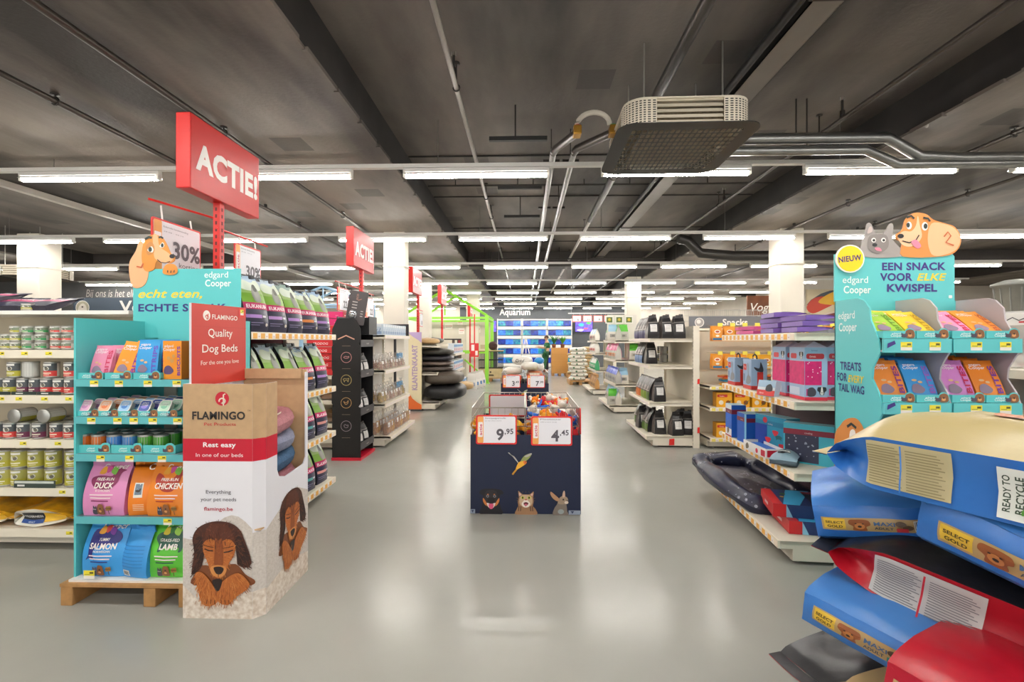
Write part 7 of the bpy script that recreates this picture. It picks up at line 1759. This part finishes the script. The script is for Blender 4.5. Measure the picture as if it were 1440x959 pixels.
MB().lathe([(.19, .3), (.195, .31), (.19, .325), (.1, .36), (0, .37)], GV, 28).obj('lid', t)
gondola('aisle_shelving', 'high pale shelving under the galvanised refuse bin', (3.9, 4.4, 0), 0, 2.5, 0, (.5, 1.0, 1.59), 1.64, .45, tickets=None)
t = thing('display_case', 'dark grey case top showing beyond the treat trays', 'case', (3.3, 5.2, 0))
MB().box(0, 0, 0, .5, .35, 1.55, M('#7b7f86', .5)).obj('case', t)
MB().tube([(.1, .1, 1.55), (.12, .1, 1.58), (.25, .1, 1.585), (.27, .1, 1.55)], .008, BLK, 6).obj('handle', t)
# ---------------------------------------------------------------- back wall: aquarium department
YB = Y1 - .2
MB().art([('t', '#f1efe9', 'Aquarium', .9, 0, .5, {'b': .02, 'w': 1.7})], lambda u, v, q: (u, -q, v)).box(0, 0, -.001, .01, .002, 0, M('#f1efe9')).obj('lettering', loc=(-1.45, YB - .012, 2.86), label='white Aquarium lettering on the dark grey back wall', cat='sign')
FISHB = [M('#1a46c0', .2, emit=.55, nz=(9, .4, '#3f86d8')), M('#14358f', .2, emit=.5, nz=(9, .35, '#2f9a98')), M('#1c3aa8', .2, emit=.5, nz=(8, .5, '#0f1638'))]
for k in range(3):
    t = thing('aquarium_rack', 'white rack of lit blue fish tanks, %s along the grey back wall' % ORD[k], 'aquarium', (-1.5 + 1.36 * k, YB - .6, 0))
    WH = M('#eeebe4', .4)
    f = MB().box(0, 0, 0, .04, .55, 2.62, WH).box(1.29, 0, 0, 1.33, .55, 2.62, WH).box(.04, .5, 0, 1.29, .55, 2.62, WH)
    for q in range(6): f.box(.04, 0, .04 + .5 * q, 1.29, .5, .06 + .5 * q, WH).box(.04, -.01, .06 + .5 * q, 1.29, 0, (.2 if q < 5 else .08) + .5 * q, WH)
    f.obj('rack_frame', t)
    for q in range(5):
        for i in range(3):
            MB().box(.05 + .413 * i, .03, .24 + .5 * q, .45 + .413 * i, .45, .51 + .5 * q, FISHB[(q + i + k) % 3], .004).obj('tank', t)
REEF = M('#2a36c0', .3, emit=.8, nz=(7, .4, '#7a5ad0'))
for k, x in enumerate((-2.55, 2.75)):
    t = thing('reef_screen', 'wall screen with blue reef picture, %s' % ['beside the green post', 'under the row of red price cards'][k], 'screen', (x, YB - .1, 1.9))
    MB().box(0, 0, 0, 1.0, .06, .66, M('#17181c', .4)).obj('casing', t)
    MB().box(.03, -.004, .03, .97, -.001, .63, REEF).art([('p', '#e86a8a', xf(smooth_poly([(-1, -.2), (-.5, .5), (.4, .3), (1, .5), (.6, -.4)]), .12, .6, .2)), ('p', '#3ac0c8', xf(smooth_poly([(-1, 0), (0, .6), (1, .1), (.2, -.5)]), .16, .35, .4)), ('p', '#f0e2f4', xf(smooth_poly([(-1, 0), (0, .3), (1, .1), (.2, -.4)]), .2, .3, .12)), ('p', '#58d060', xf(smooth_poly([(-1, 0), (0, .4), (1, .1), (.2, -.5)]), .14, .75, .5))], lambda u, v, q: (u, -.005 - q * 4, v)).obj('display', t)
# price cards on a hanging rail
t = thing('card_rail', 'white rail hanging over the aisle beyond the shelving', 'rail', (1.4, 15.2, 2.3))
MB().box(0, 0, 0, 2.3, .03, .03, WM).obj('bar', t)
for x in (.1, 2.2): MB().tube([(x, .015, .03), (x, .015, 1.44)], .005, STEEL, 5).obj('wire', t)
for k in range(4):
    s = thing('price_card', 'red framed price card hanging beneath the white rail, %s from the aisle' % ORD[k], 'sign', (1.68 + .34 * k, 15.2, 2.03), 0, 'price cards on the white rail')
    MB().box(-.15, 0, 0, .15, .01, .22, M('#d85a50', .5)).obj('frame', s)
    MB().box(-.13, -.004, .02, .13, -.001, .2, M('#f0eae8', .5)).art([('t', '#57525a', ['6', '11', '9', '9'][k], .04, .05, .09, {'b': .03})], lambda u, v, q: (u, -.004 - q * 3, v)).obj('card', s)
    MB().tube([(-.1, .005, .22), (-.1, .005, .275)], .004, STEEL, 5).tube([(.1, .005, .22), (.1, .005, .275)], .004, STEEL, 5).obj('hook', s)
# brown cartons on a pallet with plant
t = thing('pallet', 'pallet under the two brown cartons at the back', 'pallet', (1.08, 19.05, 0))
MB().box(0, 0, .1, .68, .6, .13, WOOD).obj('deck', t)
for x in (0.02, .29, .56): MB().box(x, 0, 0, x + .1, .6, .1, WOOD).obj('skid', t)
for k in range(2):
    carton(.66, .58, .505, '#c08a45', '#b07c3c', '#c89a58', [('r', '#a87434', -.33, .24, .33, .245)]).obj('carton', loc=(1.42, 19.06, .131 + .506 * k), label='large brown carton, %s on the pallet at the back' % ['lower one', 'upper one'][k], cat='box', group='brown cartons at the back')
def plant(loc, lab, n, h, c, seed):
    r = random.Random(seed); t = thing('potted_plant', lab, 'plant', loc)
    MB().lathe([(.07, 0), (.09, .14), (.1, .14), (.1, .15)], M('#8a5a40', .7), 14).obj('pot', t)
    f = MB()
    for k in range(n):
        a = r.uniform(0, 6.3); l = h * r.uniform(.6, 1); s = r.uniform(.1, .3)
        p = [V((0, 0, .14)), V((cos(a) * s * .4, sin(a) * s * .4, .14 + l * .6)), V((cos(a) * s, sin(a) * s, .14 + l))]
        w = V((-sin(a), cos(a), 0)) * .03
        f.add([p[0] - w * .3, p[0] + w * .3, p[1] + w, p[1] - w, p[2]], [(0, 1, 2, 3), (3, 2, 4)], M(c, .5, nz=(9, .3)))
    f.obj('foliage', t)
plant((1.55, 19.3, 1.144), 'leafy green plant on the brown cartons', 30, .35, '#5fae3a', 1)
plant((1.2, 19.35, 1.144), 'darker green plant on the brown cartons beside the leafy one', 26, .4, '#2f7a3a', 2)
plant((.9, 20.9, 0), 'tall dark green plant on the floor behind the brown cartons', 40, 1.1, '#2a6a3a', 3)
# white easel lines in front of the tanks
t = thing('easel', 'white A-shaped easel in front of the fish tanks', 'easel', (.05, 20.5, 0))
for k, p in enumerate((((-.28, 0, 0), (-.02, 0, 1.62)), ((.32, 0, 0), (.0, 0, 1.62)), ((0, .5, 0), (0, .02, 1.6)))): MB().tube(p, .022, M('#f1eee8', .5), 6).obj('leg', t)
MB().tube([(-.17, 0, .7), (.18, 0, .7)], .018, M('#f1eee8', .5), 6).obj('cross_bar', t)
# right: mural, bird board
MB().box(0, 0, 0, 2.4, .04, 1.25, M('#d9c9a8', .6)).art([('p', '#3f4650', smooth_poly([(.0, .7), (.5, 1.1), (1.2, 1.25), (2.4, 1.2), (2.4, .7), (1.6, .75), (.8, .8)], 2)), ('p', '#c8402a', smooth_poly([(0, .6), (.2, .9), (.6, 1.0), (1.0, .8), (.6, .55), (.2, .4)])), ('p', '#e8b02a', smooth_poly([(.4, .8), (.9, 1.15), (1.5, 1.2), (1.9, .95), (1.5, .8), (1.0, .7)])), ('p', '#8a9a3a', smooth_poly([(1.1, .75), (1.5, 1.05), (1.9, .95), (1.6, .78)])), ('l', '#8a4a42', [(.1, .15), (.6, .3), (1.2, .45), (1.6, .6)], .12), ('l', '#e0cfc0', [(.1, .2), (.6, .36), (1.2, .5)], .05), ('p', '#2f3a44', smooth_poly([(1.5, .9), (2.1, 1.1), (2.4, .95), (2.0, .75)]))], lambda u, v, q: (u, -q * 5, v)).obj('wall_mural', loc=(10.0, 16.94, 2.0), label='colourful bird mural on the beige wall beside the white column', cat='mural')
for k, (c, x, w) in enumerate((('#7ab0b8', 8.3, .9), ('#7a9a4a', 9.3, .7), ('#5a3a34', 7.6, .4))):
    carton(w, .4, .42, c, None, None, [('r', '#dfe6e2', -w * .4, .1, w * .1, .3), ('r', '#4a4a48', w * .15, .1, w * .4, .3)]).obj('goods_box', loc=(x + 1.3, 15.4, 1.55), label='%s goods box on the high shelving below the bird mural' % ['blue green', 'leaf green', 'dark red'][k], cat='box')
gondola('aisle_shelving', 'high shelving below the bird mural', (8.6, 15.3, 0), 0, 3.2, 0, (.5, 1.0, 1.5), 1.54, .5, tickets=None)
t = thing('bird_board', 'brown wooden board with white Vogel lettering beside the white column', 'sign', (6.55, 14.0, 0))
MB().box(0, 0, 1.95, 1.3, .05, 2.75, M('#8a4f2a', .6, nz=(3, .5, '#5f3218'))).art([('t', '#f3ece2', 'Vogel', .1, 2.3, .34, {'al': 'l', 's': .25, 'b': .01})], lambda u, v, q: (u, -q * 4, v)).obj('board', t)
for x in (.1, 1.15): MB().box(x, .05, 0, x + .05, .1, 2.6, WB).obj('post', t)
for k in range(5):
    t = thing('bird_cage', 'pale wire bird cage on the high shelving, %s from the aisle' % ORD[k], 'cage', (4.25 + .52 * k, 12.6, 1.75), 0, 'bird cages')
    MB().box(0, 0, 0, .42, .35, .05, M('#d9c9b0', .5)).obj('tray', t)
    w = MB()
    for i in range(9):
        for y in (0, .35): w.tube([(.05 * i + .01, y, .05), (.05 * i + .01, y, .5), ], .004, STEEL, 4)
    for z in (.2, .35, .5): w.tube([(0, 0, z), (.42, 0, z), (.42, .35, z), (0, .35, z), (0, 0, z)], .004, STEEL, 4)
    w.obj('wire_cage', t)
gondola('aisle_shelving', 'tall pale shelving carrying bird cages behind the Snacks board', (4.1, 12.5, 0), 0, 2.8, 0, (.5, .9, 1.3, 1.7), 1.74, .5, tickets=None)
for k in range(5):
    MB().box(0, 0, 0, .2, .012, .15, M('#efe3de', .5)).art([('r', '#d85a50', 0, .11, .2, .15)], lambda u, v, q: (u, -q * 3, v)).obj('shelf_card', loc=(4.35 + .36 * k, 12.48, 1.755), label='small red topped card before the bird cages, %s from the aisle' % ORD[k], cat='card', group='cards before the bird cages')
MB().art([('t', '#efece6', 'Bij ons is het elke dag', 0, 0, .36, {'al': 'l', 's': .2, 'w': 2.2})], lambda u, v, q: (u, -q, v)).obj('lettering', loc=(-14.35, 14.97, 2.86), label='white handwritten lettering on the dark grey side wall', cat='sign')
carton(.8, .4, .7, '#b98a62', '#8a6a4a').obj('carton', loc=(-13.6, 13.6, 1.56), label='brown carton on high shelving before the dark grey wall', cat='box')
gondola('aisle_shelving', 'distant high shelving before the dark grey wall', (-15.5, 13.4, 0), 0, 4.0, 0, (.5, 1.0, 1.5), 1.55, .5, tickets=None)
# yellow card by the black bag shelving
MB().box(0, 0, 0, .1, .01, .09, M('#f0c02a', .5)).art([('r', '#8a5a1a', .02, .02, .06, .035)], lambda u, v, q: (u, -q, v)).box(.045, .01, -1.62, .055, .02, .02, STEEL).obj('shelf_card', loc=(2.36, 6.7, 1.62), label='small yellow card on a thin stem near the Snacks board', cat='card')

# ---------------------------------------------------------------- person at the back
def body(name, joints, edges, radii, mat, parent=None, sub=2):
    me = bpy.data.meshes.new(name); me.from_pydata(joints, edges, [])
    o = bpy.data.objects.new(name, me); COL.objects.link(o)
    s = o.modifiers.new('skin', 'SKIN'); d = o.modifiers.new('sub', 'SUBSURF'); d.levels = sub; d.render_levels = sub
    for i, r_ in enumerate(radii):
        v = me.skin_vertices[0].data[i]
        v.radius = r_ if isinstance(r_, tuple) else (r_, r_)
        v.use_root = i == 0
    me.materials.append(mat)
    if parent: o.parent = parent
    return o
pt_ = thing('person', 'person in dark green shirt and dark trousers reaching out before the fish tanks', 'person', (1.02, 21.4, 0), pi)
SKN = M('#c99a7c', .55)
# facing local +x, arms forward
J = [(0, 0, .92), (0, 0, 1.08), (.01, 0, 1.25), (.02, 0, 1.36), (.03, 0, 1.43), (.05, 0, 1.52), (.055, 0, 1.6),
     (.0, .1, .88), (.02, .1, .5), (-.01, .11, .09), (.13, .12, .04), (0, -.1, .88), (.06, -.1, .5), (.04, -.11, .09), (.18, -.12, .04),
     (.02, .18, 1.34), (.12, .22, 1.1), (.36, .16, 1.12), (.44, .14, 1.14), (.02, -.18, 1.34), (.1, -.22, 1.1), (.33, -.14, 1.16), (.42, -.12, 1.18)]
Ed = [(0, 1), (1, 2), (2, 3), (3, 4), (4, 5), (5, 6), (0, 7), (7, 8), (8, 9), (9, 10), (0, 11), (11, 12), (12, 13), (13, 14), (3, 15), (15, 16), (16, 17), (17, 18), (3, 19), (19, 20), (20, 21), (21, 22)]
Rr = [(.14, .11), (.13, .1), (.15, .11), (.12, .09), .05, .08, .085, .085, .06, .042, .035, .085, .06, .042, .035, .055, .042, .03, .025, .055, .042, .03, .025]
body('body', J, Ed, Rr, SKN, pt_)
body('shirt', [(0, 0, 1.06), (0, 0, 1.14), (.01, 0, 1.26), (.02, 0, 1.37), (.02, .18, 1.34), (.1, .215, 1.14), (.02, -.18, 1.34), (.09, -.215, 1.14)], [(0, 1), (1, 2), (2, 3), (3, 4), (4, 5), (3, 6), (6, 7)], [(.155, .12), (.15, .12), (.165, .125), (.125, .1), .07, .06, .07, .06], M('#1f5f3a', .8), pt_)
body('trousers', [(0, 0, .95), (0, .1, .86), (.02, .1, .5), (-.01, .11, .1), (0, -.1, .86), (.06, -.1, .5), (.04, -.11, .1)], [(0, 1), (1, 2), (2, 3), (0, 4), (4, 5), (5, 6)], [(.15, .12), .1, .075, .06, .1, .075, .06], M('#2a2d38', .85), pt_)
MB().grid(lambda u, v: (.04 - .0 + .1 * cos(2 * pi * u) * sin(pi * v * .62) - .012, .092 * sin(2 * pi * u) * sin(pi * v * .62), 1.58 + .1 * cos(pi * v * .62)), 16, 8, M('#4a2f22', .8, bump=(60, .5)), True, True).obj('hair', pt_)
fc = MB()
for s in (-1, 1): fc.ball((.133, .03 * s, 1.57), (.006, .009, .006), M('#1a1512', .3), 6).ball((.05, .088 * s, 1.56), (.016, .01, .026), SKN, 6)
fc.ball((.142, 0, 1.545), (.014, .01, .018), SKN, 6).box(.13, -.02, 1.505, .136, .02, 1.511, M('#8a4a44', .6)).obj('face', pt_)
for s in (-1, 1):
    hm_ = MB(); bx_, by, bz = (.44, .14, 1.14) if s > 0 else (.42, -.12, 1.18)
    hm_.ball((bx_ + .03, by, bz), (.045, .035, .016), SKN, 8)
    for q in range(4): hm_.tube([(bx_ + .06, by - .026 + .017 * q, bz), (bx_ + .095 + .006 * (q in (1, 2)), by - .028 + .018 * q, bz - .008), (bx_ + .115 + .008 * (q in (1, 2)), by - .028 + .018 * q, bz - .025)], [.009, .008, .006], SKN, 6)
    hm_.tube([(bx_ + .01, by - .03 * s, bz), (bx_ + .04, by - .06 * s, bz - .005), (bx_ + .065, by - .065 * s, bz - .015)], [.01, .009, .007], SKN, 6)
    hm_.obj('hand', pt_)
